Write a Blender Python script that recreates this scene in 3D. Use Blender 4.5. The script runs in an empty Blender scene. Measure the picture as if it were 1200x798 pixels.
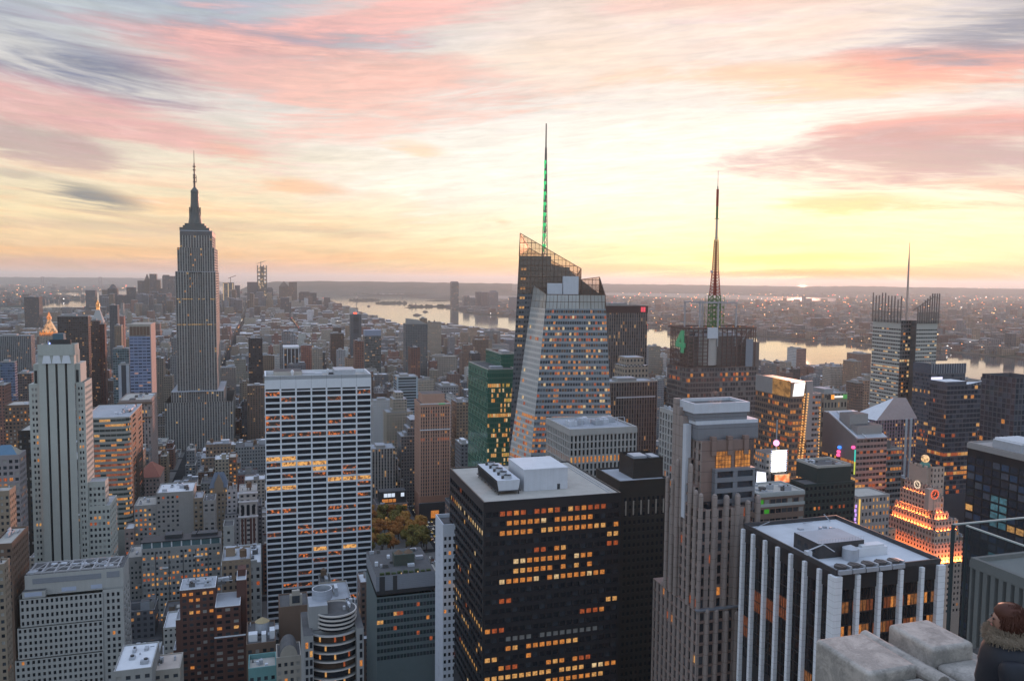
import bpy, math, random
import numpy as np
from mathutils import Vector, Matrix
rnd = random.Random(7)
R = math.radians
SC = bpy.context.scene
COL = SC.collection
# ---------------------------------------------------------------- camera
F_PX, CAMZ = 960.0, 255.0                      # focal length for a 1200 px wide picture, eye height
PITCH, ROLL = math.atan(71 / 960), math.atan(12 / 1200)
cF = Vector((0, math.cos(PITCH), -math.sin(PITCH)))
_r0, _u0 = Vector((1, 0, 0)), Vector((0, math.sin(PITCH), math.cos(PITCH)))
cR = _r0 * math.cos(ROLL) + _u0 * math.sin(ROLL)
cU = _u0 * math.cos(ROLL) - _r0 * math.sin(ROLL)
CAM = Vector((0, 0, CAMZ))
cam = bpy.data.objects.new('camera', bpy.data.cameras.new('camera'))
COL.objects.link(cam)
cam.matrix_world = Matrix(((cR.x, cU.x, -cF.x, 0), (cR.y, cU.y, -cF.y, 0), (cR.z, cU.z, -cF.z, CAMZ), (0, 0, 0, 1)))
cam.data.sensor_width = 36
cam.data.lens = F_PX * 36 / 1200
cam.data.clip_start, cam.data.clip_end = 0.3, 150000
SC.camera = cam
SC.view_settings.view_transform = 'Standard'
SC.view_settings.look = 'None'
SC.view_settings.exposure = 0.0
SC.view_settings.gamma = 1.0
SC.render.engine = 'CYCLES'
cy = SC.cycles
cy.max_bounces = 5; cy.diffuse_bounces = 2; cy.glossy_bounces = 3; cy.transmission_bounces = 4; cy.transparent_max_bounces = 8
cy.volume_bounces = 0; cy.caustics_reflective = False; cy.caustics_refractive = False
cy.use_denoising = True
cy.sample_clamp_indirect = 4

def lin(c):
    return tuple((v / 255 / 12.92 if v <= 10.3 else ((v / 255 + .055) / 1.055) ** 2.4) for v in c)

# ---------------------------------------------------------------- sky
class NT:
    """tiny helper that writes math into a node tree"""
    def __init__(s, t): s.t = t; s.n = t.nodes; s.l = t.links
    def put(s, sock, v):
        if v is None: return
        if isinstance(v, bpy.types.NodeSocket): s.l.new(v, sock)
        else: sock.default_value = v
    def m(s, op, a, b=None, c=None, clamp=False):
        n = s.n.new('ShaderNodeMath'); n.operation = op; n.use_clamp = clamp
        for i, v in enumerate((a, b, c)): s.put(n.inputs[i], v)
        return n.outputs[0]
    def mix(s, f, a, b, mode='MIX'):
        n = s.n.new('ShaderNodeMix'); n.data_type = 'RGBA'; n.blend_type = mode
        s.put(n.inputs[0], f)
        for i, v in ((6, a), (7, b)):
            s.put(n.inputs[i], (*v, 1) if isinstance(v, tuple) and len(v) == 3 else v)
        return n.outputs[2]
    def ss(s, v, lo, hi):
        n = s.n.new('ShaderNodeMapRange'); n.interpolation_type = 'SMOOTHSTEP'
        s.put(n.inputs[0], v); n.inputs[1].default_value = lo; n.inputs[2].default_value = hi
        return n.outputs[0]
    def noise(s, vec, scale, detail=4, rough=.55, dist=0.0):
        n = s.n.new('ShaderNodeTexNoise'); s.put(n.inputs['Vector'], vec)
        n.inputs['Scale'].default_value = scale; n.inputs['Detail'].default_value = detail
        n.inputs['Roughness'].default_value = rough; n.inputs['Distortion'].default_value = dist
        return n.outputs[0]
    def xyz(s, x, y, z=0.0):
        n = s.n.new('ShaderNodeCombineXYZ')
        for i, v in enumerate((x, y, z)): s.put(n.inputs[i], v)
        return n.outputs[0]
    def ramp(s, v, stops):
        n = s.n.new('ShaderNodeValToRGB'); s.put(n.inputs[0], v); e = n.color_ramp.elements
        while len(e) < len(stops): e.new(.5)
        for k, (p, c) in zip(e, stops): k.position = p; k.color = (*c, 1)
        return n.outputs[0]

SUN_AZ, SUN_EL = R(19.5), R(1.5)
W_ = bpy.data.worlds.new("World"); SC.world = W_; W_.use_nodes = True
def make_sky():
    t = W_.node_tree; t.nodes.clear(); k = NT(t)
    tc = t.nodes.new('ShaderNodeTexCoord'); sp = t.nodes.new('ShaderNodeSeparateXYZ')
    t.links.new(tc.outputs['Generated'], sp.inputs[0]); dx, dy, dz = sp.outputs
    az = k.m('ARCTAN2', dx, dy); el = k.m('ARCSINE', dz)
    ela = k.m('MAXIMUM', el, 0.0)
    azd = k.m('MULTIPLY', az, 57.2958); eld = k.m('MULTIPLY', ela, 57.2958)
    # cloud noise on a cloud deck seen in perspective
    den = k.m('ADD', k.m('MAXIMUM', dz, 0.0), 0.09)
    qx, qy = k.m('DIVIDE', dx, den), k.m('DIVIDE', dy, den)
    n1 = k.noise(k.xyz(k.m('MULTIPLY', qx, .55), qy, 3.1), 1.25, 7, .58, .9)
    n2 = k.noise(k.xyz(k.m('MULTIPLY', k.m('ADD', qx, k.m('MULTIPLY', qy, .25)), .35), k.m('MULTIPLY', qy, 1.3), 9.7), 3.1, 6, .62, .4)
    n3 = k.noise(k.xyz(k.m('MULTIPLY', qx, .3), qy, 1.7), .55, 4, .5, .5)
    # long thin streaks that break every edge
    tl = k.m('ADD', k.m('MULTIPLY', k.m('SINE', k.m('MULTIPLY', azd, .07)), -1.6), k.m('MULTIPLY', azd, .03))
    ev = k.m('ADD', eld, tl)
    st1 = k.noise(k.xyz(k.m('MULTIPLY', azd, .045), k.m('MULTIPLY', ev, .36), 2.2), 1.0, 9, .62, .8)
    st2 = k.noise(k.xyz(k.m('MULTIPLY', azd, .12), k.m('MULTIPLY', ev, 1.1), 7.7), 1.0, 8, .66, .6)
    st3 = k.noise(k.xyz(k.m('MULTIPLY', azd, .30), k.m('MULTIPLY', ev, 2.4), 4.1), 1.0, 6, .7, .4)
    wob = k.m('ADD', k.m('MULTIPLY', k.m('SUBTRACT', st1, .5), 2.6), k.m('MULTIPLY', k.m('SUBTRACT', st2, .5), 1.6))
    waz = k.m('ADD', azd, k.m('MULTIPLY', k.m('SUBTRACT', st1, .5), 9.0)); wel = k.m('ADD', eld, k.m('MULTIPLY', k.m('SUBTRACT', st2, .5), 1.5))
    e20 = k.m('DIVIDE', eld, 60.0, clamp=True)
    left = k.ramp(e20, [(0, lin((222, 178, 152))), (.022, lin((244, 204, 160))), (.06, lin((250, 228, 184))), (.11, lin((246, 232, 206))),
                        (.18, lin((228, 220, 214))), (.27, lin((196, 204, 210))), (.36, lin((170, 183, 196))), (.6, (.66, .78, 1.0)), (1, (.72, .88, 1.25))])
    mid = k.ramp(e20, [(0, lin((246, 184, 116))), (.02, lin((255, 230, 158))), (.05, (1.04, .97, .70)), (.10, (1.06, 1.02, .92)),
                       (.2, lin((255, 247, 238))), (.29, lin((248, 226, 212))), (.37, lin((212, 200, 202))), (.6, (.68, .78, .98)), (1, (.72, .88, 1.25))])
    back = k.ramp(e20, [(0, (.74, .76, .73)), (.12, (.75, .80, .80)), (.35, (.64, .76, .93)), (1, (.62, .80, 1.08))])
    fmid = k.m('SUBTRACT', 1.0, k.ss(k.m('ABSOLUTE', k.m('SUBTRACT', azd, 13.0)), 4, 36))
    c = k.mix(fmid, left, mid)
    # sun glow, wide and near
    dA = k.m('SUBTRACT', azd, 18.9); dE = k.m('SUBTRACT', eld, 1.4)
    g1 = k.m('POWER', 2.718, k.m('MULTIPLY', k.m('ADD', k.m('POWER', k.m('DIVIDE', dA, 15.0), 2.0), k.m('POWER', k.m('DIVIDE', dE, 6.5), 2.0)), -1.0))
    g2 = k.m('POWER', 2.718, k.m('MULTIPLY', k.m('ADD', k.m('POWER', k.m('DIVIDE', dA, 10.0), 2.0), k.m('POWER', k.m('DIVIDE', dE, 3.0), 2.0)), -1.0))
    c = k.mix(k.m('MULTIPLY', g1, .72), c, (1.0, .985, .86))
    c = k.mix(k.m('MULTIPLY', g2, .9), c, (1.5, 1.24, .50))
    # thin veils everywhere
    veil = k.ss(k.m('ADD', k.m('MULTIPLY', st2, .6), k.m('MULTIPLY', st1, .5)), .48, .70)
    vc = k.mix(k.ss(eld, 2, 13), lin((246, 192, 140)), lin((206, 196, 204)))
    vs = k.m('ADD', .25, k.m('MULTIPLY', k.m('SUBTRACT', 1.0, g1), .5))
    c = k.mix(k.m('MULTIPLY', veil, vs), c, vc)
    lite = k.ss(k.m('ADD', k.m('MULTIPLY', st3, .45), k.m('MULTIPLY', st1, .6)), .55, .78)
    def blob(px, py, rx, ry, tilt, col, s, hard=.55):
        a0 = math.degrees(math.atan((px - 600) / 960)); e0 = math.degrees(math.atan((328 + .01 * (px - 600) - py) / 960))
        ra, re_ = rx / 960 * 57.3 * math.cos(R(a0)) ** 2, ry / 960 * 57.3
        t_ = math.tan(R(tilt))
        u = k.m('DIVIDE', k.m('SUBTRACT', waz, a0), ra)
        v = k.m('DIVIDE', k.m('ADD', k.m('SUBTRACT', wel, e0), k.m('MULTIPLY', k.m('SUBTRACT', waz, a0), t_)), re_)
        d = k.m('SQRT', k.m('ADD', k.m('MULTIPLY', u, u), k.m('MULTIPLY', v, v)))
        f = k.ss(k.m('ADD', k.m('SUBTRACT', 1.0, d), k.m('MULTIPLY', wob, 1.15)), -.2, hard + .25)
        return k.mix(k.m('MULTIPLY', k.m('MULTIPLY', f, s), k.m('ADD', .52, k.m('MULTIPLY', st3, .85)), None, True), cc[0], lin(col))
    cc = [c]
    for b in [(640, 200, 330, 62, 0, (255, 253, 244), .75), (860, 165, 200, 30, 0, (255, 252, 244), .7), (640, 80, 200, 40, -2, (254, 228, 204), .6), (330, 62, 210, 30, -2, (158, 152, 172), .9), (520, 95, 120, 26, 6, (226, 178, 172), .55), (20, 60, 120, 22, 5, (178, 182, 192), .7), (1130, 62, 150, 40, 0, (188, 186, 194), .7), (930, 60, 120, 18, -3, (252, 222, 204), .6),
              (200, 20, 260, 48, -3, (160, 172, 190), .75), (1150, 40, 170, 45, 0, (204, 196, 200), .75), (455, 30, 190, 32, -8, (250, 188, 178), .85),
              (820, 15, 260, 22, 2, (250, 206, 190), .7),
              (300, 105, 240, 55, 2, (238, 178, 170), .8), (430, 120, 170, 50, -6, (250, 200, 184), .7), (95, 108, 210, 36, 9, (124, 130, 156), 1.0), (130, 160, 260, 30, 8, (230, 172, 168), .8),
              (60, 190, 150, 18, 6, (186, 160, 162), .8), (110, 243, 60, 14, 5, (140, 140, 142), 1.0), (35, 225, 60, 9, 4, (190, 176, 166), .6), (280, 190, 40, 12, 6, (238, 180, 160), .6),
              (350, 222, 60, 10, 4, (244, 190, 150), .75), (300, 268, 240, 8, 3, (212, 190, 166), .6), (120, 272, 240, 10, 3, (205, 184, 168), .55),
              (90, 298, 210, 9, 0, (248, 196, 138), .7), (150, 314, 300, 11, 0, (226, 180, 158), .8), (480, 305, 160, 8, 1, (250, 196, 140), .6), (490, 180, 40, 12, 8, (250, 214, 176), .7), (575, 262, 22, 8, 10, (246, 206, 170), .7),
              (960, 112, 210, 20, 3, (252, 208, 172), .8), (1110, 108, 150, 17, 4, (244, 172, 160), .95), (1175, 72, 120, 34, 0, (144, 148, 166), .95), (1110, 174, 190, 22, 3, (240, 160, 152), .85),
              (1090, 206, 250, 36, 3, (184, 158, 168), .9), (1000, 246, 130, 11, 0, (246, 204, 150), .75), (1150, 235, 100, 12, 0, (226, 182, 168), .7), (1090, 320, 170, 11, 0, (248, 188, 142), .8), (730, 316, 120, 8, 0, (250, 190, 120), .6), (940, 324, 230, 8, 0, (255, 158, 44), 1.0), (930, 306, 120, 10, 0, (255, 232, 130), .6)]:
        cc[0] = blob(*b)
    c = cc[0]
    c = k.mix(k.m('MULTIPLY', lite, .30), c, k.mix(k.ss(eld, 3, 14), (1.0, .93, .76), lin((232, 226, 224))))
    fine = k.m('ADD', k.m('MULTIPLY', k.m('SUBTRACT', k.m('ADD', k.m('MULTIPLY', st3, .6), k.m('MULTIPLY', st2, .6)), .6), .9), 1.0)
    c = k.mix(1.0, c, k.xyz(fine, fine, fine), 'MULTIPLY')
    # away from the sunset the sky is plain dusk blue
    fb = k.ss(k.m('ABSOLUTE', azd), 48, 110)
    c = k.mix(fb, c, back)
    c = k.mix(k.ss(el, -.02, -.0005), (.17, .16, .17), c)
    sky = t.nodes.new('ShaderNodeTexSky'); sky.sky_type = 'NISHITA'; sky.sun_disc = False
    sky.sun_elevation = SUN_EL; sky.sun_rotation = SUN_AZ
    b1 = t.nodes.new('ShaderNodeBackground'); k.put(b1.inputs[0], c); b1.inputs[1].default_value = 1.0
    b2 = t.nodes.new('ShaderNodeBackground'); k.put(b2.inputs[0], sky.outputs[0]); b2.inputs[1].default_value = 0.02
    ad = t.nodes.new('ShaderNodeAddShader'); o = t.nodes.new('ShaderNodeOutputWorld')
    t.links.new(b1.outputs[0], ad.inputs[0]); t.links.new(b2.outputs[0], ad.inputs[1]); t.links.new(ad.outputs[0], o.inputs[0])
make_sky()
W_.cycles.sampling_method = 'MANUAL'; W_.cycles.sample_map_resolution = 512
sl = bpy.data.lights.new('sun', 'SUN'); sun = bpy.data.objects.new('sun', sl); COL.objects.link(sun)
sl.energy = 4.6; sl.angle = R(1); sl.color = (1.0, .46, .32)
_sd = Vector((math.sin(SUN_AZ) * math.cos(SUN_EL), math.cos(SUN_AZ) * math.cos(SUN_EL), math.sin(SUN_EL)))
sun.rotation_euler = (-_sd).to_track_quat('-Z', 'Y').to_euler()

# ---------------------------------------------------------------- measuring
A_ = R(17)                                      # the avenues run 17 degrees left of the view
WV, SV = Vector((math.cos(A_), math.sin(A_), 0)), Vector((-math.sin(A_), math.cos(A_), 0))
def proj(P):
    d = Vector(P) - CAM; z = d.dot(cF)
    if z < .05: return None
    return 600 + F_PX * d.dot(cR) / z, 399 - F_PX * d.dot(cU) / z, z
def ray(px, py): return cF + cR * ((px - 600) / F_PX) + cU * ((399 - py) / F_PX)
def at_y(px, py, Y): d = ray(px, py); return CAM + d * (Y / d.y)
def at_z(px, py, z): d = ray(px, py); return CAM + d * ((z - CAMZ) / d.z)
def solve_px(P0, d, px):
    k = (px - 600) / F_PX; q = P0 - CAM
    return (k * q.dot(cF) - q.dot(cR)) / (d.dot(cR) - k * d.dot(cF))
def solve_py(P0, d, py):
    k = (399 - py) / F_PX; q = P0 - CAM
    return (k * q.dot(cF) - q.dot(cU)) / (d.dot(cU) - k * d.dot(cF))

# ---------------------------------------------------------------- materials
MATS = {}
def mat(name, col, rough=.8, var=.16, scale=.35, metal=0.0, spec=.3, streak=0.0, grain=0.0, joint=None):
    if name in MATS: return MATS[name]
    m = bpy.data.materials.new(name); m.use_nodes = True; t = m.node_tree; k = NT(t); b = t.nodes['Principled BSDF']
    MATS[name] = m
    tc = t.nodes.new('ShaderNodeTexCoord')
    n = k.noise(tc.outputs['Object'], scale, 5, .6)
    f = k.m('ADD', k.m('MULTIPLY', k.m('SUBTRACT', n, .5), 2 * var), 1.0)
    if streak:
        mp = t.nodes.new('ShaderNodeMapping'); mp.inputs['Scale'].default_value = (1.1, 1.1, .04); t.links.new(tc.outputs['Object'], mp.inputs[0])
        s = k.noise(mp.outputs[0], 1.0, 4, .6)
        f = k.m('MULTIPLY', f, k.m('ADD', k.m('MULTIPLY', k.m('SUBTRACT', s, .5), 2 * streak), 1.0))
    if grain:
        g = k.noise(tc.outputs['Object'], 9.0, 3, .7)
        f = k.m('MULTIPLY', f, k.m('ADD', k.m('MULTIPLY', k.m('SUBTRACT', g, .5), 2 * grain), 1.0))
    if joint:
        sx = t.nodes.new('ShaderNodeSeparateXYZ'); t.links.new(tc.outputs['Object'], sx.inputs[0])
        j = k.m('LESS_THAN', k.m('FRACT', k.m('DIVIDE', sx.outputs[2], joint)), .06)
        f = k.m('MULTIPLY', f, k.m('SUBTRACT', 1.0, k.m('MULTIPLY', j, .35)))
    v = t.nodes.new('ShaderNodeVectorMath'); v.operation = 'SCALE'; v.inputs[0].default_value = col; t.links.new(f, v.inputs['Scale'])
    t.links.new(v.outputs[0], b.inputs['Base Color'])
    b.inputs['Roughness'].default_value = rough; b.inputs['Metallic'].default_value = metal; b.inputs['Specular IOR Level'].default_value = spec
    return m
def glass(name, col, rough=.12, metal=0.0, var=.5, spec=.5):
    if name in MATS: return MATS[name]
    m = bpy.data.materials.new(name); m.use_nodes = True; t = m.node_tree; k = NT(t); b = t.nodes['Principled BSDF']
    MATS[name] = m
    tc = t.nodes.new('ShaderNodeTexCoord')
    n = k.noise(tc.outputs['Object'], .9, 3, .6)
    v = t.nodes.new('ShaderNodeVectorMath'); v.operation = 'SCALE'; v.inputs[0].default_value = col
    t.links.new(k.m('ADD', k.m('MULTIPLY', k.m('SUBTRACT', n, .5), 2 * var), 1.0), v.inputs['Scale'])
    t.links.new(v.outputs[0], b.inputs['Base Color'])
    b.inputs['Roughness'].default_value = rough; b.inputs['Metallic'].default_value = metal; b.inputs['Specular IOR Level'].default_value = spec
    return m
def glow(name, col, strength, var=.0, scale=1.2, dark=None, sample=False, lohi=None):
    if name in MATS: return MATS[name]
    m = bpy.data.materials.new(name); m.use_nodes = True; t = m.node_tree; k = NT(t); b = t.nodes['Principled BSDF']
    MATS[name] = m
    b.inputs['Base Color'].default_value = (.03, .03, .03, 1); b.inputs['Roughness'].default_value = .3
    c = (*col, 1)
    if var:
        g = t.nodes.new('ShaderNodeNewGeometry')
        n = k.noise(g.outputs['Position'], scale, 3, .65)
        s = k.ss(n, *(lohi or (.5 - var * .3, .5 + var * .22)))
        c = k.mix(s, dark or tuple(x * .22 for x in col), col)
    k.put(b.inputs['Emission Color'], c); b.inputs['Emission Strength'].default_value = strength
    m.cycles.emission_sampling = 'AUTO' if sample else 'NONE'
    return m
def facmat(name, wall, wf=.5, hf=.5, lit=.05, gl=(.035, .04, .05), rough=.8, metal=0.0, litc=((1, .42, .12), (1, .62, .28)), litS=.75):
    """walls seen from far off: UVs count bays and storeys, one window per cell"""
    if name in MATS: return MATS[name]
    m = bpy.data.materials.new(name); m.use_nodes = True; t = m.node_tree; k = NT(t); b = t.nodes['Principled BSDF']
    MATS[name] = m
    uv = t.nodes.new('ShaderNodeUVMap'); sp = t.nodes.new('ShaderNodeSeparateXYZ'); t.links.new(uv.outputs[0], sp.inputs[0])
    u, v = sp.outputs[0], sp.outputs[1]
    mu = k.m('LESS_THAN', k.m('ABSOLUTE', k.m('SUBTRACT', k.m('FRACT', u), .5)), wf / 2)
    mv = k.m('LESS_THAN', k.m('ABSOLUTE', k.m('SUBTRACT', k.m('FRACT', v), .5)), hf / 2)
    mk = k.m('MULTIPLY', mu, mv)
    wn = t.nodes.new('ShaderNodeTexWhiteNoise'); wn.noise_dimensions = '2D'
    k.put(wn.inputs['Vector'], k.xyz(k.m('FLOOR', u), k.m('FLOOR', v)))
    r = wn.outputs['Value']
    w2 = t.nodes.new('ShaderNodeSeparateXYZ'); t.links.new(wn.outputs['Color'], w2.inputs[0])
    rowp = k.noise(k.xyz(k.m('MULTIPLY', u, .11), k.m('FLOOR', v)), .9, 1, .5)
    thr = k.m('MULTIPLY', k.ss(rowp, .42, .72), lit * 2.6)
    isl = k.m('LESS_THAN', r, thr)
    at = t.nodes.new('ShaderNodeAttribute'); at.attribute_name = 'tint'
    tc = t.nodes.new('ShaderNodeTexCoord')
    n = k.noise(tc.outputs['Object'], .12, 5, .65)
    f = k.m('ADD', k.m('MULTIPLY', k.m('SUBTRACT', n, .5), .45), 1.0)
    vs = t.nodes.new('ShaderNodeVectorMath'); vs.operation = 'SCALE'; vs.inputs[0].default_value = wall; t.links.new(f, vs.inputs['Scale'])
    wc = k.mix(1.0, vs.outputs[0], at.outputs['Color'], 'MULTIPLY')
    gs = t.nodes.new('ShaderNodeVectorMath'); gs.operation = 'SCALE'; gs.inputs[0].default_value = gl
    t.links.new(k.m('ADD', k.m('MULTIPLY', w2.outputs[1], 1.6), .3), gs.inputs['Scale'])
    k.put(b.inputs['Base Color'], k.mix(mk, wc, gs.outputs[0]))
    k.put(b.inputs['Roughness'], k.m('SUBTRACT', rough, k.m('MULTIPLY', mk, rough - .15)))
    if metal: k.put(b.inputs['Metallic'], k.m('MULTIPLY', mk, metal))
    k.put(b.inputs['Emission Color'], k.mix(w2.outputs[2], litc[0], litc[1]))
    k.put(b.inputs['Emission Strength'], k.m('MULTIPLY', k.m('MULTIPLY', isl, mk), k.m('MULTIPLY', k.m('ADD', w2.outputs[0], .35), litS)))
    m.cycles.emission_sampling = 'NONE'
    return m

# ---------------------------------------------------------------- meshes
class MB:
    def __init__(s): s.v = []; s.f = []; s.m = []; s.tint = []; s.cell = []; s.ct = (1, 1, 1); s.cc = (3.0, 3.5, 0.0, 0.0)
    def face(s, pts, m=0):
        i = len(s.v); s.v += [tuple(p) for p in pts]; s.f.append(tuple(range(i, i + len(pts)))); s.m.append(m); s.tint.append(s.ct); s.cell.append(s.cc)
    def box(s, x0, y0, z0, x1, y1, z1, m=0, top=None, skip=''):
        t = m if top is None else top
        if 'f' not in skip: s.face([(x0, y0, z0), (x1, y0, z0), (x1, y0, z1), (x0, y0, z1)], m)
        if 'k' not in skip: s.face([(x1, y1, z0), (x0, y1, z0), (x0, y1, z1), (x1, y1, z1)], m)
        if 'l' not in skip: s.face([(x0, y1, z0), (x0, y0, z0), (x0, y0, z1), (x0, y1, z1)], m)
        if 'r' not in skip: s.face([(x1, y0, z0), (x1, y1, z0), (x1, y1, z1), (x1, y0, z1)], m)
        if 't' not in skip: s.face([(x0, y0, z1), (x1, y0, z1), (x1, y1, z1), (x0, y1, z1)], t)
        if 'b' not in skip: s.face([(x0, y1, z0), (x1, y1, z0), (x1, y0, z0), (x0, y0, z0)], m)
    def prism(s, pts, z0, z1, m=0, top=None, bottom=False):
        n = len(pts)
        for i in range(n):
            a, b = pts[i], pts[(i + 1) % n]
            s.face([(a[0], a[1], z0), (b[0], b[1], z0), (b[0], b[1], z1), (a[0], a[1], z1)], m)
        s.face([(p[0], p[1], z1) for p in pts], m if top is None else top)
        if bottom: s.face([(p[0], p[1], z0) for p in reversed(pts)], m)
    def frustum(s, x0, y0, x1, y1, z0, X0, Y0, X1, Y1, z1, m=0, top=None):
        a = [(x0, y0, z0), (x1, y0, z0), (x1, y1, z0), (x0, y1, z0)]; b = [(X0, Y0, z1), (X1, Y0, z1), (X1, Y1, z1), (X0, Y1, z1)]
        for i in range(4): j = (i + 1) % 4; s.face([a[i], a[j], b[j], b[i]], m)
        s.face(b, m if top is None else top)
    def cyl(s, cx, cy_, z0, z1, r0, r1=None, n=16, m=0, top=None, cap=True):
        r1 = r0 if r1 is None else r1
        a = [(cx + r0 * math.cos(2 * math.pi * i / n), cy_ + r0 * math.sin(2 * math.pi * i / n), z0) for i in range(n)]
        b = [(cx + r1 * math.cos(2 * math.pi * i / n), cy_ + r1 * math.sin(2 * math.pi * i / n), z1) for i in range(n)]
        for i in range(n): j = (i + 1) % n; s.face([a[i], a[j], b[j], b[i]], m)
        if cap and r1 > 0: s.face(b, m if top is None else top)
    def lathe(s, cx, cy_, prof, n=16, m=0):
        for (r0, z0), (r1, z1) in zip(prof, prof[1:]): s.cyl(cx, cy_, z0, z1, r0, r1, n, m, cap=False)
        if prof[-1][0] > .01: s.cyl(cx, cy_, prof[-1][1] - .001, prof[-1][1], prof[-1][0], None, n, m)
    def bar(s, p, q, w, m=0, h=None):
        p, q = Vector(p), Vector(q); d = (q - p).normalized(); h = h or w
        u = d.cross(Vector((0, 0, 1)))
        u = u.normalized() if u.length > 1e-4 else Vector((1, 0, 0))
        v = u.cross(d)
        c = [u * (sx * w / 2) + v * (sy * h / 2) for sx, sy in ((-1, -1), (1, -1), (1, 1), (-1, 1))]
        a = [p + k for k in c]; b = [q + k for k in c]
        for i in range(4): j = (i + 1) % 4; s.face([a[i], a[j], b[j], b[i]], m)
        s.face(a[::-1], m); s.face(b, m)
    def build(s, name, mats, parent=None, uv=False, merge=False):
        me = bpy.data.meshes.new(name)
        me.from_pydata(s.v, [], s.f)
        for x in (mats if isinstance(mats, (list, tuple)) else [mats]): me.materials.append(x)
        me.polygons.foreach_set('material_index', s.m)
        if uv:
            V = np.array(s.v); L = me.uv_layers.new(name='UVMap'); out = np.zeros((len(me.loops), 2)); tn = np.zeros((len(me.loops), 4)); tn[:, 3] = 1
            li = 0
            for f, c, tt in zip(s.f, s.cell, s.tint):
                P = V[list(f)]; n = np.cross(P[1] - P[0], P[2] - P[0]); ln = np.linalg.norm(n) or 1; n = n / ln
                hz = math.hypot(n[0], n[1])
                if hz > .3:
                    tx, ty = -n[1] / hz, n[0] / hz
                    uu = P[:, 0] * tx + P[:, 1] * ty
                    wd = uu.max() - uu.min(); nb = max(1, round(wd / c[0]))
                    uu = (uu - uu.min()) / max(wd, .01) * nb + c[2] + round(n[0] * 37 + n[1] * 91)
                    vv = P[:, 2] / c[1] + c[3]
                else: uu, vv = P[:, 0], P[:, 1]
                k = len(f); out[li:li + k, 0] = uu; out[li:li + k, 1] = vv; tn[li:li + k, :3] = tt; li += k
            L.data.foreach_set('uv', out.ravel())
            ca = me.color_attributes.new('tint', 'FLOAT_COLOR', 'CORNER'); ca.data.foreach_set('color', tn.ravel())
        me.update()
        o = bpy.data.objects.new(name, me); COL.objects.link(o)
        if parent: o.parent = parent
        return o
def tag(o, label=None, cat=None, group=None, kind=None):
    if label: o['label'] = label
    if cat: o['category'] = cat
    if group: o['group'] = group
    if kind: o['kind'] = kind
    return o
def empty(name, loc, rz=0.0):
    o = bpy.data.objects.new(name, None); COL.objects.link(o); o.location = loc; o.rotation_euler = (0, 0, rz); o.empty_display_size = 2
    return o

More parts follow.
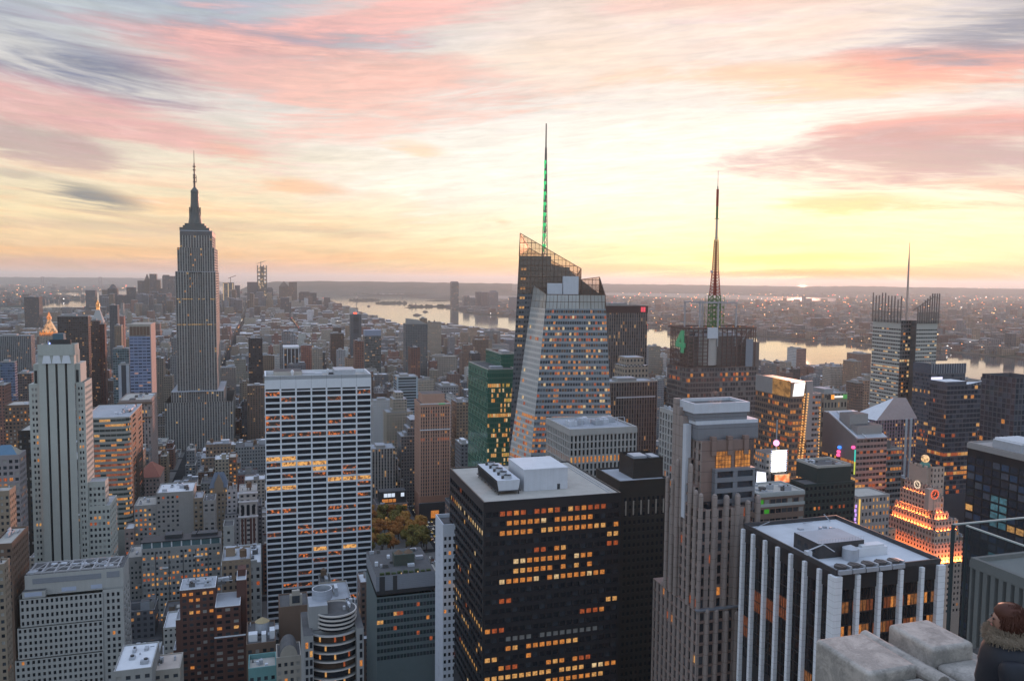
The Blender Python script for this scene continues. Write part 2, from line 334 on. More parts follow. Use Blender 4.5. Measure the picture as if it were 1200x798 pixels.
# shared glass and lamp light
GD = [glass('window_glass_dark', (.018, .022, .03)), glass('window_glass_grey', (.05, .06, .075)), mat('window_blind', (.30, .30, .29), .6, .3, 1.2)]
LIT = [glow('lit_window_orange', (1.0, .36, .07), .72, 1.1, 1.5, dark=(.16, .04, .010)), glow('lit_window_amber', (1.0, .52, .16), .78, 1.0, 1.6, dark=(.22, .08, .02)), glow('lit_window_red', (.75, .15, .035), .6, 1.1, 1.1, dark=(.09, .02, .006)), glow('lit_window_pale', (1.0, .72, .38), .8, .9, 1.2, dark=(.3, .17, .07))]
WMATS = GD + LIT
FOOT = []
NIND = 100
class Bld:
    def __init__(s, name, label, xl, yt, Y, cat='building', group=None, zb=0.0, yaw=None):
        P = at_y(xl, yt, Y); s.o = Vector((P.x, P.y, 0)); s.H = P.z
        ya = A_ if yaw is None else yaw
        s.wx, s.wy = Vector((math.cos(ya), math.sin(ya), 0)), Vector((-math.sin(ya), math.cos(ya), 0))
        s.e = tag(empty(name, (P.x, P.y, zb), ya), label, cat, group); s.zb = zb
        s.wall = MB(); s.panes = []; s.rng = random.Random(sum(map(ord, name + label)))
    def wp(s, x, y, z): return s.o + s.wx * x + s.wy * y + Vector((0, 0, z))
    def X(s, px, y=0, z=None): return solve_px(s.wp(0, y, s.H if z is None else z), s.wx, px)
    def Dp(s, px, x, z=None): return solve_px(s.wp(x, 0, s.H if z is None else z), s.wy, px)
    def Z(s, py, x=0, y=0): return solve_py(s.wp(x, y, 0), Vector((0, 0, 1)), py)
    def at(s, px, py, z):
        P = at_z(px, py, z) - s.o; return P.dot(s.wx), P.dot(s.wy)
    def foot(s, x0, y0, x1, y1, h=None):
        c = [s.wp(x, y, 0) for x in (x0, x1) for y in (y0, y1)]
        ws = [p.dot(WV) for p in c]; ss = [p.dot(SV) for p in c]; FOOT.append((min(ws), max(ws), min(ss), max(ss), s.H if h is None else h))
    def facade(s, face, x0, y0, x1, y1, z0, z1, bay=3.0, flo=3.6, pf=.4, sf=.45, rec=.3, m=0, top=0.0, edge=0.0, cols=None, rows=None, zmin=None, sill=.5, skip=None, pm=None):
        """a wall with real recessed openings; panes are kept for windows"""
        if face == 'f': O, u, n, L = (x0, y0), (1, 0), (0, -1), x1 - x0
        elif face == 'l': O, u, n, L = (x0, y1), (0, -1), (-1, 0), y1 - y0
        elif face == 'r': O, u, n, L = (x1, y0), (0, 1), (1, 0), y1 - y0
        else: O, u, n, L = (x1, y1), (-1, 0), (0, 1), x1 - x0
        def p(a, z, d=0.0): return (O[0] + u[0] * a - n[0] * d, O[1] + u[1] * a - n[1] * d, z)
        zt = z1 - top; zl = max(z0, zmin if zmin is not None else z0)
        rows = rows or max(1, round((zt - zl) / flo)); cols = cols or max(1, round((L - 2 * edge) / bay))
        B, Fh = (L - 2 * edge) / cols, (zt - zl) / rows
        w = s.wall
        if zl > z0 + .01: w.face([p(0, z0), p(L, z0), p(L, zl), p(0, zl)], m)
        if top > .01: w.face([p(0, zt), p(L, zt), p(L, z1), p(0, z1)], m)
        ho, wo = B * pf / 2, Fh * sf
        xs = [edge + B * i for i in range(cols + 1)]
        pmi = m if pm is None else pm
        for i in range(cols + 1):       # piers full height
            a = 0 if i == 0 else xs[i] - ho; b = L if i == cols else xs[i] + ho
            if b - a > .005: w.face([p(a, zl), p(b, zl), p(b, zt), p(a, zt)], pmi)
        for i in range(cols):
            a, b = xs[i] + ho, xs[i + 1] - ho
            if cols == 1 and edge == 0: pass
            for j in range(rows):
                za = zl + Fh * j + wo * sill; zb_ = zl + Fh * (j + 1) - wo * (1 - sill)
                zc = zl + Fh * (j + 1) + wo * sill if j < rows - 1 else zt
                if j == 0 and za > zl + .005: w.face([p(a, zl), p(b, zl), p(b, za), p(a, za)], m)
                if skip and skip(i, j, cols, rows):
                    w.face([p(a, za), p(b, za), p(b, zc), p(a, zc)], m); continue
                if zc > zb_ + .005: w.face([p(a, zb_), p(b, zb_), p(b, zc), p(a, zc)], m)
                if rec > 0:
                    w.face([p(a, za), p(b, za), p(b, za, rec), p(a, za, rec)], m); w.face([p(a, zb_, rec), p(b, zb_, rec), p(b, zb_), p(a, zb_)], m)
                    w.face([p(a, za), p(a, za, rec), p(a, zb_, rec), p(a, zb_)], pmi); w.face([p(b, za, rec), p(b, za), p(b, zb_), p(b, zb_, rec)], pmi)
                s.panes.append(([p(a, za, rec), p(b, za, rec), p(b, zb_, rec), p(a, zb_, rec)], face, j, i, rows, cols))
    def tier(s, x0, y0, x1, y1, z0, z1, faces='flr', m=0, **kw):
        fm = kw.pop('side', {}); cap = kw.pop('cap', False)
        for c in 'flrk':
            if c in faces: d = dict(kw); d.update(fm.get(c, {})); s.facade(c, x0, y0, x1, y1, z0, z1, m=m, **d)
            else: s.wall.box(x0, y0, z0, x1, y1, z1, m, skip='tb' + ''.join(q for q in 'flrk' if q != c))
        if cap: s.wall.face([(x0, y0, z1), (x1, y0, z1), (x1, y1, z1), (x0, y1, z1)], m)
        s.foot(x0, y0, x1, y1, z1)
    def windows(s, lit=.15, name='window', wm=None, dark=(0, 1, 1, 2), litm=(3, 3, 4, 5), rule=None, n=None):
        """panes become windows: the ones that show largest each an object of its own"""
        wm = wm or WMATS; rng = s.rng; state = {}
        out = []
        for q, face, j, i, rows, cols in s.panes:
            key = (face, j)
            if key not in state: state[key] = [rng.random() < lit * 2.2, rng.choice(litm), rng.random()]
            st = state[key]
            rv = rule(face, j, i, rows, cols) if rule else None
            if rv is not None: k = rv
            else:
                on = rng.random() < ((.62 if st[2] > .4 else .3) if st[0] else lit * .25)
                k = (st[1] if rng.random() < .7 else rng.choice(litm)) if on else rng.choice(dark)
            c = s.wp(*[sum(v[t] for v in q) / 4 for t in range(3)]); pr = proj(c)
            vis = pr is not None and -10 < pr[0] < 1210 and -10 < pr[1] < 805
            out.append(((c - CAM).length if vis else 1e9, q, k))
        out.sort(key=lambda t: t[0])
        n = NIND if n is None else n
        rest = MB(); cut = n if len(out) > n else len(out)
        for d, q, k in out[:cut]:
            if d > 1e8 and len(out) > n: rest.face(q, k); continue
            mb = MB(); mb.face(q, 0); mb.build(name, wm[k], s.e)
        for d, q, k in out[cut:]: rest.face(q, k)
        if rest.f: tag(rest.build(name, wm, s.e), kind='stuff')
        s.panes = []
    def walls(s, mats, name='wall', uv=False):
        if s.wall.f: o = s.wall.build(name, mats, s.e, uv=uv); s.wall = MB(); return o
    def roof(s, x0, y0, x1, y1, z, rm, pm, ph=1.0, pt=.4, name='roof'):
        r = MB(); r.face([(x0 + pt, y0 + pt, z - .02), (x1 - pt, y0 + pt, z - .02), (x1 - pt, y1 - pt, z - .02), (x0 + pt, y1 - pt, z - .02)], 0)
        ro = r.build(name, rm, s.e)
        if ph > 0:
            q = MB()
            for a in ((x0, y0, x1, y0 + pt), (x0, y1 - pt, x1, y1), (x0, y0 + pt, x0 + pt, y1 - pt), (x1 - pt, y0 + pt, x1, y1 - pt)): q.box(a[0], a[1], z - .05, a[2], a[3], z + ph)
            q.build('parapet', pm, ro)
        return ro
    def part(s, name, mats, fn, parent=None):
        mb = MB(); fn(mb); return mb.build(name, mats, parent or s.e)
def water_tank(mb, x, y, z, r=2.2, h=3.6, m=0, cm=0):
    for a in (-1, 1):
        for b in (-1, 1): mb.box(x + a * r * .6 - .15, y + b * r * .6 - .15, z, x + a * r * .6 + .15, y + b * r * .6 + .15, z + 2.2, m)
    mb.cyl(x, y, z + 2.2, z + 2.2 + h, r, r * .95, 12, m); mb.cyl(x, y, z + 2.2 + h, z + 2.2 + h + r * .6, r * 1.05, .02, 12, cm)
# ---------------------------------------------------------------- setting
from mathutils.geometry import tessellate_polygon
def gp(px, py, z=0.0):
    P = at_z(px, py, z); return (P.x, P.y)
def sheet(name, pts, z, m, skirt=0.0, kind='structure', label=None):
    mb = MB(); V3 = [Vector((x, y, 0)) for x, y in pts]
    for tri in tessellate_polygon([V3]):
        q = [(*pts[i], z) for i in tri]
        if (Vector(q[1]) - Vector(q[0])).cross(Vector(q[2]) - Vector(q[0])).z < 0: q.reverse()
        mb.face(q)
    if skirt:
        n = len(pts)
        for i in range(n):
            a, b = pts[i], pts[(i + 1) % n]; mb.face([(a[0], a[1], z - skirt), (b[0], b[1], z - skirt), (b[0], b[1], z), (a[0], a[1], z)])
    return tag(mb.build(name, m), kind=kind)
def rough_poly(pts, amp, step, seed=1):
    """break straight shores into small bays and points"""
    r = random.Random(seed); out = []
    for i in range(len(pts)):
        a, b = Vector((*pts[i], 0)), Vector((*pts[(i + 1) % len(pts)], 0)); L = (b - a).length; k = max(1, min(60, int(L / step)))
        nrm = Vector((-(b - a).y, (b - a).x, 0)).normalized()
        for j in range(k):
            p = a.lerp(b, j / k) + (nrm * r.uniform(-amp, amp) if j else Vector()); out.append((p.x, p.y))
    return out
def water_mat():
    m = bpy.data.materials.new('water'); m.use_nodes = True; t = m.node_tree; k = NT(t); b = t.nodes['Principled BSDF']
    b.inputs['Base Color'].default_value = (.03, .045, .055, 1); b.inputs['Roughness'].default_value = .06; b.inputs['IOR'].default_value = 1.33
    g = t.nodes.new('ShaderNodeNewGeometry'); n = k.noise(g.outputs['Position'], .006, 6, .65)
    bp = t.nodes.new('ShaderNodeBump'); bp.inputs['Strength'].default_value = .07; bp.inputs['Distance'].default_value = 8.0
    t.links.new(n, bp.inputs['Height']); t.links.new(bp.outputs[0], b.inputs['Normal'])
    r2 = k.noise(g.outputs['Position'], .0012, 4, .6); k.put(b.inputs['Roughness'], k.m('ADD', k.m('MULTIPLY', r2, .06), .03))
    return m
M_WATER = water_mat()
M_BAY = mat('bay_water_rough', (.05, .055, .06), .5, .1, .002, spec=.6)
def land_mat(name, c1, c2, sc):
    m = bpy.data.materials.new(name); m.use_nodes = True; t = m.node_tree; k = NT(t); b = t.nodes['Principled BSDF']
    g = t.nodes.new('ShaderNodeNewGeometry'); n = k.noise(g.outputs['Position'], sc, 8, .7)
    k.put(b.inputs['Base Color'], k.mix(k.ss(n, .35, .65), c1, c2)); b.inputs['Roughness'].default_value = 1.0; b.inputs['Specular IOR Level'].default_value = 0.0
    return m
M_LAND = land_mat('far_land', (.035, .045, .035), (.11, .095, .085), .004)
M_CITYGROUND = land_mat('asphalt', (.035, .036, .04), (.06, .06, .062), .05)
M_PAVE = mat('pavement', (.17, .165, .16), .9, .2, .08)
M_HILL = land_mat('hill_woods', (.03, .04, .03), (.07, .07, .06), .003)
sheet('water', [(-70000, -3000), (70000, -3000), (70000, 66000), (-70000, 66000)], -2.0, M_WATER)
NEARQ = [(2600, -900), (-2600, -900)]
manh = [gp(1320, 470), gp(1200, 458), gp(1130, 447), gp(1000, 432), gp(888, 424.5), gp(757, 407), gp(690, 398), gp(600, 389), gp(540, 381), gp(495, 379), gp(470, 381), gp(440, 372), gp(400, 359),
        gp(372, 351), gp(345, 348.5), gp(250, 349), gp(150, 357), gp(105, 362), gp(40, 362), gp(-60, 364), gp(-330, 372)]
sheet('ground', rough_poly(manh + NEARQ[::-1], 12, 130, 3), 0.0, M_CITYGROUND, 3.0)
brook = [gp(-500, 366), gp(-60, 362), gp(20, 361), gp(44, 356.5), gp(58, 353.5), gp(108, 350.5), gp(112, 347.5), gp(75, 347.2), gp(40, 346.2), gp(40, 345.2), gp(70, 342.6), gp(110, 342), gp(160, 339), gp(168, 336.5), gp(112, 335.6), gp(60, 334.5), gp(0, 333.2), gp(-500, 331)]
sheet('brooklyn_ground', rough_poly(brook, 25, 300, 5), 0.0, M_LAND, 3.0)
nj = [gp(519, 361), gp(540, 364.5), gp(552, 367.5), gp(580, 370.5), gp(605, 371), gp(680, 376), gp(757, 383), gp(820, 388.5), gp(888, 393.5), gp(950, 398), gp(1020, 404), gp(1100, 411.5), gp(1200, 420), gp(1420, 440),
      (60000, 12000), (60000, 64000), (9000, 64000), gp(700, 333.2), gp(560, 338), gp(470, 342.5), gp(395, 345), gp(405, 347), gp(470, 347.5), gp(500, 350), gp(540, 352), gp(552, 356), gp(528, 358.5)]
sheet('new_jersey_ground', rough_poly(nj, 20, 260, 6), 0.0, M_LAND, 3.0)
for nm, pts in (('bay_water', [gp(655, 343.5), gp(700, 341), (gp(760, 342)), gp(830, 344.5), gp(905, 347.5), gp(975, 349.5), gp(993, 351.5), gp(985, 353.3), gp(900, 352), gp(830, 350), gp(760, 347.5), gp(700, 345.6)]),
                ('bay_water', [gp(430, 343.6), gp(500, 341.2), gp(520, 342), gp(505, 344.4), gp(450, 345.3)]), ('bay_water', [gp(540, 347), gp(570, 346.4), gp(640, 348), gp(600, 350.5), gp(548, 349.5)]),
                ('bay_water', [gp(1140, 362.5), gp(1170, 363), gp(1165, 366), gp(1150, 365.5)])):
    sheet(nm, rough_poly(pts, 40, 400, 8), 1.2, M_BAY)
for pts, sd in (([gp(408, 352.6), gp(418, 350.6), gp(440, 350.5), gp(447, 352), gp(438, 353.4), gp(418, 353.6)], 1), ([gp(441, 356.3), gp(449, 353.6), gp(468, 353.4), gp(477, 355), gp(470, 356.8), gp(450, 357.2)], 2),
                ([gp(474, 360.3), gp(484, 359), gp(500, 358.5), gp(527, 357.5), gp(528, 359), gp(505, 360.2), gp(482, 361.3)], 4), ([gp(498, 352.3), gp(512, 351.4), gp(528, 352), gp(512, 353.2)], 5),
                ([gp(415, 344.2), gp(440, 343.2), gp(500, 345), gp(498, 346.3), gp(440, 346.2)], 6)):
    sheet('island', rough_poly(pts, 18, 120, sd), 0.0, M_LAND, 3.0)
def ridge(name, profile, Yd, depth, m, seed):
    """a long hill: profile holds (px, py) of its skyline seen from here"""
    r = random.Random(seed); mb = MB(); pts = []
    for (xa, ya), (xb, yb) in zip(profile, profile[1:]):
        n = max(1, int(abs(xb - xa) / 6))
        for j in range(n): t = j / n; pts.append((xa + (xb - xa) * t, ya + (yb - ya) * t + r.uniform(-.35, .35)))
    pts.append(profile[-1])
    top = [at_y(px, py, Yd * 1.0) for px, py in pts]
    rows = [(-depth, 0.0), (-depth * .55, .62), (0, 1.0), (depth * .7, .7), (depth * 1.5, 0.0)]
    for (d0, h0), (d1, h1) in zip(rows, rows[1:]):
        for a, b in zip(top, top[1:]):
            q = lambda p, d, h: (p.x, p.y + d, max(0.0, p.z) * h - (1.0 if h == 0 else 0))
            mb.face([q(a, d0, h0), q(b, d0, h0), q(b, d1, h1), q(a, d1, h1)])
    return tag(mb.build(name, m), kind='structure')
ridge('hills', [(-60, 324.2), (110, 325.5), (230, 326.5)], 26000, 2200, M_HILL, 1)
ridge('hills', [(306, 332), (325, 330), (380, 329.4), (440, 330.2), (520, 331.2), (600, 332.3)], 15500, 1500, M_HILL, 2)
ridge('hills', [(560, 333), (640, 332.4), (760, 333.2), (860, 334.6), (940, 335.8), (1010, 335.4), (1060, 336.4), (1130, 337.6), (1180, 338.4), (1290, 339)], 19500, 2200, M_HILL, 3)
# haze: one box of thin air round everything
def haze():
    mb = MB(); mb.box(-68000, -2800, -3.5, 68000, 64500, 470)
    m = bpy.data.materials.new('haze'); m.use_nodes = True; t = m.node_tree; t.nodes.clear()
    v = t.nodes.new('ShaderNodeVolumePrincipled'); v.inputs['Color'].default_value = (.74, .92, .97, 1); v.inputs['Density'].default_value = HAZE_D; v.inputs['Anisotropy'].default_value = .40
    o = t.nodes.new('ShaderNodeOutputMaterial'); t.links.new(v.outputs[0], o.inputs['Volume'])
    return tag(mb.build('haze', m), kind='stuff')
HAZE_D = 3.7e-5
import os
if not os.environ.get('NOHAZE'): haze()
# ---------------------------------------------------------------- near towers
M_ROOFGREY = mat('roof_gravel_pale', (.42, .40, .37), .95, .22, .25, grain=.12)
M_ROOFBLUE = mat('roof_membrane_grey', (.36, .38, .42), .85, .25, .18, grain=.08)
M_ROOFDARK = mat('roof_tar', (.10, .10, .105), .9, .35, .3, grain=.15)
M_ROOFWHITE = mat('roof_white_coating', (.62, .64, .68), .8, .15, .2)
M_STEEL = mat('galvanised_steel', (.42, .45, .50), .5, .2, .8, metal=.3)
M_DARKMETAL = mat('dark_metal', (.05, .052, .058), .5, .25, .8)
M_WHITEPANEL = mat('white_panel', (.55, .58, .64), .6, .1, .4, streak=.12)
M_BLACKCURTAIN = mat('black_cladding', (.020, .021, .026), .4, .2, .3, spec=.5)
M_WOODTANK = mat('tank_wood', (.15, .10, .07), .9, .25, 1.0)

# black office tower with gravel roof, in front at the centre
b = Bld('office_tower', 'black office tower with pale gravel roof, rooftop cooling unit and long rows of orange windows', 567, 590, 300)
W, D, H = b.X(728), b.Dp(527, 0), b.H
zb_ = b.Z(835, W / 2, 0)
b.tier(0, 0, W, D, 0, H, 'fl', bay=W / 20, flo=3.75, pf=.26, sf=.50, rec=.45, top=2.6, edge=.5, zmin=zb_, side={'l': dict(cols=16, pf=.12, sf=.42, edge=1.2)})
ROWS1 = {}
def rule1(face, j, i, rows, cols):
    if face == 'l': return None
    k = rows - 1 - j
    spans = {0: [(2, 5, 5), (7, 11, 5), (12, 12, 4), (13, 17, 5)], 1: [(3, 15, 3)], 2: [(2, 19, 3)], 3: [(18, 19, 4)], 4: [(7, 8, 5), (10, 11, 3), (18, 19, 5)], 5: [(4, 15, 3)], 6: [(4, 11, 3), (13, 13, 3), (15, 15, 3)], 7: [(2, 17, 3)],
             9: [(2, 4, 5)], 10: [(18, 19, 4)], 11: [(14, 17, 5)], 12: [(0, 2, 5)], 13: [(3, 16, 2)], 14: [(3, 13, 3)], 15: [(0, 1, 4), (6, 6, 3)], 16: [(2, 4, 5), (9, 13, 3), (14, 15, 5)], 17: [(0, 1, 4), (2, 14, 4), (16, 19, 3)], 18: [(2, 6, 5), (8, 12, 3), (13, 17, 3)], 19: [(16, 17, 4)]}
    for a, c, m in spans.get(k, []):
        if a <= i <= c: return (0 if not (i * 7 + k * 3) % 11 else (3, 3, 4, 3, 3, 6, 3, 3)[(i * i * 5 + k * 13 + i * 3) % 8] if m == 3 else (5, 5, 3, 5, 5)[(i * 3 + k) % 5] if m == 5 else m)
    return (0, 0, 1, 0)[(i * 5 + k) % 4]
b.windows(.10, rule=rule1, dark=(0, 0, 1), litm=(4, 5, 6))
b.walls(M_BLACKCURTAIN)
ro = b.roof(0, 0, W, D, H, M_ROOFGREY, M_BLACKCURTAIN, .5, .5)
x0, y0 = b.at(614, 575.7, H); x1, _ = b.at(665.4, 572.5, H); hh = b.Z(551, x0, y0) - H
x2, y2 = b.at(596, 562, H)
pd = b.Dp(596, x0, H + hh) - y0
ph = b.part('penthouse', [M_WHITEPANEL, M_ROOFWHITE], lambda m: (m.box(x0, y0, H, x1, y0 + pd, H + hh, 0, 1), m.box(x0 - .1, y0 - .1, H + hh - .4, x1 + .1, y0 + pd + .1, H + hh + .25, 0, 1)))
b.part('penthouse_door', M_DARKMETAL, lambda m: m.box(x1 - 4.4, y0 - .06, H, x1 - 3.2, y0 + .02, H + 2.2), ph)
cx0, cy0 = b.at(583, 580, H); cx1, _ = b.at(608.5, 578, H); _, cy1 = b.at(558, 559, H)
def ct(m):
    L = cy1 - cy0; z0, z1 = H + 1.6, H + 5.6
    for i in range(7):
        for xx in (cx0 + .4, cx1 - .4): m.box(xx - .15, cy0 + i * L / 6 - .15, H, xx + .15, cy0 + i * L / 6 + .15, z0, 1)
    m.box(cx0 - .4, cy0 - .6, z0 - .35, cx1 + .4, cy1 + .6, z0, 1)
    a = [(cx0 + .5, z0), (cx1 - .5, z0), (cx1 + .15, z1 - .6), (cx1 + .15, z1), (cx0 - .15, z1), (cx0 - .15, z1 - .6)]
    f = lambda yy, o: [(x, yy, z) for x, z in (a if not o else a[::-1])]
    m.face(f(cy0, 0), 0); m.face(f(cy1, 1), 0)
    for i in range(6):
        p, q = a[i], a[(i + 1) % 6]
        m.face([(p[0], cy0, p[1]), (p[0], cy1, p[1]), (q[0], cy1, q[1]), (q[0], cy0, q[1])][::-1], 0 if i == 3 else 2)
    for i in range(24):
        yy = cy0 + (i + .5) * L / 24; m.box(cx0 - .2, yy - .1, z0 + .2, cx0 + .02, yy + .1, z1 - .7, 1)
cto = b.part('cooling_tower', [M_WHITEPANEL, M_DARKMETAL, M_DARKMETAL], ct)
for i in range(5):
    yy = cy0 + (i + .5) * (cy1 - cy0) / 5; xm = (cx0 + cx1) / 2
    fo = b.part('fan_stack', M_STEEL, lambda m: m.cyl(xm + .4, yy, H + 5.6, H + 6.9, 1.75, 1.55, 18, cap=False), cto)
    b.part('fan', M_DARKMETAL, lambda m: (m.cyl(xm + .4, yy, H + 5.62, H + 6.3, 1.6, 1.6, 18), [m.bar((xm + .4 - 1.6 * math.cos(q), yy - 1.6 * math.sin(q), H + 6.95), (xm + .4 + 1.6 * math.cos(q), yy + 1.6 * math.sin(q), H + 6.95), .18) for q in (.3, 1.9)], m.box(xm - 2.0, yy - .5, H + 5.6, xm - 1.1, yy + .5, H + 6.7)), cto)
b.part('window_washing_track', M_STEEL, lambda m: [m.box(q, 3.2, H, q + .2, D - 3, H + .25) for q in (W - 4.2, W - 2.6)])

# black tower with white piers, lower right
b = Bld('office_tower', 'black glass tower striped with white piers, fans and a tank on its flat roof', 979, 676, 226)
W, D, H = b.X(1104), b.Dp(870, 0), b.H
zb_ = max(0, b.Z(850, 0, 0))
M_PIER = mat('white_stone_pier', (.74, .77, .82), .7, .12, .25, streak=.1, joint=1.9)
M_BLKGLASS = glass('black_curtain_glass', (.012, .013, .017), .08)
M_MULL = mat('black_mullion', (.025, .026, .03), .4, .2, 1.0)
LITD = [glow('dim_office_orange', (.85, .20, .03), .20, 1.2, 1.1, dark=(.05, .012, .004)), glow('dim_office_amber', (1.0, .36, .08), .26, 1.2, 1.2, dark=(.08, .02, .006))]
for face, n, L in (('f', 5, W), ('l', 7, D)):
    b.facade(face, .6, .6, W - .6, D - .6, zb_, H - 4.2, cols=n * 6, flo=3.7, pf=.10, sf=.10, rec=.12, m=0)
b.wall.box(.6, .6, 0, W - .6, D - .6, zb_, 0, skip='tb'); b.wall.box(.3, .3, H - 4.2, W - .3, D - .3, H + .6, 0, skip='tb'); b.wall.box(.6, .6, zb_, W - .6, D - .6, H - 4.2, 0, skip='fltb')
def rule2(face, j, i, rows, cols):
    k = rows - 1 - j; bay, c = i // 6, i % 6
    if face == 'f':
        if k in (1, 3): return (7, 6, 7, 6, 8)[(i * 3 + k) % 5] if (i * 5 + k * 7 + bay) % 9 > 2 else 0
        if k in (5,) : return (6, 7)[i % 2] if (i + k) % 4 else 0
        return 0
    cells = {(3, 3): 6, (4, 3): 6, (4, 2): 6, (5, 2): 6, (8, 5): 7, (9, 5): 7, (11, 5): 7, (11, 6): 7, (4, 1): 6, (5, 1): 6, (14, 4): 7, (15, 2): 7, (16, 3): 7, (16, 1): 6, (7, 0): 6, (8, 0): 6, (18, 3): 7, (19, 2): 7}
    v = cells.get((k, bay))
    return v if v is not None and c < 4 else 0
b.windows(.0, wm=[M_BLKGLASS] + WMATS[1:6] + LITD + [WMATS[3]], rule=rule2, name='window')
b.walls(M_MULL)
for i in range(6): b.part('pier', M_PIER, lambda m: m.box(W * i / 5 - (1.3 if i in (0, 5) else .6) + (.6 if i == 0 else -.6 if i == 5 else 0), -.7, 0, W * i / 5 + (1.3 if i in (0, 5) else .6) + (.6 if i == 0 else -.6 if i == 5 else 0), .59, H + .1))
for i in range(1, 8): b.part('pier', M_PIER, lambda m: m.box(-.7, D * i / 7 - .6 - (.8 if i == 7 else 0), 0, .59, D * i / 7 + .6 - (.8 if i == 7 else 0), H + .1))
b.part('pier', M_PIER, lambda m: m.box(-.7, .6, 0, .59, 2.3, H + .1))
ro = b.roof(.2, .2, W - .2, D - .2, H + .6, mat('roof_membrane_pale', (.52, .55, .60), .8, .35, .09, grain=.1), M_DARKMETAL, 1.3, .5)
Z0 = H + .6
p0 = b.at(959, 655, Z0); p1 = b.at(1009, 648, Z0); q0 = b.at(933, 640, Z0)
x0, y0, x1 = p0[0], p0[1], p1[0]; y1 = max(y0 + 8, q0[1]); hh = 4.6
pe = b.part('penthouse', [M_DARKMETAL, M_ROOFBLUE], lambda m: (m.box(x0, y0, Z0, x1, y1, Z0 + hh, 0, 1),))
b.part('railing', M_STEEL, lambda m: [m.box(x0 + i * (x1 - x0) / 16 - .03, y0 + .2, Z0 + hh, x0 + i * (x1 - x0) / 16 + .03, y0 + .26, Z0 + hh + 1) for i in range(17)] + [m.box(x0, y0 + .2, Z0 + hh + 1, x1, y0 + .26, Z0 + hh + 1.06)], pe)
[b.part('penthouse_window', GD[1], lambda m: m.box(-0.05 + x0, y0 + 1.5 + i * 3.4, Z0 + 1.4, x0 + .01, y0 + 3.2 + i * 3.4, Z0 + 2.9), pe) for i in range(3)]
tx, ty = b.at(992, 653, Z0); ty -= 1.5
b.part('water_tank', M_STEEL, lambda m: m.lathe(tx, ty, [(2.3, Z0), (2.3, Z0 + 3.4), (.1, Z0 + 4.4)], 18))
b.part('air_handler', M_ROOFWHITE, lambda m: (m.box(tx + 3.6, ty + .5, Z0, tx + 14, ty + 4.2, Z0 + 2.6), m.box(tx + 5, ty + .8, Z0 + 2.6, tx + 13, ty + 3.6, Z0 + 3.3)))
fy = b.at(1010, 665, Z0)[1]
for i in range(5):
    fx = b.at(981, 668, Z0)[0] + i * 4.6
    un = b.part('cooling_unit', [M_DARKMETAL, M_ROOFBLUE], lambda m: m.box(fx - 2.1, fy - 3.6, Z0, fx + 2.1, fy + 1.2, Z0 + 1.2, 1))
    b.part('fan', M_DARKMETAL, lambda m: (m.cyl(fx, fy - 1.2, Z0 + 1.2, Z0 + 1.9, 1.8, 1.7, 18), m.box(fx - .1, fy - 2.9, Z0 + 1.9, fx + .1, fy + .5, Z0 + 2.0)), un)
    b.part('duct', M_STEEL, lambda m: m.bar((fx + 2.2, fy - 3, Z0 + 1.6), (fx + 2.2, fy + .6, Z0 + 1.3), .7), un)
for i in range(14):
    ax, ay = b.rng.uniform(4, W - 8), b.rng.uniform(D * .25, D - 6)
    if x0 - 4 < ax < x1 + 2 and y0 - 4 < ay < y1 + 2: continue
    b.part('vent', M_STEEL, lambda m: m.box(ax, ay, Z0, ax + b.rng.uniform(.5, 1.6), ay + b.rng.uniform(.5, 2), Z0 + b.rng.uniform(.3, 1.2)))
b.part('davit_crane', M_WHITEPANEL, lambda m: (m.box(.3, 13, Z0, 2.0, 14.6, Z0 + 2.4), m.bar((1, 13.8, Z0 + 2.4), (5, 12, Z0 + 4.6), .3), m.bar((5, 12, Z0 + 4.6), (7.5, 10, Z0 + 2.8), .2)))
b.part('mast', M_STEEL, lambda m: (m.bar((2, D - 3, Z0), (7, D - 5, Z0 + 2.6), .2), m.bar((W - 4, D - 2, Z0), (W - 9, D - 5, Z0 + 3.5), .25), m.bar((W * .6, D - 2, Z0), (W * .6, D - 7, Z0 + 2), .2)))

# dark slab tower behind the black one
b = Bld('office_tower', 'narrow near black office tower with stepped dark penthouse behind the gravel roofed tower', 726, 566, 385)
W, D, H = b.X(784), b.Dp(698.5, 0), b.H
M_BLK2 = mat('black_brown_cladding', (.034, .030, .028), .5, .25, .2)
b.tier(0, 0, W, D, 0, H, 'fl', bay=2.6, flo=3.7, pf=.5, sf=.5, rec=.3, top=6.5, edge=2, zmin=max(0, b.Z(830)))
b.windows(.012, dark=(0,), litm=(4, 3)); b.walls(M_BLK2)
b.roof(0, 0, W, D, H, M_ROOFBLUE, M_BLK2, .8, .8)
x0 = b.X(741, 7, H); ph = b.Z(537, x0, 7) - H
b.part('penthouse', [M_BLK2, M_ROOFDARK], lambda m: (m.box(x0, 6, H, W - .3, D - 6, H + ph, 0, 1, skip='t'), m.box(x0, 6, H + ph - 1.6, W - .3, D - 6, H + ph - 1.5, 1), ))
b.part('air_handler', M_STEEL, lambda m: (m.box(x0 + 3, 12, H + ph - 1.5, x0 + 10, 20, H + ph - .2), m.box(x0 + 12, 10, H + ph - 1.5, x0 + 16, 18, H + ph - .4)))
b.part('slit_window', mat('pale_slit_blind', (.34, .30, .26), .5, .3, 1.0), lambda m: [m.box(3.2 + i * 4.0, -.05, H - 16, 3.9 + i * 4.0, .01, H - 9) for i in range(6)])

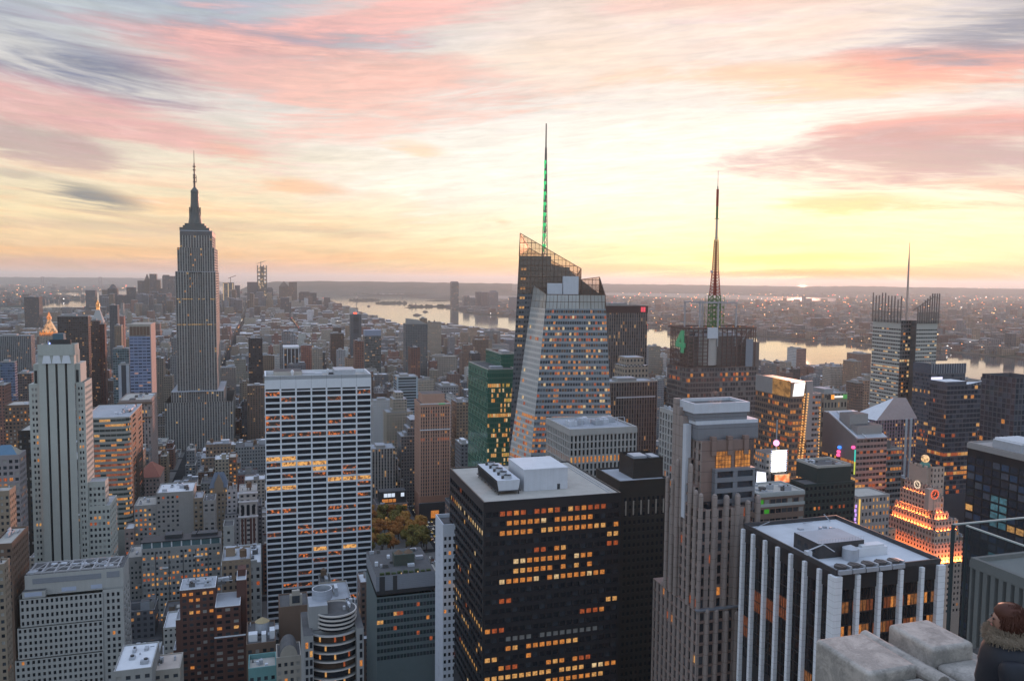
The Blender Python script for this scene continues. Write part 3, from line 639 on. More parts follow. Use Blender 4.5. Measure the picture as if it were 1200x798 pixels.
# stepped pink granite tower
M_GRAN = mat('pink_granite', (.235, .165, .145), .7, .14, .2, streak=.12, joint=3.7)
M_GRANL = mat('pale_granite_pier', (.30, .25, .232), .7, .14, .2, streak=.1, joint=3.7)
M_GREYST = mat('grey_metal_panel', (.19, .20, .225), .5, .12, .2, streak=.1, joint=3.7)
b = Bld('office_tower', 'stepped pink granite tower with rounded piers and two tall lit windows under its grey crown', 826, 497, 275)
H = b.H; W = b.X(886)
D = 23
zs = lambda py, x=W / 2, y=0: b.Z(py, x, y)
zq = b.Z(716, 0, 1); zm2 = b.Z(597, 4, 2); ztop = b.Z(515, W, 6)
c = dict(flo=3.9, pf=.52, sf=.24, rec=.5, pm=2, cap=True)
b.tier(-.6, .4, W + 1.5, 34, 0, zq, 'fl', bay=3.4, zmin=40, **c)
b.tier(0, 2, W, D, zq, zm2, 'fl', bay=3.4, **c)
b.tier(.3, 7, 6, D - .5, zm2, b.Z(566, .3, 12), 'fl', bay=3.2, **c)
b.tier(.8, 11, 6, D - 1, b.Z(566, .3, 12), b.Z(535, .8, 14), 'fl', bay=3.2, **c)
b.tier(1.6, 14, 6, D - 2, b.Z(535, .8, 14), b.Z(488, 1.6, 16), 'fl', bay=3.2, **c)
b.tier(2.6, 6, W, D - 1, zm2, ztop, 'l', bay=3.4, flo=3.9, pf=.6, sf=.4, rec=.4, pm=2, cap=True)
# front: frame with two tall windows, and grey box of four floors
gz0, gz1 = zm2 - 2, b.Z(549, W * .6, 4.4)
gx0 = b.X(838, 4, gz1); gx1 = b.X(885, 4, gz1)
b.facade('f', gx0, 3.8, gx1, 8, gz0, gz1, cols=2, rows=4, pf=.22, sf=.42, rec=.5, m=1)
b.wall.box(gx0, 3.8, gz0, gx1, 8, gz1, 1, skip='fb')
b.windows(.10, wm=WMATS, dark=(0, 0, 1)); b.walls([M_GRAN, M_GREYST, M_GRANL])
M_TALLLIT = glow('tall_lit_window', (1.0, .38, .07), .62, 1.0, .35, dark=(.12, .035, .01))
wz0, wz1 = b.Z(548, 20, 6) , b.Z(527, 20, 6)
for k in range(2):
    wx0 = b.X(839 + k * 22.5, 5.9, wz1); wx1 = b.X(857 + k * 22.5, 5.9, wz1)
    ow = b.part('tall_window', M_TALLLIT, lambda m: m.box(wx0, 5.88, wz0, wx1, 5.95, wz1))
    b.part('mullion', M_DARKMETAL, lambda m: [m.box(wx0 + (wx1 - wx0) * q / 5 - .06, 5.78, wz0, wx0 + (wx1 - wx0) * q / 5 + .06, 5.88, wz1) for q in range(6)] + [m.box(wx0, 5.76, wz0 + (wz1 - wz0) * q / 4 - .06, wx1, 5.88, wz0 + (wz1 - wz0) * q / 4 + .06) for q in range(5)], ow)
for i in range(3): 
    qx = (b.X(836, 6, ztop) + (W - b.X(836, 6, ztop)) * i / 2)
    b.part('finial', M_GRAN, lambda m: m.box(qx - .9, 5.2, ztop - 5, qx + .9, 7, ztop + 1.6))
# grey crown
cz = b.Z(497, 4, 10); c1 = b.Z(484.5, 4, 10); c2 = b.Z(478, 4, 10)
cx0 = b.X(815, 10, c1); cx1 = b.X(885, 10, cz)
def crown(m):
    m.box(cx0, 8, ztop, cx1, D - 1, cz, 0)
    m.box(cx0 - .3, 8.6, cz, cx1 + .3, D - .6, cz + 1.2, 1)
    xr = b.X(874.5, 10, c1)
    m.box(cx0 - .6, 9.4, cz + 1.2, xr, D - 2, c1 + 2.6, 0, 2)
    for a in ((cx0 - 1.2, 8.8, xr + .6, 9.6), (cx0 - 1.2, D - 2, xr + .6, D - 1.2), (cx0 - 1.2, 9.6, cx0 - .4, D - 2), (xr - .2, 9.6, xr + .6, D - 2)): m.box(a[0], a[1], c1 + .2, a[2], a[3], c1 + 3.7, 1)
b.part('crown', [M_GREYST, M_WHITEPANEL, M_ROOFDARK], crown)
b.part('glazed_band', GD[0], lambda m: [m.box(cx0 + 1 + (cx1 - cx0 - 2) * (i + .12) / 3, 8.9, ztop + 1.5, cx0 + 1 + (cx1 - cx0 - 2) * (i + .88) / 3, 9.02, cz - 1.4) for i in range(3)])
sx = b.X(806, 13, b.H)
for k in range(4): b.part('stepped_fin', M_WHITEPANEL if k < 1 else M_GRANL, lambda m: m.box(sx - 1 - k * .1, 12 + k * 2.4, cz - 34 - k * 4, sx + 1.0, 14.4 + k * 2.4, b.Z(497 - 9 * k, sx, 13)))
# rounded piers
def pier_at(px, y, pt, zz0, r=1.0):
    xx = b.X(px, y, b.Z(pt, 0, y)); zt = b.Z(pt, xx, y)
    b.part('pier', M_GRANL, lambda m: m.lathe(xx, y + .2, [(r, zz0), (r, zt - 1), (r * .8, zt - .3), (r * .4, zt)], 14))
for px, pt in ((838, 579), (852, 580), (865, 578), (877, 586), (889, 580)): pier_at(px, 1.8, pt, zq)
for px, pt in ((822, 578), (816, 574), (810, 543), (795, 538), (789, 561), (783, 558)):
    yy = max(1.8, 275 * (824 - px) / (px - 307)); pier_at(px, yy, pt, zq, .8)
for px, pt in ((864, 716), (852, 715), (840, 714), (829, 714)): pier_at(px, .2, pt, 10, .9)
for px, pt in ((812, 705), (800, 696), (789, 688), (778, 680)): pier_at(px, 272 * (826 - px) / (px - 305), pt, 10, .8)
b.part('glass_bay', [GD[0], M_GREYST], lambda m: (m.box(b.X(826, 4, zm2), 2.7, 40, b.X(837, 4, zm2), 5, zm2 + 2, 0), [m.box(b.X(826, 4, zm2) - .1, 2.55, z, b.X(837, 4, zm2) + .1, 2.7, z + .5, 1) for z in np.arange(60, zm2, 3.9)]))
b.part('ledge', M_GREYST, lambda m: m.box(-.9, .1, zq, W + 1.8, 1.9, zq + .5))

# grey stone slab with tall piers, at the centre
M_PIERGREY = mat('grey_limestone', (.40, .39, .38), .8, .12, .15, streak=.12)
b = Bld('office_tower', 'pale grey block with stone piers and an orange lit floor before the crystal tower', 668, 505, 455)
W, D, H = b.X(746.5), b.Dp(640, 0), b.H
zb_ = b.Z(585, 0, 0)
b.tier(0, 0, W, D, 0, H - 2.6, 'fl', cols=17, flo=4.0, pf=.45, sf=.18, rec=.8, zmin=zb_, side={'l': dict(cols=14)})
b.wall.box(-.2, -.2, H - 2.6, W + .2, D + .2, H, 0, skip='tb')
def rule5(face, j, i, rows, cols):
    k = rows - 1 - j
    if k in (3,): return 3 if (i * 7) % 10 else 4
    if k == 6 and i < 7: return 3
    return 0 if (i * 3 + k * 5) % 7 else 1
b.windows(.05, rule=rule5); b.walls(M_PIERGREY)
b.roof(0, 0, W, D, H, M_ROOFBLUE, M_PIERGREY, .9, .9)
for k in range(6):
    ax, ay = W * (.12 + .13 * k), D * (.35 + .08 * (k % 3)); b.part('air_handler', M_STEEL if k % 2 else M_WHITEPANEL, lambda m: (m.box(ax, ay, H, ax + 5, ay + 7, H + 2.6), m.cyl(ax + 2.4, ay + 2.4, H + 2.6, H + 3.6, 1.6, 1.4, 12)))
b.part('screen_frame', M_STEEL, lambda m: [m.bar((W * .08 + i * 4.5, D * .3, H), (W * .08 + i * 4.5, D * .3 + 1.2, H + 4.2), .3) for i in range(9)] + [m.bar((W * .08, D * .3 + 1.2, H + 4.2), (W * .08 + 36, D * .3 + 1.2, H + 4.2), .3)])

# white slab side tower between the black tower and the teal block
M_WHITEBRICK = mat('white_brick', (.56, .60, .68), .85, .1, .2, streak=.08)
b = Bld('apartment_tower', 'slender white tower with small dark windows beside the black office tower', 519.3, 619, 345)
W, D, H = 16, b.Dp(510.3, 0), b.H
b.tier(0, 0, W, D, 0, H, 'fl', bay=2.0, flo=3.2, pf=.45, sf=.5, rec=.25, zmin=max(0, b.Z(830)), top=3, side={'l': dict(cols=3, pf=.85, skip=lambda i, j, c, r: i != 1)})
b.windows(.05, dark=(0, 1)); b.walls(M_WHITEBRICK); b.roof(0, 0, W, D, H, M_ROOFDARK, M_WHITEBRICK, 1.6, .5)

# teal glass block with grey mechanical floor, bottom centre
M_TEALGL = glass('teal_glass', (.035, .055, .06), .2, 0, .4); M_TEALP = mat('grey_green_panel', (.13, .17, .18), .5, .12, .3)
M_LOUV = mat('grey_louvre', (.24, .26, .30), .7, .1, .6, joint=.9)
b = Bld('office_block', 'teal glass office block with grey louvred top floor, in front of the park', 441.5, 700, 375)
W, D, H = b.X(511), 40, b.H
b.tier(0, 0, W, D, 0, H, 'fr', cols=18, flo=3.6, pf=.12, sf=.45, rec=.15, zmin=b.Z(776))
def rule6(face, j, i, rows, cols):
    d = {(2, 5): 4, (2, 6): 5, (2, 7): 5, (3, 0): 4, (3, 1): 4, (5, 12): 5, (3, 15): 3, (4, 5): 5, (6, 16): 5, (10, 2): 4, (10, 3): 4, (10, 4): 4, (10, 6): 3, (9, 7): 5, (9, 13): 5, (1, 12): 5}
    return d.get((rows - 1 - j, i), 0 if (i + j) % 3 else 1) if face == 'f' else 0
b.windows(.05, wm=[M_TEALGL, GD[1], GD[2]] + LIT, rule=rule6); b.walls(M_TEALP)
z1 = b.Z(675, 0, 3)
b.part('louvred_storey', [M_LOUV, M_ROOFDARK, M_DARKMETAL], lambda m: (m.box(0, 2.5, H + 2, W, D, z1, 0, 1), m.box(.4, 2.9, H - .2, W - .4, D, H + 2, 2), m.box(1.6, 2.3, H, 4.2, 2.49, z1 - .3, 2), m.box(8.0, 2.3, H, 10, 2.49, z1 - .3, 2)))
for k in range(9): ax = 2 + k * 2.8; b.part('roof_plant_box', mat('planting', (.05, .07, .03), .9, .4, .6), lambda m: m.box(ax, 3.2, z1, ax + 2.0, 4.6, z1 + b.rng.uniform(.5, 1.4)))
b.part('roof_lamp', LIT[3], lambda m: [m.box(W * q, 3.0, z1, W * q + .5, 3.5, z1 + .6) for q in (.42, .7)])
tx = b.X(462, 14, z1)
b.part('water_tank_house', [mat('green_cladding', (.07, .085, .075), .8, .2, .5), M_WOODTANK], lambda m: (m.box(tx, 14, z1, tx + 10, 20, z1 + 5.5, 0, 0), m.cyl(tx + 2.6, 17, z1 + 5.5, z1 + 7.2, 2.4, .1, 12, 1), m.cyl(tx + 7.4, 17, z1 + 5.5, z1 + 7.2, 2.4, .1, 12, 1)))
for k in range(14): ax, ay = b.rng.uniform(1, W - 4), b.rng.uniform(8, D - 4); b.part('air_handler', [M_STEEL, M_ROOFDARK, M_WHITEPANEL][k % 3], lambda m: m.box(ax, ay, z1, ax + b.rng.uniform(1, 4), ay + b.rng.uniform(1, 3), z1 + b.rng.uniform(.6, 2)))
# ---------------------------------------------------------------- landmark towers
def qfac(mb, panes, c, cols, rows, pf=.2, sf=.4, rec=.12, m=0, face='f', skip=None):
    """a facade on any flat quad c = (bottom left, bottom right, top right, top left) seen from outside"""
    c = [Vector(v) for v in c]; n = (c[1] - c[0]).cross(c[3] - c[0]).normalized()
    P = lambda u, v: (c[0].lerp(c[1], u)).lerp(c[3].lerp(c[2], u), v)
    for i in range(cols):
        for j in range(rows):
            u0, u1, v0, v1 = i / cols, (i + 1) / cols, j / rows, (j + 1) / rows
            a, b_ = u0 + pf / 2 / cols, u1 - pf / 2 / cols; d, e = v0 + sf / 2 / rows, v1 - sf / 2 / rows
            if skip and skip(i, j): mb.face([P(u0, v0), P(u1, v0), P(u1, v1), P(u0, v1)], m); continue
            mb.face([P(u0, v0), P(u1, v0), P(u1, d), P(u0, d)], m); mb.face([P(u0, e), P(u1, e), P(u1, v1), P(u0, v1)], m)
            mb.face([P(u0, d), P(a, d), P(a, e), P(u0, e)], m); mb.face([P(b_, d), P(u1, d), P(u1, e), P(b_, e)], m)
            panes.append(([tuple(P(x, y) - n * rec) for x, y in ((a, d), (b_, d), (b_, e), (a, e))], face, j, i, rows, cols))
def clutter(b, x0, y0, x1, y1, z, n, hmax=3.0, tanks=0, mats=None):
    n = int(n * 1.3)
    for i in range(max(2, n // 3)):
        px_, py_ = b.rng.uniform(x0, x1), b.rng.uniform(y0, y1); L = b.rng.uniform(.15, .5) * (x1 - x0)
        if b.rng.random() < .5: b.part('pipe', M_STEEL, lambda m: m.box(min(px_, x1 - .3), py_, z, min(px_ + L, x1), py_ + .3, z + .35))
        else: b.part('vent', M_STEEL, lambda m: m.cyl(px_, py_, z, z + b.rng.uniform(.7, 1.8), .35, .3, 8))
    mats = mats or [M_STEEL, M_ROOFDARK, M_WHITEPANEL, M_ROOFBLUE]
    for i in range(n):
        w, d = b.rng.uniform(.06, .2) * (x1 - x0), b.rng.uniform(.06, .2) * (y1 - y0); ax, ay = b.rng.uniform(x0, x1 - w), b.rng.uniform(y0, y1 - d); h = b.rng.uniform(.8, hmax)
        o = b.part('air_handler', b.rng.choice(mats), lambda m: m.box(ax, ay, z - .05, ax + w, ay + d, z + h))
        if b.rng.random() < .4: b.part('fan', M_DARKMETAL, lambda m: m.cyl(ax + w / 2, ay + d / 2, z + h, z + h + .6, min(w, d) * .35, None, 10), o)
    for i in range(tanks):
        ax, ay = b.rng.uniform(x0 + 2, x1 - 2), b.rng.uniform(y0 + 2, y1 - 2); b.part('water_tank', [M_WOODTANK, M_WOODTANK], lambda m: water_tank(m, ax, ay, z, 2.0, 3.4))

# white slab with seven bays of ribbon windows
M_TRAV = mat('white_travertine', (.66, .69, .74), .6, .06, .2, streak=.05)
b = Bld('office_tower', 'tall white slab tower with seven bays of dark ribbon windows, some lit orange', 310, 441, 535)
W, D, H = b.X(435), 34, b.H
zb_ = b.Z(742)
b.tier(0, 0, W, D, 0, H - 10.0, 'f', cols=7, flo=3.92, pf=.10, sf=.31, rec=.4, zmin=zb_ + 2)
b.tier(0, 0, W, D, H - 10, H - 8.6, 'f', cols=7, rows=1, pf=.12, sf=.15, rec=.5)
b.wall.box(0, 0, H - 8.6, W, D, H, 0, skip='tb')
b.foot(0, -6, W, D)
rw = {}
def rule8(face, j, i, rows, cols):
    if rows == 1: return 0
    k = rows - 1 - j
    full = {11: [0, 1], 12: [1, 2, 3], 13: [3], 15: [4, 5, 6], 16: [0, 1], 27: [3, 5], 2: []}
    if i in full.get(k, []): return 9
    p = {0: .6, 1: .4, 7: .6, 13: .4, 14: .5, 20: .8, 24: .8, 17: .3, 33: .4, 36: .3}.get(k, .12)
    return 10 if b.rng.random() < p else 0
b.windows(0, wm=WMATS + [GD[0], GD[0], glow('office_ribbon_amber', (1.0, .5, .14), .85, .7, .7, dark=(.16, .05, .015), lohi=(.36, .58)), glow('office_ribbon_red', (1.0, .24, .04), .75, 1.1, .55, dark=(.010, .008, .008), lohi=(.50, .66))], rule=rule8)
b.walls(M_TRAV)
b.part('panel_joint', mat('joint_grey', (.30, .32, .36)), lambda m: [m.box(W * i / 7 - .08, -.03, H - 8.6, W * i / 7 + .08, -.004, H) for i in range(1, 7)])
b.roof(0, 0, W, D, H - 2.5, M_ROOFGREY, M_TRAV, 2.5, 1.0)
b.part('penthouse', [M_ROOFGREY, M_ROOFDARK], lambda m: m.box(6, 12, H - 2.5, W * .35, D - 4, H + 1.5, 0, 1)); b.part('cooling_unit', M_STEEL, lambda m: m.box(W * .66, 8, H - 2.5, W * .86, D - 6, H + 2.2))
b.part('dish', M_ROOFWHITE, lambda m: m.lathe(18, 9, [(.2, H - 2), (1.2, H + 1.2), (1.0, H + 2.4), (.2, H + 3)], 12)); b.part('dish', M_ROOFWHITE, lambda m: m.lathe(W * .6, 14, [(.2, H - 2), (1.0, H + 1.4), (.8, H + 2.4), (.2, H + 2.8)], 12))
clutter(b, 14, 6, W - 12, D - 4, H - 2.5, 8)
b.part('sloping_base', M_TRAV, lambda m: [m.face([(W * (i + o) / 7, -9 + t * 0 , 0), (W * (i + o) / 7 + 1.6, -9, 0), (W * (i + o) / 7 + 1.6, -.02, zb_ + 2), (W * (i + o) / 7, -.02, zb_ + 2)]) for i in range(8) for o, t in ((0, 0),)])

# pale art deco tower with three black stripes
M_DECO = mat('pale_brick', (.42, .44, .415), .85, .10, .3, streak=.08, grain=.06)
b = Bld('office_tower', 'pale art deco tower with three black vertical stripes and stepped shoulders', 44, 405, 505)
W, H = b.X(86.3), b.H; D0 = b.Dp(92.3, W)
z2 = b.Z(450, 0, 2); zc = b.Z(417)
ze = b.Z(700)
b.wall.box(0, 0, zc, W, D0, H, 0, skip='tb')
px2m = W / 42.3
b.facade('f', 0, 0, W, D0, ze, zc, cols=3, rows=1, edge=px2m * 4.4, pf=.745, sf=.02, rec=1.4)
b.wall.box(0, 0, z2, W, D0, zc, 0, skip='ftb'); b.wall.box(0, 0, 0, W, D0, ze, 0, skip='tb'); b.foot(0, 0, W, D0)
z1 = b.Z(426, W, 3); x1 = b.X(94, 3, z1)
b.tier(-W * .17, 3, x1, D0 + 6, z2, z1, '', side={}, cap=True)
for q in (b.X(88.8, 3, z1), -W * .15): b.part('window_strip', GD[0], lambda m: m.box(q, 2.92, z1 - 12, q + 3.2 * px2m, 3.02, z1 - 4))
xa, xb = b.X(33.5, 2, z2), b.X(99.2, 2, z2); D2 = b.Dp(107.5, xb, z2)
b.tier(xa, 2, -.01, D2, 0, z2, 'fl', cap=True, cols=2, flo=3.75, pf=.42, sf=.52, rec=.35, edge=W * .06, zmin=ze, top=1.5)
b.tier(W + .01, 2, xb, D2, 0, z2, 'fr', cols=2, flo=3.75, pf=.42, sf=.52, rec=.35, edge=W * .05, zmin=ze, top=1.5, side={'r': dict(cols=7, edge=1)})
z3 = b.Z(566, xb, 3.5); x3a, x3 = b.X(103.5, 3.5, z3), b.X(123, 3.5, z3); D3 = b.Dp(127, x3, z3)
b.tier(xb, 4, x3, D3, 0, z3, 'fr', cols=4, flo=3.75, pf=.45, sf=.5, rec=.35, zmin=ze, top=2.2)
z4 = b.Z(593, x3, 3); x4 = b.X(129, 3, z4); D4 = b.Dp(137, x4, z4)
b.tier(xb + .02, 3, x4, D4, 0, z4, 'fr', cols=5, flo=3.75, pf=.45, sf=.5, rec=.35, zmin=ze, top=1.5)
def rule9(face, j, i, rows, cols): return 0 if rows == 1 else None
b.windows(.10, rule=rule9, dark=(0, 1, 0, 2)); b.walls(M_DECO)
b.part('fluting', M_DECO, lambda m: [m.box(W * i / 22, -.5, zc, W * i / 22 + .9, -.003, H + .6) for i in range(22)] + [m.box(W + .003, D0 * i / 6, zc - 20 * (i > 2), W + .6, D0 * i / 6 + 1.4, H + .4 - 4 * (i > 3)) for i in range(6)])
b.part('stripe_cap', M_TRAV, lambda m: [m.frustum(c - 2.6, -.6, c + 2.6, -.004, zc - 5, c - .8, -.3, c + .8, -.004, zc + 5) for c in [px2m * (10.2 + 11.5 * i) for i in range(3)]])
b.roof(0, 0, W, D0, H - .5, M_ROOFDARK, M_DECO, .8, .6); b.roof(xb + .02, 3, x4, D4, z4, M_ROOFBLUE, M_DECO, .6, .4); b.roof(xb, 4, x3, D3, z3, M_ROOFBLUE, M_DECO, .6, .4); b.roof(W, 2, xb, D2, z2, M_ROOFDARK, M_DECO, .5, .4)
b.part('penthouse', [mat('blue_grey_tank', (.10, .16, .20)), M_DARKMETAL], lambda m: (m.box(W * .38, 4, H, W * .68, 10, H + 7, 0), m.box(W * .30, 2.5, H, W * .9, 3.2, H + 3.4, 1)))
b.part('roof_lamp', glow('blue_lamp', (.35, .45, 1.0), 3.0), lambda m: m.box(W * .3, 1.2, H + .6, W * .33, 1.8, H + 1.6))
clutter(b, 1, 2, W - 2, D0 - 2, H, 6, 3.2)

# tall limestone tower with mast: the tallest on the left
M_LIME = mat('limestone', (.33, .325, .31), .85, .08, .1, streak=.08); M_ALU = mat('aluminium_spandrel', (.12, .12, .125), .5, .2, .5)
b = Bld('skyscraper', 'tallest limestone skyscraper with setbacks and a long antenna mast, on the left', 205.2, 318.5, 1185)
H = b.H; W = b.X(252.6); Dm = b.Dp(256.6, W)
X = lambda px, y, py: b.X(px, y, b.Z(py, 0, y))
zA, zB, zC = b.Z(459), b.Z(290, 2, 3), b.Z(270.5, 4, 5)
com = dict(flo=3.75, pf=.36, sf=.34, rec=.45, pm=1)
def split(x0, y0, x1, D, z0, z1, n):
    w = (x1 - x0) / 3
    b.tier(x0, y0, x0 + w, D, z0, z1, 'fl', cols=n, side={'l': dict(cols=12)}, **com); b.tier(x0 + w, y0 + 2.2, x1 - w, D, z0, z1, 'f', cols=n + 1, **com); b.tier(x1 - w, y0, x1, D, z0, z1, 'fr', cols=n, side={'r': dict(cols=12)}, **com)
split(0, 0, W, Dm, zA, H, 5)
xb0, xb1 = X(207.5, 3, 290), X(251.2, 3, 290); split(xb0, 2.5, xb1, Dm - 3, H, zB, 5)
xc0, xc1 = X(210.5, 5, 271), X(248.5, 5, 271); b.tier(xc0, 5, xc1, Dm - 5, zB, zC, 'fr', cols=12, top=6, **com)
xd0, xd1 = X(200.5, -8, 459), X(262, -8, 459); split(xd0, -8, xd1, Dm + 6, b.Z(520, 0, -8), zA, 7)
xe0, xe1 = X(192.5, -12, 469), X(272.5, -12, 469); b.tier(xe0, -10, xe1, Dm + 10, 0, b.Z(472, 0, -10), 'fr', cols=26, zmin=4, flo=3.75, pf=.4, sf=.4, rec=.4, pm=1)
def rule10(face, j, i, rows, cols):
    if face == 'r': return 0
    r = b.rng.random()
    if r < .014: return 3
    if r < .022: return 4
    return 0 if r < .7 else 1
b.windows(0, wm=[glass('tower_window', (.06, .063, .07), .3), glass('tower_window_grey', (.10, .105, .115), .3), GD[2]] + [glow('tower_lit_dim', (1.0, .42, .10), .5, .6, .3), glow('tower_lit_amber', (1.0, .6, .22), .55, .6, .3)], rule=rule10, dark=(0,), litm=(3,))
b.walls([M_ALU, M_LIME])
b.part('lit_floor', glow('tower_lit_amber', (1.0, .6, .22), .55), lambda m: [m.box(W * q + .5, -.25 + 2.2 * (.33 < q < .65), zz, W * q + 2.2, -.1 + 2.2 * (.33 < q < .65), zz + 1.3) for zz in (b.Z(351), b.Z(381)) for q in np.linspace(.02, .94, 22) if b.rng.random() < .8])
b.part('roof', M_ROOFBLUE, lambda m: (m.box(xc0, 5, zC, xc1, Dm - 5, zC + 1.2), m.box(xd0, -8, zA, xd1, Dm + 6, zA + 1), m.box(0, 0, H, W, Dm, H + .8)))
mx = X(228.9, Dm / 2, 270); my = Dm / 2
zz = lambda py: b.Z(py, mx, my)
pw = 1.26
M_MAST = mat('mast_metal', (.10, .11, .11), .45, .15, .4, metal=.3)
b.part('stepped_crown', M_MAST, lambda m: [m.box(mx - w * pw, my - w * pw * .8, zz(y0), mx + w * pw, my + w * pw * .8, zz(y1)) for w, y0, y1 in ((16.5, 271, 267.5), (13, 268, 265), (11, 266, 262.5))])
b.part('mooring_mast', M_MAST, lambda m: (m.lathe(mx, my, [(8.0 * pw, zz(264)), (6.6 * pw, zz(255)), (5.4 * pw, zz(246)), (4.7 * pw, zz(238)), (4.4 * pw, zz(228)), (4.2 * pw, zz(226.5)), (4.6 * pw, zz(226)), (4.4 * pw, zz(223.5)), (2.6 * pw, zz(221.5)), (1.2 * pw, zz(219.5))], 16),
      [m.box(mx - .7 + 6.0 * pw * math.cos(a), my - .7 + 6.0 * pw * math.sin(a), zz(262), mx + .7 + 6.0 * pw * math.cos(a), my + .7 + 6.0 * pw * math.sin(a), zz(243)) for a in np.arange(0, 6.28, .785)]))
b.part('antenna', mat('antenna_metal', (.12, .09, .08), .5), lambda m: (m.lathe(mx, my, [(1.5, zz(220)), (1.4, zz(205)), (1.0, zz(204)), (.9, zz(192)), (.5, zz(191)), (.35, zz(176.5))], 8), [m.cyl(mx, my, zz(p), zz(p) + 1.3, 2.3, None, 8) for p in (214, 209, 206, 200, 196)], m.box(mx + 2.4, my - .4, zz(214), mx + 3.2, my + .4, zz(206))))
b.part('beacon', glow('red_beacon', (1, .08, .03), 3), lambda m: m.cyl(mx, my, zz(222.5), zz(221.4), 2.2, None, 8))

# crystal glass tower with spire
M_BOAP = mat('pale_glass_spandrel', (.25, .29, .33), .25, .1, .2, spec=.6); M_BOAF = mat('facet_spandrel', (.56, .57, .56), .2, .1, .2, spec=.7)  # facet spandrel coloured paler for the light the chamfer catches
BG = [glass('crystal_glass', (.06, .07, .085), .1), glass('crystal_glass_light', (.13, .145, .16), .1), mat('office_interior_brown', (.16, .10, .07), .6, .5, .6)]; FACETG = glass('facet_glass', (.42, .44, .44), .12, 0, .3, .7)  # facet panes carry that light in their pale colour too
e = tag(empty('skyscraper', (0, 0, 0)), 'faceted crystal glass skyscraper with sloping lattice top and green lit spire', 'building')
b = Bld.__new__(Bld); b.o = Vector((0, 0, 0)); b.wx, b.wy = Vector((1, 0, 0)), Vector((0, 1, 0)); b.e = e; b.H = 0; b.zb = 0; b.wall = MB(); b.panes = []; b.rng = random.Random(5)
Yf, Yc, Yt, Yb = 545, 572, 574, 612
Ft = [at_y(640.5, 345, Yf), at_y(709.3, 343.5, Yf + 6)]; zt = Ft[0].z
Fb = [at_y(621, 545, Yf), at_y(719, 545, Yf + 6)]; zb_ = Fb[0].z; Fb[1].z = zb_; Ft[1].z = zt
Ct = at_y(625.5, 334, Yc); Cb = at_y(596.5, 553, Yc); Cb.z = zb_; zct = Ct.z
up = lambda p, z: Vector((p.x, p.y, z))
crown_h = 9.5
def lerp_z(a, b_, z): t = (z - a.z) / (b_.z - a.z); return a.lerp(b_, t)
zf = zt - crown_h
qfac(b.wall, b.panes, (Fb[0], Fb[1], lerp_z(Fb[1], Ft[1], zf), lerp_z(Fb[0], Ft[0], zf)), 27, 28, .16, .48, .25, 0, 'f')
CtL = lerp_z(Cb, Ct, zf)
qfac(b.wall, b.panes, (Cb, Fb[0], lerp_z(Fb[0], Ft[0], zf), CtL), 9, 28, .12, .40, .1, 1, 'c')
# tall rear volume
Tl, Tr = at_y(609.6, 273.5, Yt), at_y(681, 315, Yt)
core_t = at_y(609.6, 300, Yt)
L0 = at_y(596.0, 553, Yt + .3); L0.z = zb_
zcore = core_t.z
Lc = lerp_z(L0, Tl, zcore)
Rc = at_y(668, 300, Yt); Rc.z = zcore; R0 = Vector((Rc.x, Yt, zb_))
w = b.wall
xs1 = at_y(646, 300, Yt).x; z2_ = at_y(646, 313, Yt).z
qfac(w, b.panes, (L0, Vector((Cb.x + 20, Yt, zb_)), Vector((at_y(646, 300, Yt).x, Yt, z2_)), lerp_z(L0, Tl, z2_)), 12, 40, .22, .5, .2, 2, 't')
w.face([lerp_z(L0, Tl, z2_), (xs1, Yt, z2_), (xs1, Yt, zcore), Lc], 2)
w.face([(Cb.x + 20, Yt, zb_), (R0.x, Yt, zb_), (Rc.x, Yt, z2_), (xs1, Yt, z2_)], 2)
w.face([Lc, (xs1, Yt, zcore), (xs1, Yb, zcore), up(Lc, zcore) + Vector((6, Yb - Yt, 0))], 2); w.face([(xs1, Yt, z2_), (Rc.x, Yt, z2_), (Rc.x, Yb, z2_), (xs1, Yb, z2_)], 2)
w.face([(xs1, Yt, z2_), (xs1, Yb, z2_), (xs1, Yb, zcore), (xs1, Yt, zcore)], 2)
w.face([L0 + Vector((8, Yb - Yt, 0)), L0, Lc, Lc + Vector((6, Yb - Yt, 0))], 2)
w.face([(Fb[1].x + 4, Yb, zb_), L0 + Vector((8, Yb - Yt, 0)), Lc + Vector((6, Yb - Yt, 0)), (Rc.x, Yb, z2_), (Ft[1].x + 2, Yb, zt)], 2)
w.face([Fb[1], (Fb[1].x + 4, Yb, zb_), (Ft[1].x + 2, Yb, zt), Ft[1]], 0)
w.face([lerp_z(Fb[0], Ft[0], zf), lerp_z(Fb[1], Ft[1], zf), (Ft[1].x, Yb, zf), (Ct.x, Yb, zf), CtL], 3)
for a, c in ((Fb[0], Fb[1]), (Cb, Fb[0]), (L0, Cb), (Fb[1], Vector((Fb[1].x + 4, Yb, zb_)))): w.face([up(a, 0), up(c, 0), c, a], 0)
for ws_ in ((-60, 100),): pass
c4 = [L0, Fb[1]]; FOOT.append((min(p.dot(WV) for p in (Cb, Fb[0], Fb[1])) - 4, max(p.dot(WV) for p in (Fb[1], Vector((Fb[1].x, Yb, 0)))) + 6, Fb[1].dot(SV) - 12, Vector((Cb.x, Yb, 0)).dot(SV) + 8, zt))
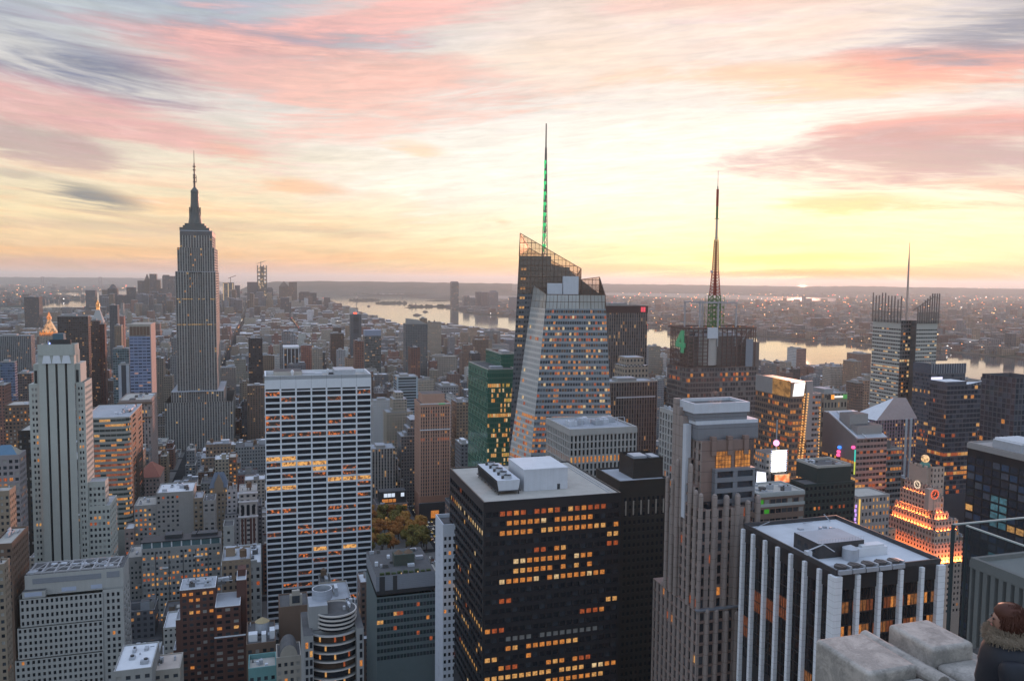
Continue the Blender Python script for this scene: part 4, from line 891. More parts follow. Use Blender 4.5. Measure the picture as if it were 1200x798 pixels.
def rule11(face, j, i, rows, cols):
    k = rows - 1 - j
    if face == 't':
        if i in (1, 2) and k % 2 == 0 and k < 18: return 4
        return 0 if b.rng.random() < .7 else 1
    p = .85 if j in (0, 2, 4, 6) else .55 if k in (1, 3, 5, 10, 20, 11) else .22
    if j == 8: p = .9
    if face == 'c': p = .5 if j < 9 else (.25 if k in (3, 5, 11) else .03)
    if b.rng.random() < p: return b.rng.choice((3, 3, 5, 7, 7) if j < 9 else (3, 7, 6, 5))
    return b.rng.choice((0, 0, 1, 2)) if face == 'f' else 8
b.windows(0, wm=BG + LIT + [glow('office_glow_dim', (.9, .36, .12), .55, .9, .8), FACETG], rule=rule11)
b.walls([M_BOAP, M_BOAF, mat('dark_glass_core', (.11, .125, .145), .3, .15, .3, spec=.6), M_ROOFDARK])
def veilglass(name, tint, opac):
    m = bpy.data.materials.new(name); m.use_nodes = True; t = m.node_tree; pb = t.nodes['Principled BSDF']; pb.inputs['Base Color'].default_value = (*tint, 1); pb.inputs['Roughness'].default_value = .1
    tr = t.nodes.new('ShaderNodeBsdfTransparent'); tr.inputs[0].default_value = (.93, .80, .68, 1) if opac < .5 else (.8, .78, .76, 1); mx_ = t.nodes.new('ShaderNodeMixShader'); mx_.inputs[0].default_value = opac
    t.links.new(tr.outputs[0], mx_.inputs[1]); t.links.new(pb.outputs[0], mx_.inputs[2]); t.links.new(mx_.outputs[0], t.nodes['Material Output'].inputs[0]); return m
M_VEIL = veilglass('screen_glass', (.45, .38, .34), .26); M_VEIL2 = veilglass('parapet_glass', (.60, .62, .60), .62)
M_LAT = mat('lattice_steel', (.13, .085, .065), .5, .2, .4)
def lattice(m, pts, du, dv, wd, mi=1, gi=0):
    """glass screen with bars on a planar polygon given as (bottom line, top line)"""
    (a0, a1), (t0, t1) = pts; a0, a1, t0, t1 = map(Vector, (a0, a1, t0, t1))
    m.face([a0, a1, t1, t0], gi)
    n = max(2, int((a1 - a0).length / du))
    for i in range(n + 1): m.bar(a0.lerp(a1, i / n), t0.lerp(t1, i / n), wd if i % 3 else wd * 1.9, mi)
    zmax, zmin_ = max(t0.z, t1.z), min(a0.z, a1.z); z = zmin_ + dv; k = 0
    while z < zmax:
        L = []
        for p, q in ((a0, t0), (t0, t1), (t1, a1), (a1, a0)):
            if (p.z - z) * (q.z - z) < 0: L.append(p.lerp(q, (z - p.z) / (q.z - p.z)))
        if len(L) == 2: m.bar(L[0], L[1], wd if k % 2 else wd * 1.7, mi)
        z += dv; k += 1
    m.bar(t0, t1, wd * 2, mi); m.bar(a0, t0, wd * 2, mi); m.bar(a1, t1, wd * 2, mi)
zl2 = at_y(681, 352, Yt).z
def screen(m):
    lattice(m, ((Lc + Vector((0, -.6, -26)), Vector((Tr.x, Yt - .6, Lc.z - 26))), (Tl + Vector((0, -.6, 0)), Tr + Vector((0, -.6, 0)))), 2.6, 3.9, .22)
    bk = Vector((5, Yb - Yt - 6, 0)); lattice(m, ((Lc + bk, Vector((Tr.x, Yb - 6, Lc.z - 20))), (Tl + bk + Vector((2, 0, -9)), Tr + Vector((0, Yb - Yt - 6, -4)))), 5.2, 7.8, .2)
    lattice(m, ((Lc, Lc + bk), (Tl, Tl + bk + Vector((2, 0, -9)))), 5.2, 7.8, .2)
    lattice(m, ((Vector((Tr.x, Yt, Lc.z - 26)), Vector((Tr.x, Yb - 6, Lc.z - 26))), (Tr, Tr + Vector((0, Yb - Yt - 6, -4)))), 5.2, 7.8, .2)
b.part('lattice_screen', [M_VEIL, M_LAT], screen)
P1, P2, P3 = at_y(681.5, 327.5, Yb - 10), at_y(702.6, 324.8, Yb - 10), at_y(709.3, 343, Yf + 6)
b.part('lattice_screen', [M_VEIL, M_LAT], lambda m: (lattice(m, ((Vector((P1.x, P1.y, zf)), Vector((P2.x, P2.y, zf))), (P1, P2)), 2.6, 3.9, .22), lattice(m, ((Vector((P3.x, P3.y, zf)), Vector((P2.x, P2.y, zf))), (up(P3, zt), P2)), 2.6, 3.9, .22)))
b.part('glass_parapet', [M_VEIL2, M_LAT], lambda m: (lattice(m, ((lerp_z(Fb[0], Ft[0], zf), lerp_z(Fb[1], Ft[1], zf)), (Ft[0], Ft[1])), 2.5, 4.6, .16), lattice(m, ((CtL, lerp_z(Fb[0], Ft[0], zf)), (Ct, Ft[0])), 2.5, 4.6, .16)))
p = at_y(638, 345, Yf + 14); q1, q2, q3 = at_y(659, 345, Yf + 14).x, at_y(660, 330, Yf + 14), at_y(678, 324, Yf + 14)
b.part('roof_block', M_WHITEPANEL, lambda m: (m.box(p.x + 2, Yf + 14, zf, q1, Yf + 20, at_y(650, 332, Yf + 14).z), m.box(q2.x, Yf + 13, zf, q3.x, Yf + 22, q3.z)))
M_SPIRE = mat('spire_steel', (.22, .18, .16), .5, .2, .5); M_GREENL = glow('green_spire_light', (.04, .75, .22), 1.0)
sp = at_y(638.3, 290, 590); st = at_y(638.3, 145, 590)
dzp = (st.z - sp.z) / 145
def spire(m):
    zt0 = sp.z - 18; z1_ = st.z - 28 * dzp
    for k in range(3):
        a = k * 2.094 + .4; m.bar((sp.x + 2.4 * math.cos(a), 590 + 2.4 * math.sin(a), zt0), (sp.x + .5 * math.cos(a), 590 + .5 * math.sin(a), z1_), .42)
    n = 26
    for i in range(n):
        z = zt0 + (z1_ - zt0) * i / n; r = 2.4 - 1.9 * i / n; z_ = zt0 + (z1_ - zt0) * (i + 1) / n; r_ = 2.4 - 1.9 * (i + 1) / n
        for k in range(3):
            a, c = k * 2.094 + .4, (k + 1) * 2.094 + .4
            m.bar((sp.x + r * math.cos(a), 590 + r * math.sin(a), z), (sp.x + r_ * math.cos(c), 590 + r_ * math.sin(c), z_), .22); m.bar((sp.x + r * math.cos(a), 590 + r * math.sin(a), z), (sp.x + r * math.cos(c), 590 + r * math.sin(c), z), .22)
    m.lathe(sp.x, 590, [(.75, z1_ - 60), (.7, z1_), (.55, z1_ + .1), (.42, st.z)], 8)
so = b.part('spire', M_SPIRE, spire)
for i in range(9):
    z = at_y(638, 288 - 12.2 * i, 590).z; b.part('ring_light', M_GREENL, lambda m: (m.cyl(sp.x - .4, 589.2, z - 1.2, z + 1.2, 1.25 - .06 * i, None, 10), m.cyl(sp.x - .6, 589.4, z - 4.4, z - 1.2, .5, None, 6)), so)

# green glass tower
M_GRP = mat('green_spandrel', (.07, .17, .125), .3, .2, .3, spec=.5); GG = glass('green_glass', (.05, .15, .11), .08, 0, .5, .7)
b = Bld('office_tower', 'green glass office tower with raised rear block and rows of yellow lights', 571.7, 433.5, 635)
W, D, H = b.X(606), b.Dp(549, 0), b.H
b.tier(0, 0, W, D, 0, H, 'fl', flo=4.0, cols=16, pf=.10, sf=.30, rec=.08, zmin=b.Z(560), top=2.5, side={'l': dict(cols=20, sf=.10, pf=.06)})
M_RED_ = None
def rule12(face, j, i, rows, cols):
    if face == 'l': return 1 if (i * 3 + j * 5) % 9 < 2 else 0  # paler panes paint a slanting reflection across the left face
    k = rows - 1 - j; p = {0: 0, 1: .1, 2: .5, 3: .35, 4: .45, 5: .5, 6: .15, 7: .15, 8: .85, 9: .3, 10: .2, 11: .35, 12: .5}.get(k, .3)
    return b.rng.choice((4, 4, 6, 3, 7)) if b.rng.random() < p else 0
b.windows(0, wm=[GG, glass('green_glass_light', (.16, .28, .21), .08, 0, .5, .7), GD[2]] + LIT + [glow('yellow_office', (1.0, .62, .12), .6, 1.1, 1.0, dark=(.08, .07, .015))], rule=rule12)
z2_ = b.Z(415, 0, 22)
hx0 = b.X(587, 16, z2_)
hx = b.X(587, 16, z2_); hD = b.Dp(569.3, hx, z2_)
b.tier(hx, 16, W + 4, max(hD, 40), H, z2_, 'fl', flo=4.0, cols=10, pf=.10, sf=.16, rec=.06, side={'l': dict(cols=12)})
b.windows(0, wm=[GG, GG, GG] + LIT, rule=lambda *a: 0, n=100); b.walls(M_GRP)
b.roof(0, 0, W, D, H, M_ROOFDARK, M_ROOFGREY, .6, .7); b.roof(hx, 16, W + 4, max(hD, 40), z2_, mat('rust_roof', (.12, .05, .035), .9), M_ROOFGREY, 1.0, .7)
b.part('roof_equipment', M_STEEL, lambda m: (m.box(4, 6, H, 14, 12, H + 2), m.box(hx + 3, 22, z2_, hx + 9, 34, z2_ + 2.2)))

# brown brick tower with pale piers in front of the avenue
M_ORBR = mat('orange_brown_brick', (.36, .195, .14), .85, .1, .2, streak=.06); M_ORPALE = mat('pale_terracotta', (.46, .29, .225), .85, .1, .2)
b = Bld('office_tower', 'slim orange brown brick tower with pink penthouse rising over the avenue traffic', 492.5, 473.5, 850)
W, H = b.X(527), b.H; D = 34; zb_ = b.Z(582)
b.tier(0, 0, W, D, 0, H - 3, 'fl', cols=12, flo=3.7, pf=.5, sf=.30, rec=.5, zmin=zb_, pm=1)
b.wall.box(-.3, -.3, H - 3, W + .3, D, H, 1, skip='tb')
b.windows(.035, dark=(0, 1, 1), litm=(5, 3)); b.walls([M_ORBR, M_ORPALE])
for i in range(4): b.part('pier', M_ORPALE, lambda m: m.box(W * i / 3 - .9, -.6, zb_, W * i / 3 + .9, .02, H + .6))
b.part('string_course', M_TRAV, lambda m: (m.box(-.5, -.7, b.Z(504) - .5, W + .5, .1, b.Z(504) + .5), m.box(-.6, -.8, H - .6, W + .6, .1, H + .2)))
b.roof(0, 0, W, D, H, M_ROOFDARK, M_ORPALE, .8, .5)
b.part('penthouse', [M_ORPALE, M_ROOFDARK], lambda m: m.box(W * .10, 5, H, W * .86, D - 6, b.Z(462, 0, 5), 0, 1)); b.part('podium', [M_DARKMETAL, M_ROOFDARK], lambda m: m.box(-1.5, -3, 0, W + 1.5, -.01, b.Z(590, 0, -3), 0, 1))
b.part('green_edge_light', glow('green_edge', (.05, .7, .3), .6), lambda m: m.box(W * .62, -.9, H - .6, W * .84, -.81, H + .1)); b.part('entrance_light', LIT[0], lambda m: m.box(W * .35, -3.1, 3, W * .62, -3.01, 11))
# ---------------------------------------------------------------- the west side
# dark tower with lattice top, number sign and tall antenna
M_4W = mat('smoky_panel', (.17, .145, .14), .4, .25, .15, spec=.5); M_4F = mat('brown_lattice', (.15, .10, .09), .6, .2, .3); M_PORT = mat('pale_portal_steel', (.38, .38, .40), .6, .1, .4)
GS = [glass('smoky_glass', (.09, .08, .085), .08, 0, .5, .7), glass('smoky_glass_pale', (.20, .185, .185), .1, 0, .5, .7), glass('smoky_glass_pink', (.20, .12, .11), .12, 0, .5, .7)]
b = Bld('skyscraper', 'dark tower with open lattice top, green number sign and a tall red antenna', 806, 431, 640)
H = b.H; W = b.X(887); D = b.Dp(782, 0); zb_ = b.Z(520)
b.tier(0, 0, W, D, 0, H, 'fl', flo=4.0, cols=26, pf=.14, sf=.34, rec=.15, zmin=zb_, side={'l': dict(cols=16)})
zt = b.Z(386); xr = b.X(884, 2, zt); Dl = b.Dp(786.5, 0, zt)
b.wall.box(8, 6, H, xr - 3, D - 6, zt - 6, 0, skip='b')
b.windows(.07, wm=[GS[0], GS[0], GS[1]] + LIT[:3] + [GS[2]], dark=(0, 0, 0, 1, 2), litm=(3, 5, 6)); b.walls(M_4W)
def lat4(m):
    for z in np.arange(H, zt, 3.0):
        m.box(-.3, -.3, z, xr * .28, .3, z + .5); m.box(xr * .52, -.3, z, xr, .3, z + .5); m.box(-.3, .3, z, .3, Dl, z + .5); m.box(xr - .3, .3, z, xr + .3, D, z + .5)
    for q in np.linspace(0, 1, 15): m.box(xr * q - .3, -.4, H, xr * q + .3, .4, zt + 1.5) if not .3 < q < .5 else None
    for q in np.linspace(0, 1, 12): m.box(-.4, Dl * q - .3, H, .4, Dl * q + .3, zt + 1.5); m.box(xr - .4, D * q - .3, H, xr + .4, D * q + .3, zt + 1)
    m.box(-.5, -.5, zt, xr + .5, .5, zt + 1.4); m.box(-.5, -.5, zt, .5, Dl, zt + 1.4); m.box(xr - .5, 0, zt, xr + .5, D, zt + 1.4); m.box(-.5, D - 1, zt, xr, D, zt + 1.4)
b.part('lattice_frame', M_4F, lat4)
zc0, zc1 = b.Z(429), b.Z(396); xc = b.X(826.5, 8, zc0)
def drum(m):
    m.cyl(xc, 9, zc0, zc1, 9.0, None, 28)
    for z in np.arange(zc0 + .6, zc1, 1.7): m.cyl(xc, 9, z, z + .7, 9.3, None, 28)
b.part('louvred_drum', mat('grey_louvre_drum', (.45, .43, .42), .6, .1, .4), drum)
b.part('white_panel', M_WHITEPANEL, lambda m: m.box(b.X(829, -.8, zt), -1.4, b.Z(397), b.X(841, -.8, zt), -.6, b.Z(384)))
b.part('corner_louvre', M_LOUV, lambda m: m.box(xr - 9, -.8, H, xr - 2.5, -.31, b.Z(398)))
zp0, zp1 = zt - 2, b.Z(354, 0, 14)
pa, pb = b.X(814.5, 10, zp1), b.X(856.6, 10, zp1)
b.part('portal_frame', M_PORT, lambda m: ([m.box(q - .5, y - .5, zt - 14, q + .5, y + .5, zp1) for q in (pa, (pa + pb) / 2, pb) for y in (2, 26)], [m.box(pa - .5, y - .5, zp1 - .6, pb + .5, y + .5, zp1 + .5) for y in (2, 26)], [m.box(q - .5, 2, zp1 - .5, q + .5, 26, zp1 + .4) for q in (pa, pb)],
     m.bar((pa, 1.5, zt - 1), (pa + 9, 1.5, zt - 13), .8), m.bar(((pa + pb) / 2, 1.5, zt - 1), (pa + 10, 1.5, zt - 13), .8), m.bar((pb + 11, 1.2, zt - 1), (pb + 4, 1.2, zt - 13), .8), m.box(b.X(806, 1, zt), .6, zt - 1.4, b.X(879, 1, zt), 1.6, zt)))
def number(m, s=11.5):
    z = b.Z(413, 0, 10) ; y0 = Dl * .10; h = b.Z(387, 0, 10) - z; w_ = Dl * .5
    f = lambda u0, v0, u1, v1: m.box(-1.9, y0 + w_ * (1 - u1), z + h * v0, -.9, y0 + w_ * (1 - u0), z + h * v1)
    f(.58, 0, .84, 1); f(0, .24, 1.0, .44)
    m.prism([(-1.9, 0), (-.9, 0)], 0, 0) if 0 else None
    a = [(0, .44), (.30, .44), (.84, 1.0), (.58, 1.0)]
    P = lambda u, v, x: (x, y0 + w_ * (1 - u), z + h * v)
    m.face([P(u, v, -1.9) for u, v in a]); m.face([P(u, v, -.9) for u, v in a[::-1]])
    for i in range(4): p, q = a[i], a[(i + 1) % 4]; m.face([P(*p, -1.9), P(*p, -.9), P(*q, -.9), P(*q, -1.9)])
b.part('number_sign', glow('green_sign_paint', (.05, .30, .16), .55), number)
ax = b.X(836.5, 14, zt); ay = 14
Za = lambda py: b.Z(py, ax, ay)
M_RED, M_GRN, M_ORG = mat('antenna_red', (.30, .06, .04), .6, .2), mat('antenna_green', (.10, .20, .08), .6, .3), mat('antenna_orange', (.42, .20, .10), .6, .2)
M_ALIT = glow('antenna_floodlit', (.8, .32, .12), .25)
def truss(m, z0, z1, r0, r1, n, w, mi=0):
    for i in range(n):
        a0, a1 = z0 + (z1 - z0) * i / n, z0 + (z1 - z0) * (i + 1) / n; s0, s1 = r0 + (r1 - r0) * i / n, r0 + (r1 - r0) * (i + 1) / n
        c0 = [(ax - s0, ay - s0), (ax + s0, ay - s0), (ax + s0, ay + s0), (ax - s0, ay + s0)]; c1 = [(ax - s1, ay - s1), (ax + s1, ay - s1), (ax + s1, ay + s1), (ax - s1, ay + s1)]
        for k in range(4):
            p, q = c0[k], c0[(k + 1) % 4]; p1, q1 = c1[k], c1[(k + 1) % 4]
            m.bar((*p, a0), (*p1, a1), w * 1.5, mi); m.bar((*p, a0), (*q1, a1), w, mi); m.bar((*p, a0), (*q, a0), w, mi)
ant = b.part('antenna_base', [M_GRN], lambda m: (truss(m, zt - 2, Za(346), 3.6, 3.4, 8, .45), [m.bar((ax + dx * 4.6, ay + dy * 4.6, zt - 2), (ax + dx * 4.6, ay + dy * 4.6, Za(347)), .25) for dx in (-1.3, 1.3) for dy in (-1, 1)], [m.box(ax - 6.4, ay - 4.8, z, ax + 6.4, ay - 4.5, z + .3) for z in np.arange(zt, Za(347), 3.4)], [m.box(ax + q, ay - 5, z, ax + q + 1, ay - 4, z + 2) for q in (-6, -3, 2, 5) for z in (zt + 4, zt + 9, zt + 16)]))
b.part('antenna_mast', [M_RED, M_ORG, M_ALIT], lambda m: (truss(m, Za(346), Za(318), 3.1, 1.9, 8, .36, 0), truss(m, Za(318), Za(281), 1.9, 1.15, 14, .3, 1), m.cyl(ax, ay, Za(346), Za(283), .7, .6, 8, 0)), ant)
b.part('antenna_pole', [mat('antenna_white', (.5, .42, .36), .6), M_RED, M_GRN, M_STEEL], lambda m: (m.cyl(ax, ay, Za(281), Za(257), 1.0, .85, 10, 0), m.cyl(ax, ay, Za(257), Za(242), 1.0, .95, 10, 2), m.cyl(ax, ay, Za(242), Za(222), 1.05, 1.0, 10, 1), m.cyl(ax, ay, Za(222), Za(218.5), .6, .5, 8, 0), m.cyl(ax, ay, Za(218.5), Za(200), .3, .2, 6, 3), [m.box(ax - 2.2, ay - .3, Za(p), ax + 2.2, ay + .3, Za(p) + .5) for p in (279.5, 257)], m.cyl(ax - 3.4, ay, Za(320), Za(317), 1.1, None, 8, 3)), ant)
xs = b.X(890, 12, b.Z(401, 90, 12))
b.part('side_fin', [M_4W, M_ROOFDARK], lambda m: m.box(W + .2, 12, 20, xs, D - 4, b.Z(401, W, 12), 0, 1))
for q in range(10): b.part('roof_lamp', LIT[q % 3], lambda m: m.box(b.rng.uniform(2, xr - 3), 2, zt + 1.4, 0, 2.6, zt + 2.2) if 0 else m.box(4 + q * 6.2, 3, zt + 1.4, 4.7 + q * 6.2, 3.6, zt + 2.0))
clutter(b, 4, 4, xr - 4, D - 4, zt - 6, 8, 6)

# slender grey tower with rods on the roof and a mast, right
M_NYW = mat('ceramic_rod_screen', (.42, .415, .385), .7, .1, .2); M_NYG = mat('grey_notch', (.12, .12, .125), .5, .2, .2)
b = Bld('skyscraper', 'grey tower with thin rods above its roof and a slender mast, by the river', 1063, 366, 870)
H = b.H; zb_ = b.Z(480)
xn, W = b.X(1075), b.X(1099.5); D = b.Dp(1023.5, 0, H); dn = b.Dp(1056.5, 0, H)
b.facade('f', xn, 0, W, D, zb_, H - 9, flo=4.1, cols=9, pf=.08, sf=.64, rec=.2, top=8)
b.facade('l', 0, dn, W, D, zb_, H - 9, flo=4.1, cols=12, pf=.08, sf=.64, rec=.2, top=8)
b.wall.box(0, 0, 0, W, D, zb_, 0, skip='tb'); b.wall.face([(xn, 0, zb_), (xn, 0, H - 9), (xn, dn, H - 9), (xn, dn, zb_)], 1); b.foot(0, 0, W, D)
b.facade('l', xn, 0, W, dn, zb_, H - 9, flo=4.1, cols=3, pf=.2, sf=.4, rec=.2, m=1); b.facade('f', 0, dn, xn, D, zb_, H - 9, flo=4.1, cols=4, pf=.2, sf=.4, rec=.2, m=1)
b.wall.box(xn, 0, H - 9, W, dn, H - 8.9, 1); b.wall.box(0, dn, H - 9, W, D, H - 8.9, 1); b.wall.box(W - .1, 0, zb_, W, D, H - 9, 0)
def rule14(face, j, i, rows, cols):
    k = rows - 1 - j
    p = {10: .8, 11: .5, 14: .5, 18: .3, 21: .35, 23: .4, 24: .55, 3: .1, 4: .1, 5: .15}.get(k, .10 if k > 4 else .04)
    if k == 5 and face == 'f' and cols == 9 and i < 1: return 3
    return b.rng.choice((3, 4, 6, 6)) if b.rng.random() < p else b.rng.choice((0, 0, 1))
b.windows(0, rule=rule14); b.walls([M_NYW, M_NYG])
def rods(m):
    for x0, y0, x1, y1 in ((xn, -.8, W, -.8), (-.8, dn, -.8, D)):
        n = 9
        m.bar((x0, y0, H - .5), (x1, y1, H - .5), .5)
        for i in range(n + 1):
            p = Vector((x0, y0, 0)).lerp(Vector((x1, y1, 0)), i / n); hh = b.rng.choice((13, 17, 20)) if y0 > 0 else 5 + 15 * min(1, i / 6)
            m.bar((p.x, p.y, H - 12), (p.x, p.y, H + hh), .95)
        for i in range(40): p = Vector((x0, y0, 0)).lerp(Vector((x1, y1, 0)), i / 39); m.bar((p.x, p.y, H - 12), (p.x, p.y, H), .2)
    m.bar((xn - 6, 0, H + 2), (W - 5, .5, H + 17), .7); m.bar((W - 5, .5, H + 17), (W, .5, H + 15), .4)
b.part('rod_screen', mat('dark_roof_rods', (.15, .145, .14), .7, .1), rods)
mx, my = b.X(1062.5, 12, H), 12
b.part('mast', mat('pale_mast', (.45, .36, .32), .5), lambda m: m.lathe(mx, my, [(1.2, H - 9), (1.0, b.Z(335, mx, my)), (.9, b.Z(310, mx, my)), (.45, b.Z(296, mx, my)), (.2, b.Z(284, mx, my))], 8))

# tower stepped like a wedding cake, floodlit orange, with clocks and a globe
M_PARA = mat('buff_brick', (.50, .38, .32), .85, .1, .3, streak=.05)
b = Bld('office_tower', 'stepped brick tower floodlit orange, with round clocks and a glowing globe on top', 1095, 638.5, 520)
def para():
    H = b.H
    base0 = b.Z(676)
    L = lambda px, py, z: b.Dp(px, 0, z)
    W = b.X(1130); D = b.Dp(1034, 0)
    tiers = []
    b.tier(-1.8, -1.8, W + 1.8, D + 4, 0, b.Z(661), 'fl', flo=3.6, bay=2.9, pf=.5, sf=.5, rec=.35, zmin=b.Z(720))
    b.tier(0, 0, W, D, b.Z(661), H, 'fl', flo=3.6, bay=2.6, pf=.5, sf=.45, rec=.35); tiers.append((b.Z(661), -1.8, -1.8, W + 1.8, D))
    def lev(px_l, px_c, px_r, py_c, z0, y_in, xin, pyl=None):
        z1 = solve_py(b.wp(xin, y_in, 0), Vector((0, 0, 1)), py_c); x1 = b.X(px_r, y_in, z1); y1 = solve_px(b.wp(xin, 0, z1), b.wy, px_l)
        b.tier(xin, y_in, x1, y1, z0, z1, 'fl', flo=3.6, bay=2.6, pf=.5, sf=.45, rec=.35); return z1, x1, y1
    z1, x1, y1 = lev(1040.5, 0, 1124, 624, H, 1.6, 1.4); tiers.append((z1, 1.4, 1.6, x1, y1))
    z2, x2, y2 = lev(1046, 0, 1123, 611, z1, 2.2, 2.6)
    z3, x3, y3 = lev(1049, 0, 1112, 602, z2, 4.5, 3.6)
    z4, x4, y4 = lev(1055, 0, 1106, 584, z3, 5.2, 3.2)
    z5, x5, y5 = lev(1060, 0, 1104, 572, z4, 5.6, 3.6)
    return H, W, D, (z1, x1, y1), (z2, x2, y2), (z3, x3, y3), (z4, x4, y4), (z5, x5, y5)
H, W, D, t1, t2, t3, t4, t5 = para()
z5, x5, y5 = t5
yc = b.Dp(1072, 3.6, z5); zcT = b.Z(546, 3.6, yc); hw = 6.0
b.tier(4.6, yc - 9, 14, yc + 6.5, t4[0], zcT, 'l', flo=3.6, bay=3, pf=.6, sf=.5, rec=.3, top=9)
b.tier(7, yc - 12, 16, yc - 9.02, t4[0], b.Z(548, 7, yc - 12), 'fl', flo=3.6, bay=3, pf=.6, sf=.5, rec=.3)
b.windows(.06, dark=(0, 0, 1)); b.walls(M_PARA)
def crown(m):
    for z, x0, y0, x1, y1 in ((t1[0], 1.4, 1.6, t1[1], t1[2]), (t2[0], 2.6, 2.2, t2[1], t2[2]), (t3[0], 3.6, 4.5, t3[1], t3[2]), (t4[0], 3.2, 5.2, t4[1], t4[2]), (t5[0], 3.6, 5.6, t5[1], t5[2]), (H, 0, 0, W, D)):
        m.box(x0, y0, z - .2, x1, y1, z, 0)
        for q in np.arange(y0, y1 - 1.4, 3.0): m.box(x0 - .1, q, z, x0 + .5, q + 1.4, z + 1.1, 1)
        for q in np.arange(x0, x1 - 1.4, 3.0): m.box(q, y0 - .1, z, q + 1.4, y0 + .5, z + 1.1, 1)
    for k in range(4): m.box(4.4, yc - 8.4 + k * 4.4, zcT, 5.6, yc - 6.6 + k * 4.4, zcT + 1.8, 1)
b.part('battlement', [M_ROOFDARK, M_PARA], crown)
def clock(name, c, nx, r, dial, ring):
    o = b.part('clock', dial, lambda m: m.face([(c[0] - .12 * nx[0] * -1, c[1], c[2])] * 0 or [(c[0] + (0 if nx[0] else r * math.cos(a)), c[1] + (r * math.cos(a) if nx[0] else 0), c[2] + r * math.sin(a)) for a in (np.linspace(0, 2 * math.pi, 25)[:-1] * (-1 if nx[0] else 1))]))
    f = lambda a, rr, d: (c[0] + (nx[0] * d if nx[0] else rr * math.cos(a)), c[1] + (rr * math.cos(a) if nx[0] else nx[1] * d), c[2] + rr * math.sin(a))
    b.part('clock_ring', ring, lambda m: [m.bar(f(a, r * 1.04, .1), f(a + .2618, r * 1.04, .1), .28) for a in np.arange(0, 6.28, .2618)] + [m.bar(f(a, r * .70, .12), f(a, r * .88, .12), .4) for a in np.arange(0, 6.28, .5236)], o)
    b.part('clock_hand', ring, lambda m: (m.bar(f(1.2, 0, .16), f(1.2, r * .55, .16), .3), m.bar(f(3.7, 0, .16), f(3.7, r * .4, .16), .3)), o)
zk = b.Z(567, 4.5, b.Dp(1075, 4.5, z5)); clock('clock', (3.45, b.Dp(1075, 3.45, zk), zk), (-1, 0), 2.5, mat('clock_dial_dark', (.04, .035, .04)), glow('clock_bulbs_white', (1.0, .75, .55), 1.2))
zk = b.Z(579, 6, 5.4); xk = b.X(1095.5, 5.4, zk)
b.part('clock_gable', M_PARA, lambda m: m.box(xk - 4.6, 5.5, t4[0] - 8, xk + 4.6, 9, zk + 3.6))
clock('clock', (xk, 5.40, zk), (0, -1), 2.9, mat('clock_dial_dark', (.04, .035, .04)), glow('clock_bulbs_red', (1.0, .16, .07), 1.3))
gz = b.Z(541, 8, yc - 2)
cap = b.part('copper_cap', mat('verdigris', (.10, .24, .21), .7, .2), lambda m: m.lathe(8.5, yc - 3, [(3.6, zcT), (3.3, gz - 1.2), (2.2, gz)], 8))
b.part('globe', glow('globe_light', (1.0, .62, .30), 1.25, .4, .5, sample=True), lambda m: m.lathe(8.5, yc - 3, [(.8, gz - .2)] + [(2.6 * math.cos(a), gz + 2.4 + 2.6 * math.sin(a)) for a in np.linspace(-1.25, 1.45, 10)], 16), cap)
def flood(x0, y0, x1, y1, z, P, tilt=0):
    p, q = b.wp(x0, y0, z), b.wp(x1, y1, z); l = bpy.data.lights.new('floodlight', 'AREA'); l.shape = 'RECTANGLE'; l.size = (q - p).length; l.size_y = .5; l.energy = P * l.size; l.color = (1.0, .22, .05)
    o = bpy.data.objects.new('floodlight_glow', l); COL.objects.link(o); d = (q - p).normalized(); inw = Vector((-d.y, d.x, 0)); 
    inw = inw if inw.dot(b.wx + b.wy) > 0 else -inw
    aim = (Vector((0, 0, 1)) + inw * .45).normalized(); X_ = d; Y_ = aim.cross(-X_) if 0 else (-aim).cross(X_); o.matrix_world = Matrix((X_, Y_, -aim)).transposed().to_4x4(); o.matrix_world.translation = (p + q) / 2
    mm = MB(); n = max(2, int((q - p).length / 5))
    for i in range(n):
        c = p.lerp(q, (i + .5) / n) - b.o; lx, ly = c.dot(b.wx), c.dot(b.wy); b.part('floodlight', glow('floodlight_lens', (1.0, .42, .10), 1.6), lambda m: m.box(lx - .3, ly - .3, z - .5, lx + .3, ly + .3, z - .1))
zb1 = b.Z(661)
flood(-1.2, -1.0, -1.2, D, zb1 + .4, 620); flood(-1, -1.2, W, -1.2, zb1 + .4, 620)
flood(2.0, 6, 2.0, t2[2], t1[0] + .6, 200); flood(2.6, 1.9, t2[1], 1.9, t1[0] + .6, 190)
flood(2.9, 8, 2.9, t3[2], t2[0] + .6, 200); flood(4, 3.4, t3[1] - 2, 3.4, t2[0] + .6, 180); flood(3.4, 9, 3.4, t4[2], t3[0] + .5, 130); flood(4.4, 4.9, t4[1] - 1, 4.9, t3[0] + .5, 110); flood(3.3, 10, 3.3, t5[2], t4[0] + .5, 60)

